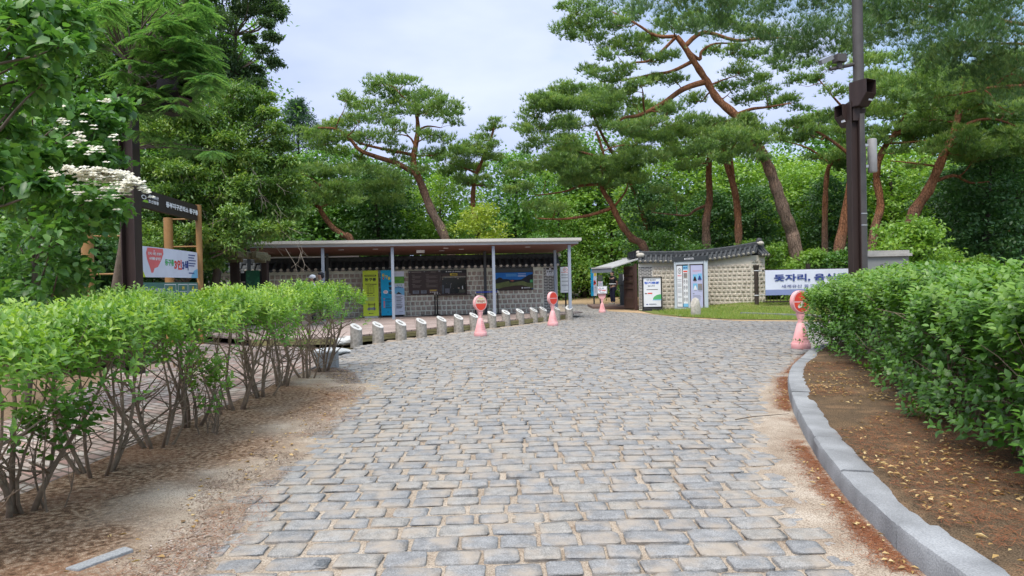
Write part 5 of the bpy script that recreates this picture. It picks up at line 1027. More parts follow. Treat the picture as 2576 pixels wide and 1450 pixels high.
q = MB(); q.bar((px(577), Ym-.2, zt3-.04), (px(617), Ym-.2, zt3-.04), .16, .13); q.bar((px(640), Ym+.1, zt3-.07), (px(668), Ym+.1, zt3-.07), .14, .12); q.build('bracket_timber', M_timber, t, bevel=.012)
# red brick building far right
M_rb = mat('dark_red_brick', (.17, .05, .033), (.11, .035, .025), scale=3); t = thing('brick_building', 'dark red brick building glimpsed under the trees at far right', 'building', (34, 46, 0))
q = MB(); q.box((36, 48, 2.7), (18, 6, 5.4)); q.build('wall', M_rb, t); q = MB(); q.box((36, 48, 5.55), (19, 7, .35)); q.build('roof', M_tile, t)
for k in range(4): q = MB(); q.box((29.5+k*4.3, 44.99, 2.4), (1.4, .06, 1.5)); o = q.build('window', M_dgrey, t); q = MB(); q.box((29.5+k*4.3, 44.95, 2.4), (1.2, .02, 1.3)); q.build('pane', M_glass, o)
# ================= vegetation
def frames(A, U):
    A = A/np.linalg.norm(A, axis=1, keepdims=True); S = np.cross(A, U); S /= np.linalg.norm(S, axis=1, keepdims=True)+1e-9; return A, S, np.cross(S, A)
T_LEAF = (np.array([(0, 0, 0), (.36, 0, -.01), (.7, 0, -.06), (1, 0, -.2), (.3, .5, .05), (.66, .4, -.01), (.3, -.5, .05), (.66, -.4, -.01)]), np.array([(0, 4, 1), (0, 1, 6), (1, 4, 5), (1, 5, 2), (1, 2, 7), (1, 7, 6), (2, 5, 3), (2, 3, 7)]))
T_QUAD = (np.array([(0, 0, 0), (.42, .5, .09), (1, 0, -.1), (.42, -.5, .09)]), np.array([(0, 3, 2), (0, 2, 1)]))
T_BLADE = (np.array([(0, -.5, 0), (0, .5, 0), (1, 0, 0)]), np.array([(0, 1, 2)]))
def leaves(C, A, U, Ln, Wd, T=T_QUAD):
    A, S, Nn = frames(A, U); t, f = T; n = len(C); k = len(t)
    V = C[:, None]+A[:, None]*(t[None, :, 0:1]*Ln[:, None, None])+S[:, None]*(t[None, :, 1:2]*Wd[:, None, None])+Nn[:, None]*(t[None, :, 2:3]*Ln[:, None, None])
    F = f[None]+np.arange(n)[:, None, None]*k
    return V.reshape(-1, 3), F.reshape(-1, 3), k
def rdir(n, rg=RG): v = rg.normal(size=(n, 3)); return v/np.linalg.norm(v, axis=1, keepdims=True)
UPV = np.array([0, 0, 1.0])
class Foliage:
    def __init__(s): s.V = []; s.F = []; s.r = []; s.n = 0
    def add(s, C, A, U, Ln, Wd, T=T_QUAD, rnd=None):
        n = len(C); V, F, k = leaves(C, A, U, Ln, Wd, T); s.V.append(V); s.F.append(F+s.n); s.n += len(V)
        s.r.append(np.repeat(RG.random(n) if rnd is None else rnd, k)); return s
    def build(s, name, m, parent): return npmesh(name, np.concatenate(s.V), np.concatenate(s.F), m, parent, rnd=np.concatenate(s.r))
    # broad leaves: sub clumps on the shell of an ellipsoid, leaves round each
    def blob(s, c, r, nsub=20, per=24, ln=.2, wd=.12, T=T_QUAD, cr=.3, shell=.65):
        r = np.array(r if hasattr(r, '__len__') else (r, r, r*.8)); d = rdir(nsub); d[:, 2] = np.where(RG.random(nsub) < .75, np.abs(d[:, 2]), d[:, 2])
        cc = np.array(c)+d*r*(shell+(1-shell)*RG.random((nsub, 1))); n = nsub*per
        C = np.repeat(cc, per, 0)+RG.normal(size=(n, 3))*r.mean()*cr*np.array((1, 1, .55)); D = np.repeat(d, per, 0)
        A = D*.6+rdir(n)*.9+np.array((0, 0, -.25)); U = UPV+rdir(n)*.75+D*.35
        rn = np.clip(np.repeat(RG.random(nsub), per)*.45+RG.random(n)*.55, 0, 1)
        return s.add(C, A, U, ln*(.7+.6*RG.random(n)), wd*(.7+.6*RG.random(n)), T, rn)
    # pine pad: flat cloud of upward needle tufts
    def pad(s, c, r, dens=170, ln=.17, wd=.02, blades=8, flat=.36, up=1.0, spread=.75):
        r3 = np.array((r, r*.9, r*flat)); n = max(10, int(dens*r*r)); ns = max(4, int(n/9)); d = rdir(ns); sub = np.array(c)+d*r3*(.3+.7*RG.random((ns, 1))**.5)
        C = sub[RG.integers(0, ns, n)]+RG.normal(size=(n, 3))*np.array((.17, .17, .08))*min(1, r+.25); D = (C-np.array(c))/r3
        ax = D*np.array((.55, .55, .25))+UPV*up+rdir(n)*.35; ax /= np.linalg.norm(ax, axis=1, keepdims=True); m = n*blades
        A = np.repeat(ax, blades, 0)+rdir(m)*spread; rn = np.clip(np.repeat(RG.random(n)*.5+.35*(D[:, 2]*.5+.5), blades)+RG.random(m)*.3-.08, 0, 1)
        return s.add(np.repeat(C, blades, 0), A, rdir(m), ln*(.7+.5*RG.random(m)), np.full(m, wd), T_BLADE, rn)
M_bark = mat('pine_bark_red', (.29, .13, .07), (.17, .085, .055), c3=(.23, .105, .06), scale=6, bump=1, bscale=16, stretch=(1, 1, .45)); M_barkg = mat('pine_bark_grey', (.14, .1, .08), (.26, .17, .13), c3=(.19, .13, .1), scale=9, bump=1, bscale=14, stretch=(1, 1, .5), lo=.35, hi=.62)
def pine_bark():
    m = bpy.data.materials.new('pine_bark'); m.use_nodes = True; t = m.node_tree; b = t.nodes['Principled BSDF']; b.inputs['Roughness'].default_value = .9; b.inputs['Specular IOR Level'].default_value = .15
    tcn = t.nodes.new('ShaderNodeTexCoord'); mpn = t.nodes.new('ShaderNodeMapping'); mpn.inputs['Scale'].default_value = (1, 1, .4); t.links.new(tcn.outputs['Object'], mpn.inputs[0])
    vo = t.nodes.new('ShaderNodeTexVoronoi'); vo.inputs['Scale'].default_value = 13; vo.feature = 'DISTANCE_TO_EDGE'; t.links.new(mpn.outputs[0], vo.inputs['Vector'])
    def no(s, cs, lo=.3, hi=.7):
        n = t.nodes.new('ShaderNodeTexNoise'); n.inputs['Scale'].default_value = s; n.inputs['Detail'].default_value = 7; t.links.new(mpn.outputs[0], n.inputs['Vector']); r = t.nodes.new('ShaderNodeValToRGB'); r.color_ramp.elements[0].position = lo; r.color_ramp.elements[1].position = hi
        r.color_ramp.elements[0].color = (*cs[0], 1); r.color_ramp.elements[1].color = (*cs[1], 1); t.links.new(n.outputs['Fac'], r.inputs[0]); return r.outputs[0], n.outputs['Fac']
    g_, h1 = no(5, [(.13, .09, .07), (.3, .22, .17)]); o_, h2 = no(4, [(.19, .075, .035), (.36, .17, .09)])
    a = t.nodes.new('ShaderNodeAttribute'); a.attribute_name = 'rnd'; ad = t.nodes.new('ShaderNodeMath'); ad.operation = 'MULTIPLY_ADD'; ad.inputs[1].default_value = 1.2; ad.inputs[2].default_value = -.6; t.links.new(h1, ad.inputs[0]); s2 = t.nodes.new('ShaderNodeMath'); s2.operation = 'ADD'; s2.use_clamp = True; t.links.new(a.outputs['Fac'], s2.inputs[0]); t.links.new(ad.outputs[0], s2.inputs[1])
    mx_ = t.nodes.new('ShaderNodeMix'); mx_.data_type = 'RGBA'; t.links.new(s2.outputs[0], mx_.inputs['Factor']); t.links.new(g_, mx_.inputs['A']); t.links.new(o_, mx_.inputs['B'])
    mr = t.nodes.new('ShaderNodeMapRange'); mr.inputs[1].default_value = 0; mr.inputs[2].default_value = .1; mr.inputs[3].default_value = .45; mr.inputs[4].default_value = 1; t.links.new(vo.outputs['Distance'], mr.inputs[0])
    mm = t.nodes.new('ShaderNodeMix'); mm.data_type = 'RGBA'; mm.blend_type = 'MULTIPLY'; mm.inputs['Factor'].default_value = .8; t.links.new(mx_.outputs['Result'], mm.inputs['A']); t.links.new(mr.outputs[0], mm.inputs['B']); t.links.new(mm.outputs['Result'], b.inputs['Base Color'])
    bn = t.nodes.new('ShaderNodeBump'); bn.inputs['Strength'].default_value = 1; bn.inputs['Distance'].default_value = .05; t.links.new(mr.outputs[0], bn.inputs['Height']); t.links.new(bn.outputs[0], b.inputs['Normal'])
    return m
M_pbark = pine_bark(); M_twig = mat('grey_twig', (.16, .125, .095), (.1, .08, .06), scale=9, bump=.4); M_dark = mat('dark_bark', (.05, .04, .033), (.08, .065, .05), scale=8, bump=.6)
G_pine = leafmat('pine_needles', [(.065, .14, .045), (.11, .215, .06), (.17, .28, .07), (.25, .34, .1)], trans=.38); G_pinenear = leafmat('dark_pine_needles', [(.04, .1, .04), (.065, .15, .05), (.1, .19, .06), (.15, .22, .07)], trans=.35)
G_juni = leafmat('juniper_sprays', [(.055, .13, .035), (.095, .21, .045), (.17, .31, .06), (.3, .42, .09)], trans=.35, gain=.95)
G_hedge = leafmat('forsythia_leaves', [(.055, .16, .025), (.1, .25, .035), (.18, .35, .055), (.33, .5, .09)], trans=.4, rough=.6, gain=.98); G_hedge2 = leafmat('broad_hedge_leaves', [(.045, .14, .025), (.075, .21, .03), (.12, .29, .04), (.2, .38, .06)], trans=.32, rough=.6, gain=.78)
G_dog = leafmat('dogwood_leaves', [(.045, .13, .03), (.07, .19, .04), (.11, .26, .055), (.18, .33, .08)], trans=.38, rough=.5, gain=1.0); G_mim = leafmat('mimosa_leaves', [(.07, .19, .06), (.12, .28, .085), (.2, .38, .12)], trans=.4, gain=.88)
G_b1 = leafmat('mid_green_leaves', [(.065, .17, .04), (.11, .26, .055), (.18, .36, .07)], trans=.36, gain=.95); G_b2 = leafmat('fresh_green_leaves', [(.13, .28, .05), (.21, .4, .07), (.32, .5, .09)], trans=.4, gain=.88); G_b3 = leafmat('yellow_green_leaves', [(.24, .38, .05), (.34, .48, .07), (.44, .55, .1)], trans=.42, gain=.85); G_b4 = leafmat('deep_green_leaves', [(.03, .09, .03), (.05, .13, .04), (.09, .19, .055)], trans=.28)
def curve(a, b, sag=.0, n=5, wob=.12):
    a = Vector(a); b = Vector(b); L_ = (b-a).length; pts = []
    w1 = Vector((random.uniform(-1, 1), random.uniform(-1, 1), random.uniform(-1, 1)))*wob*L_; w2 = Vector((random.uniform(-1, 1), random.uniform(-1, 1), random.uniform(-1, 1)))*wob*L_
    for i in range(n+1): t = i/n; pts.append(a.lerp(b, t)+Vector((0, 0, sag*L_*math.sin(t*math.pi)))+w1*math.sin(t*math.pi)+w2*math.sin(2*t*math.pi)*.5)
    return pts
def smooth_path(pts, n=4):
    out_ = []
    for i in range(len(pts)-1):
        p0 = pts[max(i-1, 0)]; p1 = pts[i]; p2 = pts[i+1]; p3 = pts[min(i+2, len(pts)-1)]
        for k in range(n):
            u = k/n; out_.append(.5*((2*p1)+(-p0+p2)*u+(2*p0-5*p1+4*p2-p3)*u*u+(-p0+3*p1-3*p2+p3)*u**3))
    out_.append(pts[-1]); return out_
def pine(label, Y, trunk, r0, r1, limbs, pads, dens=150, ln=.21, wd=.037, gmat=None, red=None, name='pine_tree', group=None, blades=7, dY=1.4, flat=.36, seedY=None):
    """trunk, limbs and pads surveyed as picture points, each given its own depth about the trunk's distance Y"""
    base = P(*trunk[0], Y); base.z = 0 if base.z < 2.5 else 0; t = thing(name, label, 'pine tree' if name == 'pine_tree' else 'tree', (base.x, Y, 0), group)
    T = [Vector((base.x+(P(*trunk[0], Y).x-base.x), Y, -.1))]+[P(x, y, Y+random.uniform(-.15, .15)) for x, y in trunk]
    if T[1].z < .3: T = T[1:]; T[0].z = -.1
    T = smooth_path(T, 4); n = len(T); rad = [r0+(r1-r0)*(i/(n-1))**.9 for i in range(n)]
    lo = MB(); hi = MB(); cut = red if red is not None else 99
    rad = [r*(1+.07*math.sin(i*1.9+Y)+.05*math.sin(i*4.1)) for i, r in enumerate(rad)]; lo.tube(T, rad, 14)
    anch = [(p, r) for p, r in zip(T[n//3:], rad[n//3:])]; lb = MB()
    for pts, r in limbs:
        a = min(T, key=lambda q: (q-P(*pts[0], Y)).length); dy = random.uniform(-dY, dY); L_ = [a]+[P(x, y, Y+dy*(i+1)/len(pts)) for i, (x, y) in enumerate(pts[1:])]
        L_ = smooth_path(L_, 4); rr_ = [r*(1-.72*i/(len(L_)-1)) for i in range(len(L_))]; lb.tube(L_, rr_, 8); anch += list(zip(L_[2:], rr_[2:]))
    fo = Foliage(); k = len(anch)
    for pd_ in pads:
        x, y, rp = pd_[:3]; yy = Y+random.uniform(-dY, dY)+(pd_[3] if len(pd_) > 3 else 0); c = P(x, y, yy); r = rp*Y/1768*1.1; dens_ = dens*2.0
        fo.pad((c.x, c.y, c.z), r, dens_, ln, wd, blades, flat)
        best = min(anch, key=lambda q: (q[0]-c).length+max(0, q[0].z-c.z)*1.5); e = c-Vector((0, 0, r*.2)); rb = min(best[1]*.6, .02+.018*r+.012*(e-best[0]).length)
        cv = curve(best[0], e, random.uniform(-.12, .1), 5, .1); lb.tube(cv, [rb*(1-.15*i) for i in range(6)], 6, cap=False); anch += [(cv[3], rb*.6), (cv[4], rb*.5)]
        for j in range(3): q = Vector((random.uniform(-1, 1), random.uniform(-1, 1), random.uniform(-.1, .4)*.6))*r*.8; lb.tube(curve(e, c+q, 0, 3, .1), [rb*.35, rb*.3, rb*.2, .006], 4, cap=False)
    for o in ([lo.build('trunk', M_pbark, t, smooth=True)]+([lb.build('limbs', M_pbark, t, smooth=True)] if lb.v else [])):
        at = o.data.attributes.new('rnd', 'FLOAT', 'POINT'); zc = red if red is not None else 3.2
        at.data.foreach_set('value', [min(1, max(0, (v.co.z-zc)/3+.5)) for v in o.data.vertices])
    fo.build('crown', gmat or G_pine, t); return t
def ap(x0, x1, y0, y1, n, r0, r1, dd=0): return [(random.uniform(x0, x1), random.uniform(y0, y1), random.uniform(r0, r1), dd) for _ in range(n)]
# --- centre pine behind the canopy
pine('tall leaning pine with open crown rising behind the canopy centre', 36, [(1185, 778), (1120, 600), (1085, 530), (1062, 470), (1045, 430), (1040, 400), (1047, 360), (1051, 320), (1048, 285)], .27, .09,
     [([(1047, 440), (1000, 412), (950, 396), (905, 378), (880, 350), (845, 325), (800, 322)], .15), ([(910, 380), (903, 360), (906, 335)], .09), ([(1050, 365), (1030, 345), (1000, 338)], .07), ([(1048, 330), (1075, 318), (1110, 322)], .07), ([(1048, 290), (1030, 260), (1005, 235), (1015, 215)], .06), ([(1048, 290), (1085, 275), (1120, 265)], .06)],
     [(935, 208, 32), (970, 215, 38), (1000, 203, 30), (1028, 205, 24), (960, 235, 30), (870, 248, 26), (892, 262, 34), (925, 268, 34), (1010, 245, 40), (1050, 240, 38), (1085, 250, 42), (1120, 262, 38), (1142, 285, 28), (1140, 310, 22), (985, 275, 38), (1030, 275, 36), (1070, 280, 38), (1105, 290, 32), (950, 300, 36), (905, 300, 36), (1000, 320, 34), (870, 310, 38), (830, 322, 36), (795, 330, 34), (765, 340, 30), (840, 345, 38), (800, 360, 38), (880, 350, 34), (930, 345, 36), (975, 350, 34), (1075, 340, 32), (1110, 352, 30), (1000, 380, 30), (1090, 385, 32), (1055, 430, 26), (845, 380, 34), (900, 402, 24), (1010, 405, 20)], red=6.2, dens=150)
pine('slim pine with flat twig tip between the centre pine and the sky gap', 40, [(1215, 760), (1205, 600), (1190, 520), (1195, 450), (1215, 400), (1235, 350), (1243, 318)], .2, .05, [([(1200, 440), (1160, 420), (1130, 410)], .07)],
     [(1243, 305, 16), (1232, 322, 20), (1252, 318, 12), (1215, 348, 24), (1240, 365, 22), (1180, 370, 34), (1150, 385, 34), (1210, 390, 34), (1245, 400, 22), (1165, 415, 36), (1200, 425, 30), (1130, 430, 34), (1175, 455, 32), (1120, 395, 28), (1215, 450, 18), (1225, 470, 16)], dens=220)
pine('low curved pine trunk leaning left behind the canopy', 35, [(930, 778), (885, 612), (862, 592), (832, 568), (803, 525), (787, 500), (790, 475), (805, 465)], .2, .07, [([(790, 480), (815, 465), (850, 462)], .06)], [(x+random.uniform(-14, 14), y+random.uniform(-8, 8), random.uniform(26, 40)) for x in range(760, 1010, 38) for y in (430, 468, 500)], dens=170)
pine('pine left of the gate with low arching limbs', 37, [(1650, 770), (1622, 628), (1590, 600), (1560, 560), (1537, 512), (1518, 482), (1512, 455), (1520, 400), (1500, 330)], .24, .06,
     [([(1533, 530), (1490, 540), (1440, 549), (1400, 552), (1355, 550)], .1), ([(1515, 462), (1460, 468), (1420, 482), (1350, 492)], .09), ([(1555, 520), (1575, 480), (1580, 440)], .07), ([(1510, 400), (1450, 380), (1380, 370)], .08)],
     ap(1330, 1600, 360, 470, 26, 26, 42)+ap(1330, 1480, 250, 360, 18, 22, 38)+[(1345, 250, 20), (1365, 238, 18), (1390, 245, 22), (1325, 330, 24), (1315, 420, 26), (1320, 470, 26), (1350, 520, 30), (1400, 525, 28), (1290, 440, 24), (1280, 480, 22)], dens=180)
pine('wide pine crown high behind the gate eave', 42, [(1660, 770), (1640, 620), (1590, 470), (1520, 350), (1470, 240)], .2, .05, [], ap(1400, 1560, 215, 330, 20, 24, 36)+ap(1560, 1700, 260, 380, 14, 26, 38)+[(1455, 225, 20), (1490, 235, 22), (1520, 260, 26)], dens=180)
# --- the big pine at right of centre
pine('great leaning pine with thick red trunk and arching limbs over the right wall', 33, [(2030, 775), (2000, 625), (1992, 585), (1975, 540), (1955, 480), (1935, 425), (1912, 375), (1885, 330), (1850, 290), (1805, 250), (1778, 205), (1752, 165), (1722, 118), (1702, 92)], .34, .12,
     [([(1775, 205), (1720, 224), (1665, 262), (1610, 290), (1572, 296), (1545, 315)], .15), ([(1745, 160), (1690, 180), (1640, 188), (1580, 200), (1515, 206)], .1), ([(1722, 115), (1770, 82), (1850, 102), (1905, 98), (1990, 95)], .12), ([(1735, 120), (1760, 150), (1765, 130), (1800, 110), (1870, 112)], .1), ([(1700, 95), (1650, 90), (1600, 60), (1540, 30)], .1), ([(1690, 100), (1640, 150), (1590, 160), (1540, 190)], .08), ([(1850, 290), (1890, 275), (1930, 270), (1990, 260)], .1)],
     [(1420, 70, 32), (1450, 55, 30), (1480, 70, 32), (1440, 90, 26), (1470, 15, 30), (1430, 20, 24), (1510, 40, 34), (1545, 60, 34), (1585, 40, 34), (1500, 95, 28), (1540, 115, 32), (1580, 100, 34), (1480, 175, 26), (1505, 185, 24), (1530, 140, 26), (1540, 200, 30), (1575, 175, 30), (1610, 130, 34), (1640, 100, 34), (1610, 210, 30), (1650, 200, 28), (1570, 235, 30), (1540, 250, 28), (1600, 260, 28), (1640, 150, 28), (1690, 60, 34), (1740, 50, 34), (1680, 140, 26), (1700, 200, 28), (1740, 250, 30), (1690, 275, 30), (1640, 310, 30), (1560, 320, 34), (1600, 330, 34), (1650, 345, 32), (1700, 330, 32), (1790, 60, 34), (1840, 55, 34), (1890, 80, 34), (1930, 90, 30), (1840, 130, 28), (1790, 130, 26), (1890, 140, 32), (1860, 180, 34), (1900, 200, 34), (1840, 220, 32), (1880, 250, 32), (1930, 235, 30), (1740, 300, 32), (1790, 310, 34), (1700, 390, 30), (1760, 370, 36), (1820, 350, 34), (1750, 340, 30), (1810, 400, 32), (1860, 330, 30), (1880, 300, 28), (1730, 420, 30), (1650, 400, 32), (1600, 390, 32), (1560, 400, 30), (1960, 150, 26), (1990, 120, 28), (1950, 260, 28), (1985, 250, 26), (1868, 318, 36, -1.6), (1895, 352, 34, -1.7), (1845, 340, 36, -1.5), (1905, 395, 26, -1.4), (1800, 335, 34, -1), (1880, 380, 30, -1.6), (1925, 330, 30, -1)], red=7.0, dens=230, dY=1.9)
pine('straight trunked pine with one crooked low limb behind the right wall', 36, [(1782, 770), (1778, 625), (1776, 560), (1785, 500), (1783, 440), (1786, 380), (1790, 330)], .24, .12, [([(1780, 517), (1750, 528), (1730, 542), (1690, 540), (1640, 535)], .08)], ap(1640, 1830, 300, 420, 14, 26, 38, .5)+[(1660, 480, 28), (1700, 500, 26), (1640, 520, 22)], red=4.5, dens=150)
pine('dark forked pine trunk just left of the great pine', 35, [(1858, 770), (1858, 610), (1856, 540), (1848, 480), (1832, 425), (1818, 380), (1815, 350)], .2, .13, [([(1846, 470), (1842, 420), (1838, 380)], .13)], ap(1780, 1900, 290, 380, 8, 26, 36), red=3, dens=150)
pine('thin pine standing between the great pine and the lamp post', 38, [(2078, 770), (2075, 620), (2076, 500), (2082, 430), (2095, 405)], .19, .1, [], ap(1960, 2150, 290, 420, 20, 24, 36), red=4, dens=170)
pine('leaning orange barked pine half behind the lamp post', 34, [(2090, 770), (2108, 640), (2122, 570), (2138, 480), (2150, 400), (2160, 330), (2165, 250)], .3, .12, [([(2150, 400), (2100, 360), (2050, 330), (1995, 320)], .1), ([(2160, 300), (2110, 260), (2060, 200)], .09)], [(2000, 310, 28), (2030, 330, 28), (2060, 300, 28), (2005, 350, 24), (2050, 205, 28), (2080, 170, 30), (2000, 200, 26), (1975, 170, 24), (2040, 160, 26), (2100, 230, 28), (1970, 330, 22), (2020, 270, 20), (2090, 290, 26), (2120, 330, 26), (2180, 240, 34), (2220, 210, 32), (2200, 280, 34), (2140, 130, 34), (2190, 150, 34)], red=2.6, dens=200)
pine('bent pine right of the camera pole with a bright orange stem', 32, [(2190, 770), (2196, 600), (2215, 520), (2205, 450), (2212, 400), (2240, 350), (2280, 325), (2330, 300)], .2, .1, [([(2240, 350), (2270, 300), (2300, 240)], .08), ([(2330, 300), (2400, 290), (2460, 300)], .06)], ap(2180, 2480, 170, 360, 50, 26, 40)+[(2250, 380, 26), (2300, 360, 26)], dens=170)
pine('dark leaning pine at far right with limbs toward the frame edge', 30, [(2250, 790), (2290, 560), (2335, 480), (2370, 400), (2400, 330), (2420, 250)], .27, .12, [([(2352, 455), (2400, 442), (2440, 460), (2490, 457)], .09), ([(2395, 340), (2440, 310), (2500, 300), (2560, 320)], .1), ([(2345, 420), (2290, 410), (2240, 405)], .05)], ap(2330, 2620, 160, 400, 50, 28, 46)+[(2450, 400, 26), (2300, 420, 22), (2350, 360, 30), (2420, 380, 28)], red=3.5, dens=170)
pine('pine mass filling the upper right behind the lamp heads', 26, [(2760, 830), (2750, 600), (2740, 400), (2720, 200), (2700, 60)], .25, .1, [([(2720, 220), (2600, 215), (2500, 220), (2400, 240)], .1), ([(2720, 150), (2600, 160), (2450, 170)], .08)], ap(2180, 2640, 120, 280, 40, 34, 52), dens=150)
# --- near overhanging pine at top right
random.seed(21)
pine('near pine whose dark boughs hang over the top right', 15.6, [(3060, 990), (3020, 600), (2990, 200), (2960, -200), (2950, -400)], .22, .12,
     [([(2990, 150), (2800, 60), (2576, 62), (2480, 40), (2340, 18), (2250, -10)], .06), ([(2980, 0), (2700, -120), (2400, -140), (2100, -120), (1800, -80)], .08), ([(2990, 250), (2800, 200), (2620, 120), (2500, 110), (2420, 105)], .05), ([(3000, 300), (2800, 260), (2650, 290), (2560, 190), (2510, 210)], .05)],
     [(x+random.uniform(-25, 25), y+random.uniform(-15, 15), random.uniform(75, 120)) for x, y in ((1590, -30), (1680, -10), (1760, 5), (1850, 0), (1940, 10), (2030, 20), (2120, 10), (2210, 20), (2300, 10), (2390, 20), (2480, 20), (2570, 40), (1800, 60), (1980, 75), (2070, 80), (2190, 70), (2290, 80), (2400, 90), (2480, 110), (2570, 120), (2060, 130), (2380, 160), (2500, 180), (2590, 220), (2450, 60), (1900, -50), (2100, -50), (2300, -60), (2500, -50))], dens=150, ln=.17, wd=.012, gmat=G_pinenear, blades=13, dY=1.3, flat=.3)
# --- junipers at left centre
def juniper(label, Y, xs, crown, n_tr=1, gm=G_juni, per=26, ln=.11, wd=.05, nsub=26, name='juniper_tree', cat='tree', tw=.14):
    b = P(xs[0], 760, Y); t = thing(name, label, cat, (b.x, Y, 0)); q = MB(); top = P(xs[1], xs[2], Y); T = [Vector((b.x, Y, -.1)), Vector(((b.x+top.x)/2+.1, Y+.1, top.z*.5)), top]; T = smooth_path(T, 5); q.tube(T, [tw*(1-.85*i/(len(T)-1)) for i in range(len(T))], 8)
    fo = Foliage(); tw_ = MB()
    for x, y, r in crown:
        c = P(x, y, Y+random.uniform(-1.3, .6)); rr_ = r*Y/1768; fo.blob(c, (rr_, rr_, rr_*.6), nsub, per, ln, wd, cr=.26, shell=.45)
        a = min(T, key=lambda k: abs(k.z-(c.z-.4))); tw_.tube(curve(a, c, -.05, 4, .07), [.03, .026, .02, .014, .008], 5, cap=False)
    q.build('trunk', M_dark, t, smooth=True); tw_.build('branches', M_twig, t); fo.build('crown', gm, t); return t
def jfill(x0, prof, step=48, r=(34, 50), jit=12):
    out_ = []
    for y, xr in prof:
        x = x0
        while x < xr-20: out_.append((x+random.uniform(-jit, jit), y+random.uniform(-14, 14), random.uniform(*r))); x += step
        out_.append((xr-24, y, 26))
    return out_
random.seed(5)
juniper('tall ragged juniper whose dark top stands against the sky', 22, (528, 600, -60), [(x, y, r) for x, y, r in jfill(500, [(-40, 660), (0, 700), (40, 715), (150, 680), (185, 690), (215, 660)], 60, (30, 44)) if not (600 < x < 690 and 60 < y < 200)]+[(690, 25, 26), (668, 60, 18), (685, 95, 20), (660, 130, 22), (690, 160, 22), (640, 180, 22), (560, 60, 40), (550, 120, 42), (600, 30, 30), (580, 170, 40), (640, 20, 26), (630, 100, 14), (650, 215, 24)], gm=leafmat('grey_juniper', [(.03, .07, .03), (.05, .105, .04), (.08, .15, .05)]))
juniper('broad juniper with bright sprays left of the canopy', 20.5, (515, 590, 230), jfill(380, [(250, 690), (290, 700), (330, 722), (372, 735), (412, 745), (455, 752), (498, 760), (540, 765), (580, 745)], 50), per=30)
juniper('lower juniper bough mass behind the entrance sign', 19.8, (450, 470, 330), jfill(350, [(430, 600), (480, 640), (530, 660), (580, 690), (620, 620), (660, 560)], 48), per=30)
# spruce
t = juniper('dark conical spruce top rising left of the centre pine', 45, (748, 748, 240), [(748+(k % 3-1)*w_, 250+w_*2.2+(k % 2)*6, 14+w_*.35) for w_ in range(4, 60, 5) for k in range(3)], gm=leafmat('blue_spruce', [(.02, .06, .035), (.035, .09, .05), (.06, .13, .07)]), ln=.16, wd=.05, name='spruce_tree', per=20, nsub=14)
# --- broadleaf prototypes
def broadleaf(name, label, loc, H, R_, gm, seed, ln=.22, wd=.14, nb=22, nsub=18, per=22, low=.12, cat='tree', trunk_m=None, group=None):
    random.seed(seed); t = thing(name, label, cat, loc, group); L0 = Vector(loc); q = MB(); T = smooth_path([L0+Vector((0, 0, -.1)), L0+Vector((random.uniform(-.3, .3), random.uniform(-.3, .3), H*.4)), L0+Vector((random.uniform(-.5, .5), 0, H*.85))], 5)
    q.tube(T, [(.06+.018*H)*(1-.8*i/(len(T)-1)) for i in range(len(T))], 8); fo = Foliage()
    for i in range(nb):
        h = low+(1-low)*((i+.5)/nb); ww = math.sin(min(1, (1-h)*1.5+.14)*math.pi/2)*(.72+.28*math.sin(h*9)) ; a = i*2.4+random.random(); rr_ = R_*ww*random.uniform(.45, .85); br = R_*random.uniform(.3, .46)*(.7+.5*ww)
        c = L0+Vector((math.cos(a)*rr_, math.sin(a)*rr_, H*h*.95)); fo.blob(c, (br, br, br*.62), nsub, per, ln, wd)
        aa = min(T, key=lambda k: abs(k.z-(c.z-.6))); q.tube(curve(aa, c, 0, 3, .08), [.05, .04, .025, .01], 5, cap=False)
    q.build('trunk', trunk_m or M_dark, t, smooth=True); fo.build('crown', gm, t); return t
protos = [broadleaf('broadleaf_tree', 'x', (0, 0, 0), 9.6, 3.4, G_b1, 31), broadleaf('broadleaf_tree', 'x', (0, 0, 0), 9.6, 3.6, G_b2, 32), broadleaf('broadleaf_tree', 'x', (0, 0, 0), 9.6, 3.2, G_b4, 33), broadleaf('broadleaf_tree', 'x', (0, 0, 0), 9.6, 3.4, G_b1, 34, low=.05), broadleaf('broadleaf_tree', 'x', (0, 0, 0), 9.6, 3.3, G_b1, 35, ln=.12, wd=.075, nb=34, nsub=26, per=32, low=.03)]
used = set()
def place(pi, label, x, Y, H, wide=1.0, rz=None):
    p = protos[pi]; o = p if pi not in used else copy_tree(p); used.add(pi); o.location = (onx(x, Y), Y, 0); s = H/9.6; o.scale = (s*wide, s*wide, s); o.rotation_euler = (0, 0, random.uniform(0, 6.28) if rz is None else rz); o['label'] = label; o['group'] = 'broadleaf trees of the wood behind'; return o
random.seed(77)
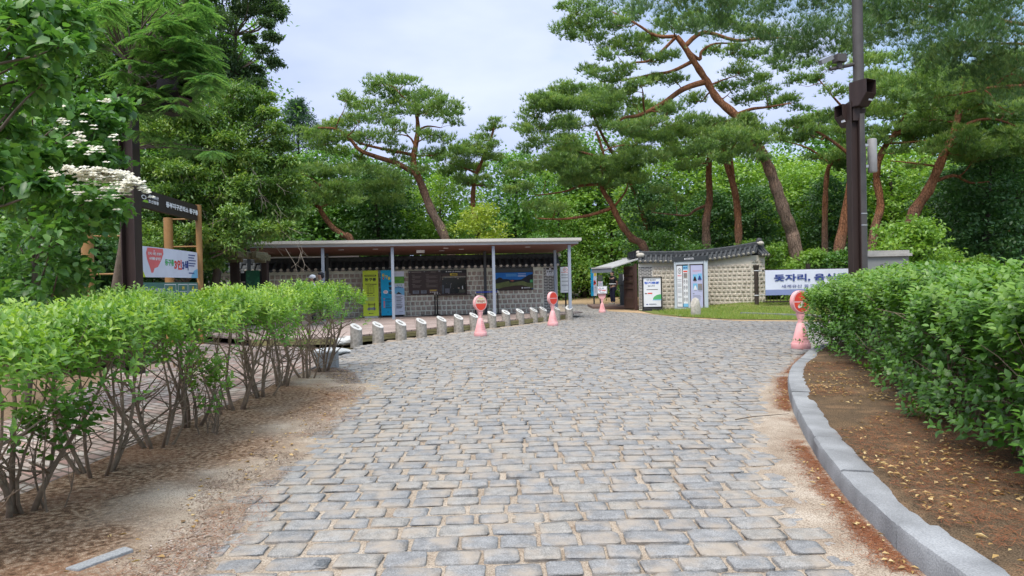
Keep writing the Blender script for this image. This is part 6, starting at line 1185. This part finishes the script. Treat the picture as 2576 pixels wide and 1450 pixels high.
rows = [(0, 'dark', -150, 34, 10.5), (2, 'dark', 40, 30, 9.5), (4, 'mid green', 190, 31, 15), (4, 'mid green', 330, 30, 14), (4, 'mid green', 400, 30, 15.5), (4, 'mid green', 468, 32, 13.5), (4, 'mid green', 640, 40, 9), (3, 'mid green', 730, 44, 9.8), (3, 'mid green', 815, 42, 9.6), (0, 'mid green', 895, 45, 9.9), (2, 'dark', 960, 41, 8.4), (0, 'mid green', 1040, 46, 9.6), (1, 'fresh green', 1120, 43, 8.2), (3, 'mid green', 1205, 50, 7.0), (3, 'mid green', 1300, 52, 11), (1, 'fresh green', 1380, 58, 11.5), (2, 'dark', 1420, 59, 8), (3, 'mid green', 1470, 59, 13.5), (1, 'fresh green', 1540, 58, 11), (2, 'dark', 1640, 42, 7.4), (1, 'fresh green', 1690, 47, 10.2), (0, 'mid green', 1770, 50, 11.5), (2, 'dark', 1790, 41, 6.5), (1, 'fresh green', 1860, 46, 9.5), (2, 'dark', 1905, 40, 6.6), (1, 'fresh green', 1960, 48, 9.8), (1, 'fresh green', 2040, 44, 8.6), (2, 'dark', 2090, 40, 7.0), (1, 'fresh green', 2150, 46, 9.6), (1, 'fresh green', 2250, 44, 9.3), (1, 'fresh green', 2330, 47, 9.0), (2, 'dark', 2400, 36, 6.8), (2, 'dark', 2480, 32, 7.4), (2, 'dark', 2570, 34, 8.6), (0, 'mid green', 2080, 52, 13), (0, 'mid green', 2350, 50, 13.5), (3, 'mid green', 2520, 48, 14), (0, 'mid green', 2700, 38, 10), (2, 'dark', 2460, 40, 9.0)]
ordw = ['first', 'second', 'third', 'fourth', 'fifth', 'sixth', 'seventh', 'eighth', 'ninth', 'tenth', 'eleventh', 'twelfth', 'thirteenth', 'fourteenth', 'fifteenth', 'sixteenth', 'seventeenth', 'eighteenth', 'nineteenth', 'twentieth']; cnt = {}
for pi, kind, x, Y, H in sorted(rows, key=lambda r: r[2]):
    cnt[kind] = cnt.get(kind, 0)+1; k = cnt[kind]; place(pi, f'{kind} leafy tree of the wood, {ordw[k-1]} of its colour counting from the left', x, Y, H, 1.15)
# near leafy shrubs of their own look
def shrub(label, x, Y, H, R_, gm, seed, name='shrub', low=.1, ln=.16, wd=.1, nb=14, **k): return broadleaf(name, label, (onx(x, Y), Y, 0), H, R_, gm, seed, ln, wd, nb, 16, 20, low, cat='shrub' if name == 'shrub' else 'tree', **k)
shrub('bright yellow green young tree behind the canopy right half', 1215, 36, 5.4, 1.9, G_b3, 51, name='young_tree', low=.25)
shrub('fresh green layered maple between canopy and gate', 1400, 54, 8.0, 3.4, G_b2, 52, name='maple_tree', low=.05, nb=20)
shrub('lower fresh green maple just left of the awning', 1470, 56, 6.2, 3.2, G_b2, 53, name='maple_tree', low=.02, nb=18)
shrub('deep green bush right of the canopy end', 1352, 50, 4.8, 2.4, G_b1, 54, low=.02, nb=16)
shrub('green bush behind the gate eave', 1655, 40, 4.0, 2.2, G_b1, 55, low=.02, nb=16)
shrub('leafy bush over the centre of the right wall', 1760, 36, 3.0, 2.0, G_b1, 56, low=.02)
shrub('fresh bush behind the upturned end of the right wall', 1945, 33.4, 2.9, 1.5, G_b2, 57, low=.02)
shrub('rounded bush behind the white fence banner', 2040, 31.5, 2.5, 1.5, G_b2, 58, low=.02)
shrub('spreading bush right of the banner and left of the lamp post', 2110, 31.0, 2.35, 1.5, G_b1, 59, low=.02)
shrub('bush left of the great pine trunk', 1880, 35, 3.1, 1.6, G_b2, 60, low=.02)
shrub('flat layered bright maple right of the control cabinet', 2290, 25.5, 3.3, 2.1, G_b2, 61, name='maple_tree', low=.3, nb=16)
shrub('low bush along the fence right of the cabinet', 2370, 28.3, 2.2, 1.5, G_b2, 62, low=.02)
shrub('small bush at the far right fence post', 2460, 28.6, 2.0, 1.3, G_b2, 63, low=.02)
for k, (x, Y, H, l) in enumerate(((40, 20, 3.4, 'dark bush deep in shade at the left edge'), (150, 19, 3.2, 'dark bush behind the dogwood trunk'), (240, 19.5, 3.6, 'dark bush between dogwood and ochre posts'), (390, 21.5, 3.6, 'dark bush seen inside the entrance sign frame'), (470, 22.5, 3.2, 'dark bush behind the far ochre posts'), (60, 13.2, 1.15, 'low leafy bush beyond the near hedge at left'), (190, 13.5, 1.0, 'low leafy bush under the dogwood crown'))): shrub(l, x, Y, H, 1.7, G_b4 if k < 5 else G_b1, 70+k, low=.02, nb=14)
# --- conifer like backdrop bush right under juniper, wood filling the horizon
def woods():
    fo = Foliage(); rg = np.random.default_rng(3)
    for k in range(230):
        a = -1.0+2.05*k/229; R_ = 62+rg.random()*12; h = rg.random()**.6*(8.2 if -.15 > a or a > .05 else 6.5); c = (R_*math.sin(a*.9), R_*math.cos(a*.9), h); fo.blob(c, (3.2, 2.4, 2.2), 14, 16, .6, .42)
    for k in range(120): a = -1.0+2.05*k/119; R_ = 60; fo.blob((R_*math.sin(a*.9), R_*math.cos(a*.9), 1.2), (2.6, 2, 1.8), 12, 16, .55, .4)
    o = fo.build('woodland', G_b1, None); tag(o, 'distant green wood closing the view behind all the trees', 'woodland', kind='stuff')
woods()
# --- left near trees: dogwood with white bracts, mimosa, near corner tree
random.seed(9)
def near_tree(name, label, base, clumps, gm, T, ln, wd, nsub, per, tr=.06, cr=.3, tm=None, flowers=None, group=None):
    t = thing(name, label, 'tree', base); q = MB(); B_ = Vector(base); top = Vector((B_.x+.2, B_.y, max(c[0].z for c in clumps)-.2)); Tt = smooth_path([B_+Vector((0, 0, -.1)), B_.lerp(top, .4)+Vector((.08, 0, 0)), top], 5); q.tube(Tt, [tr*(1-.75*i/(len(Tt)-1)) for i in range(len(Tt))], 8); fo = Foliage()
    for c, r in clumps:
        rv = r if hasattr(r, '__len__') else (r, r, r*.55); fo.blob(c, rv, nsub, per, ln, wd, T, cr=cr, shell=.4); a = min(Tt, key=lambda k: abs(k.z-(c.z-.5))); cv = curve(a, c, .03, 5, .06); q.tube(cv, [.02, .017, .014, .011, .008, .005], 5, cap=False)
    q.build('trunk', tm or M_twig, t, smooth=True); fo.build('crown', gm, t)
    if flowers:
        ff = Foliage()
        for c, r, n in flowers:
            C = np.array(c)+RG.normal(size=(n, 3))*np.array((r, r*.7, .018)); C[:, 2] -= ((C[:, 0]-c.x)/r)**2*.035
            for k in range(4): an = k*math.pi/2+RG.random(n)*.2; A = np.stack([np.cos(an), np.sin(an), .12+0*an], 1); ff.add(C, A, UPV+np.array((.1, -.75, 0))+rdir(n)*.4, np.full(n, .042), np.full(n, .034), T_QUAD)
        ff.build('white_bracts', leafmat('dogwood_bracts', [(.74, .74, .6), (.85, .85, .76)], trans=.4, tcol=(1, 1, .95), gain=1), t)
    return t
Yd = 8.4; cl = []
for x, y, r in [(60, 640, 95), (150, 620, 90), (230, 600, 80), (40, 740, 100), (130, 720, 90), (210, 700, 75), (60, 860, 95), (150, 830, 85), (100, 930, 80), (30, 960, 80), (70, 1010, 60), (170, 900, 60), (100, 560, 90), (190, 540, 80), (280, 640, 50), (180, 460, 85), (90, 470, 95), (20, 520, 100), (250, 470, 50), (150, 390, 80), (240, 380, 60), (60, 400, 100), (180, 310, 85), (270, 320, 50), (80, 300, 95), (250, 340, 50), (290, 300, 50)]:
    y2 = 640 if False else y; cl.append((P(x, y*.74+60, Yd+random.uniform(-.7, .9)), r*Yd/1768))
fl = [(P(x, y, 7.15+random.uniform(-.15, .15)), r*.62*7.15/1768, int(n*(.75 if y > 400 else .25))) for x, y, r, n in ((300, 440, 36, 170), (265, 432, 34, 150), (335, 458, 28, 120), (230, 430, 36, 110), (170, 425, 36, 60), (110, 430, 36, 40), (210, 355, 26, 40), (240, 372, 22, 40), (155, 308, 22, 30), (190, 330, 18, 22), (130, 240, 20, 22), (215, 290, 14, 16), (260, 250, 16, 16), (290, 345, 14, 12))]
near_tree('dogwood_tree', 'dogwood with tiers of white bracts hanging before the dark lamp post', (P(57, 800, 9).x, 9.0, 0), cl, G_dog, T_LEAF, .105, .07, 16, 15, flowers=fl)
cl = [(P(x, y, 5.6+random.uniform(-.5, .5)), r*5.6/1768) for x, y, r in ((30, 60, 90), (120, 40, 80), (60, 150, 90), (150, 120, 70), (40, 250, 80), (110, 210, 60), (170, 60, 60), (-40, 100, 100), (-50, 260, 100), (80, -20, 80), (150, 165, 40), (30, 340, 60), (60, 420, 60), (90, 470, 46), (20, 480, 60), (-30, 400, 80), (110, 400, 34))]
near_tree('broadleaf_sapling', 'nearest broad leaved tree filling the top left corner', (P(-160, 900, 5.6).x, 5.6, 0), cl, G_dog, T_LEAF, .095, .062, 14, 13)
def mimosa():
    Ym = 12.0; base = P(250, 800, 13); t = thing('mimosa_tree', 'feathery bright green mimosa arching over the top left', 'tree', (base.x, 13, 0)); fo = Foliage(); q = MB(); B_ = Vector((base.x, 13, 0)); hub = P(330, 160, 12.6); T = smooth_path([B_, B_.lerp(hub, .5)+Vector((.2, 0, 0)), hub], 5); q.tube(T, [.1*(1-.5*i/(len(T)-1)) for i in range(len(T))], 8)
    pts = [(random.uniform(230, 500), random.uniform(-20, 150)) for _ in range(44)]+[(random.uniform(330, 540), random.uniform(120, 290)) for _ in range(40)]+[(random.uniform(420, 525), random.uniform(90, 230)) for _ in range(18)]+[(x, y) for x, y in ((440, 360), (470, 370), (500, 375), (530, 380), (545, 378), (360, 330), (400, 345), (330, 220), (300, 180), (420, 60), (470, 50), (520, 30))]
    for x, y in pts:
        c = P(x, y, Ym+random.uniform(-.9, .9)); a = min(T, key=lambda k: (k-c).length); q.tube(curve(a, c, .06, 4, .06), [.02, .016, .012, .008, .004], 4, cap=False)
        nf = 11; ang = RG.random(nf)*6.28; A = np.stack([np.cos(ang), np.sin(ang), -.1-.25*RG.random(nf)], 1); Ls = .26+.12*RG.random(nf)
        for f in range(nf): # each frond: paired leaflets along a drooping rachis
            k = 11; s_ = np.linspace(.12, 1, k); dr = A[f]/np.linalg.norm(A[f]); pr = np.array(c)+dr*(s_[:, None]*Ls[f])+np.outer(-.22*s_**2*Ls[f], UPV); side = np.cross(dr, UPV)
            for sg in (-1, 1): fo.add(pr, side*sg*.9+dr*.6+UPV*-.12+rdir(k)*.1, UPV+rdir(k)*.2, .085*np.sin(s_*2.6+.35)+.02, np.full(k, .026), T_QUAD, np.full(k, random.random()))
    q.build('trunk', M_twig, t, smooth=True); fo.build('crown', G_mim, t)
mimosa()
# bare hanging juniper twigs
q = MB(); random.seed(12)
for k in range(46):
    x = random.uniform(430, 760); y = random.uniform(400, 620) if x < 700 else random.uniform(560, 640); a = P(x, y, 19.2+random.uniform(-.3, .4)); v = Vector((random.uniform(-.2, .5), random.uniform(-.2, .1), random.uniform(-.75, -.2)))*random.uniform(.6, 1.3); m_ = a+v*.5+Vector((.08, 0, -.02)); q.tube([a, m_, a+v], [.007, .005, .003], 4); q.tube([m_, m_+Vector((v.x*.6+.1, .05, v.z*.3))], [.004, .002], 4)
jt = [o for o in bpy.data.objects if o.get('label', '').startswith('broad juniper')][0]; q.build('bare_twigs', mat('pale_twig', (.3, .26, .21), (.22, .19, .15), scale=5), jt)
# ================= hedges
def hedge_shrub(label, base, top, rx, ry, H0, H1, nst, gm, nleaf, ln, wd, seed, group, T=T_LEAF, thick=.017, fill=1.0, gap=0, skirt=.0, lean=None):
    random.seed(seed); t = thing('hedge_shrub', label, 'shrub', base, group); B_ = Vector(base); c = Vector(top); st = MB(); tips = []
    for k in range(nst):
        a = 2*math.pi*k/nst+random.random(); bb = B_+Vector((math.cos(a), math.sin(a), 0))*random.uniform(.02, .09)+Vector((0, 0, -.03)); e = Vector((c.x+math.cos(a)*rx*random.uniform(.2, .8), c.y+math.sin(a)*ry*random.uniform(.2, .8), H0+(H1-H0)*random.uniform(.3, .8)))
        r = thick*random.uniform(.6, 1.35); cv = curve(bb, e, 0, 7, .09); cv = [p+Vector((math.cos(a), math.sin(a), 0))*.05*math.sin(i/7*math.pi) for i, p in enumerate(cv)]; st.tube(cv, [r*(1-.75*i/7) for i in range(8)], 7)
        for j in range(6):
            p = cv[2+j % 5]; e2 = p+Vector((random.uniform(-1, 1)*rx*.7, random.uniform(-1, 1)*ry*.7, random.uniform(.1, .5))); e2.z = min(e2.z, H1-.05); st.tube(curve(p, e2, .0, 4, .1), [r*.42, r*.36, r*.28, r*.2, r*.1], 5, cap=False); tips.append(e2)
    st.build('stems', M_stem, t, smooth=True)
    # shoots: sprigs of paired leaves all over the clipped volume
    fo = Foliage(); ns = nleaf//9; u = RG.random(ns)*2*np.pi; rr_ = np.sqrt(RG.random(ns)); z = RG.random(ns); zt_ = np.where(RG.random(ns) < .62, .72+.28*z, z)
    sx = rr_; X = c.x+np.cos(u)*rx*sx*(1.12-.1*zt_); Y = c.y+np.sin(u)*ry*sx
    und = H0+(.28*(1-np.abs(np.cos(u)*sx))-.1)*1.0+.12*RG.random(ns)-skirt*np.maximum(0, -np.cos(u)*sx)
    Z = und+(H1-.06*sx**4*0-und)*zt_-.16*sx**3*zt_+.05*np.sin(X*5+Y*3)+.05*(fbm(X, Y, 1.6, 7)-.5)
    if gap:
        kp = (fbm(X*1.0+Z*1.3, Y-Z*.9, 2.6, 15, 3) > gap+.1*(1-zt_)) | (RG.random(ns) < .12); X, Y, Z, u, sx, zt_ = X[kp], Y[kp], Z[kp], u[kp], sx[kp], zt_[kp]; ns = len(X)
    D = np.stack([np.cos(u)*.6, np.sin(u)*.4, .55+.6*zt_], 1)+rdir(ns)*.4; D /= np.linalg.norm(D, axis=1, keepdims=True); Bs = np.stack([X, Y, Z], 1)
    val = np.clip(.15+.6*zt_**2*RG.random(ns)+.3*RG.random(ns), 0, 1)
    for k in range(9):
        s_ = (k//2)*.032*ln/.07; ph = (k % 2)*np.pi+(k//2)*1.57+RG.random(ns)*.5; E1 = np.cross(D, np.array([.3, .2, 1.0])+rdir(ns)*.1); E1 /= np.linalg.norm(E1, axis=1, keepdims=True); E2 = np.cross(D, E1)
        A = D*(.35+.12*k)+E1*np.cos(ph)[:, None]+E2*np.sin(ph)[:, None]+np.array((0, 0, -.12)); sz = (1-.05*k)*(.75+.5*RG.random(ns)); keep = RG.random(ns) < fill
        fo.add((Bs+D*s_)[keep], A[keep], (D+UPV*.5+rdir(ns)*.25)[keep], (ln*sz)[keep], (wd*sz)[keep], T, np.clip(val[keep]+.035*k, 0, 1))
    fo.build('leaves', gm, t); return t
M_stem = mat('hedge_stem', (.15, .11, .075), (.24, .185, .13), c3=(.19, .14, .1), scale=14, bump=.6, bscale=40)
LH = [(-3.1, 3.55, 'first'), (-3.14, 4.45, 'second'), (-3.2, 5.35, 'third'), (-3.16, 6.2, 'fourth'), (-3.3, 7.1, 'fifth'), (-3.18, 8.0, 'sixth'), (-3.2, 8.9, 'seventh'), (-3.25, 9.8, 'eighth'), (-3.16, 10.7, 'ninth'), (-3.14, 11.6, 'tenth')]
for i, (x, y, o_) in enumerate(LH):
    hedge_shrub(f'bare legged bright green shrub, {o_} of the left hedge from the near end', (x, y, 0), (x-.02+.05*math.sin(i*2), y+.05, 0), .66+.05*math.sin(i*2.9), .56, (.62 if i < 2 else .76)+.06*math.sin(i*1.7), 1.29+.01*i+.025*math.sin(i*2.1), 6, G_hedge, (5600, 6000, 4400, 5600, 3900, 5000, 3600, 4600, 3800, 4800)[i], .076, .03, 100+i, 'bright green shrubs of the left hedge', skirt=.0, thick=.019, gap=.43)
t = hedge_shrub('short leafy green shoot rising alone in front of the left hedge', (-2.95, 6.75, 0), (-2.93, 6.75, 0), .17, .17, .15, .72, 5, G_hedge, 420, .075, .04, 140, None, thick=.009)
t = hedge_shrub('small low leafy shoot at the foot of the second hedge shrub', (-2.98, 4.5, 0), (-2.93, 4.5, 0), .22, .2, .35, .78, 3, G_hedge2, 360, .07, .045, 141, None, thick=.008)
RH = [(3.15, 3.9), (3.4, 4.8), (3.68, 5.75), (4.02, 6.75), (4.35, 7.75), (4.66, 8.75), (4.98, 9.8), (5.28, 10.85), (5.44, 11.85), (5.62, 12.6)]
for i, (x, y) in enumerate(RH):
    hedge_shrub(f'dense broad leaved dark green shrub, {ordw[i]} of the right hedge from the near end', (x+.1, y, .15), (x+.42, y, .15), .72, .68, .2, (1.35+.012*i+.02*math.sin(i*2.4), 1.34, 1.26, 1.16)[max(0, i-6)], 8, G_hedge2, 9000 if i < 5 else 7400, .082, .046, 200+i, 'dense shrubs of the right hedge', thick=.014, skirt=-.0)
# ================= ground cover
def scatter(name, label, cat, m, n, xf, ln, wd, zf, T=T_QUAD, curl=.35):
    fo = Foliage(); X, Y = xf(n); n = len(X); a = RG.random(n)*6.28; A = np.stack([np.cos(a), np.sin(a), (RG.random(n)-.5)*curl], 1); C = np.stack([X, Y, zf(X, Y)+.004+.008*RG.random(n)], 1)
    fo.add(C, A, UPV+rdir(n)*curl, ln*(.6+.8*RG.random(n)), wd*(.6+.8*RG.random(n)), T); o = fo.build(name, m, None); return tag(o, label, cat, kind='stuff')
M_fall = leafmat('fallen_leaf', [(.12, .07, .03), (.3, .2, .07), (.45, .33, .14), (.5, .42, .22)], trans=.15, gain=1); M_need = leafmat('fallen_needles', [(.13, .045, .022), (.24, .09, .04), (.3, .15, .07)], trans=.1, gain=1)
bedz = lambda X, Y: .15+.012*fbm(X, Y, 2, 50)+.02*fbm(X, Y, 12, 52)+.05*np.clip(X-np.interp(Y, KY, KX)-.63, 0, 1)+.006
def xbed(n): Y = 2.2+RG.random(n)**1.3*11; U = .22+RG.random(n)**1.1*3.5; X = np.interp(Y, KY, KX)+U; k = fbm(X, Y, 1.5, 37) > .38+.2*RG.random(n); return X[k], Y[k]
def xbed2(n): Y = 2.2+RG.random(n)**1.2*8; U = .2+RG.random(n)*3; X = np.interp(Y, KY, KX)+U; k = fbm(X, Y, 1.8, 33) > .47; return X[k], Y[k]
scatter('fallen_leaves', 'yellow brown fallen leaves strewn over the right planting bed', 'leaves', M_fall, 8000, xbed, .042, .018, bedz)
scatter('pine_needles', 'reddish pine needles matted on the right planting bed', 'needles', M_need, 50000, xbed2, .075, .0028, bedz, T_BLADE, .25)
lz = lambda X, Y: .012+0*X
def xleft(n): Y = 2.3+RG.random(n)**1.2*9.5; X = -3.35+RG.random(n)**1.2*1.5; return X, Y
def xleft2(n):
    Y = 2.3+RG.random(n)*10.5; X = -3.35+RG.random(n)*2.0; k = (fbm(X, Y, 1.7, 40, 5) > .52) & (X < np.interp(Y, LY, LX)+.1); return X[k], Y[k]
def xk(n): Y = 3+RG.random(n)*10; X = np.interp(Y, KY, KX)-.03-np.abs(RG.normal(size=n))*.075; k = fbm(X, Y, 2.2, 41) > .4+.1*RG.random(n); return X[k], Y[k]
def xgrit(n):
    Y = 2.3+RG.random(n)**1.3*10; X = -3.38+RG.random(n)**1.5*(np.interp(Y, LY, LX)+3.35); k = fbm(X, Y, 2.1, 35) > .36+.14*RG.random(n); return X[k], Y[k]
scatter('gravel', 'pale grit and bark crumbs strewn over the left dirt strip', 'gravel', leafmat('grit', [(.05, .035, .025), (.15, .1, .07), (.3, .24, .19), (.42, .38, .34)], trans=0, gain=1), 30000, xgrit, .014, .009, lambda X, Y: .016+0*X, curl=.8)
scatter('dry_needles', 'grey brown dry needles and bark shreds matted over the left dirt strip', 'needles', leafmat('grey_needles', [(.12, .075, .05), (.2, .145, .1), (.27, .215, .17), (.34, .3, .26)], trans=0, gain=1), 70000, xgrit, .05, .0045, lambda X, Y: .016+0*X, T_BLADE, .3)
scatter('fallen_leaves', 'few dry leaves lying on the left dirt strip', 'leaves', M_fall, 700, xleft, .042, .02, lambda X, Y: .022+0*X)
scatter('pine_needles', 'reddish pine needles matted on the left dirt strip', 'needles', M_need, 22000, xleft2, .07, .0028, lambda X, Y: .018+0*X, T_BLADE, .2)
scatter('pine_needles', 'reddish pine needles swept against the foot of the kerb', 'needles', M_need, 20000, xk, .07, .0028, lambda X, Y: .012+0*X, T_BLADE, .2)
scatter('fallen_leaves', 'few leaves along the foot of the kerb', 'leaves', M_fall, 160, xk, .04, .018, lambda X, Y: .02+0*X)
q = MB(); a = GP(1850, 1056, .03); b_ = GP(1925, 1046, .03); c = GP(1985, 1041, .03); q.tube([a, a.lerp(b_, .6)+Vector((0, .01, .005)), b_], [.007, .006, .004], 6); q.tube([b_, c], [.005, .003], 5); tag(q.build('twig', M_twig, loc=b_), 'thin dry twig lying across the sand before the kerb', 'twig')
# grass blades on the lawn
fo = Foliage(); n = 60000; Xg = 6.0+RG.random(n)*13; y0 = np.interp(Xg, [5.2, 6.1, 7.2, 9, 17], [29.9, 25.6, 23.5, 22.4, 22.2]); Yg = y0+RG.random(n)**1.2*(6.5)
C = np.stack([Xg, Yg, lawnz(Xg, Yg)-.0+.0*Xg], 1); kk = fbm(Xg, Yg, .8, 44) > .36; C = C[kk]; n = len(C); fo.add(C, UPV+rdir(n)*.55, rdir(n), .07+.07*RG.random(n), np.full(n, .012), T_BLADE)
o = fo.build('grass', leafmat('lawn_grass', [(.1, .2, .03), (.18, .28, .05), (.3, .33, .09)], trans=.3), None); tag(o, 'short patchy grass growing on the lawn below the right wall', 'grass', kind='stuff')
q = MB()
M_dead = mat('dead_leaf', (.3, .18, .08), (.2, .12, .05), scale=9); fo = Foliage(); c = P(474, 915, 7.2); n = 46; C = np.array(c)+RG.normal(size=(n, 3))*np.array((.07, .07, .14)); fo.add(C, np.array((0, 0, -1.0))+rdir(n)*.5, rdir(n), np.full(n, .07), np.full(n, .03), T_LEAF)
h5 = [o for o in bpy.data.objects if ', fifth of the left hedge' in o.get('label', '')][0]; o = fo.build('withered_leaves', leafmat('withered_leaf', [(.2, .12, .05), (.36, .24, .11)], trans=.15), h5)
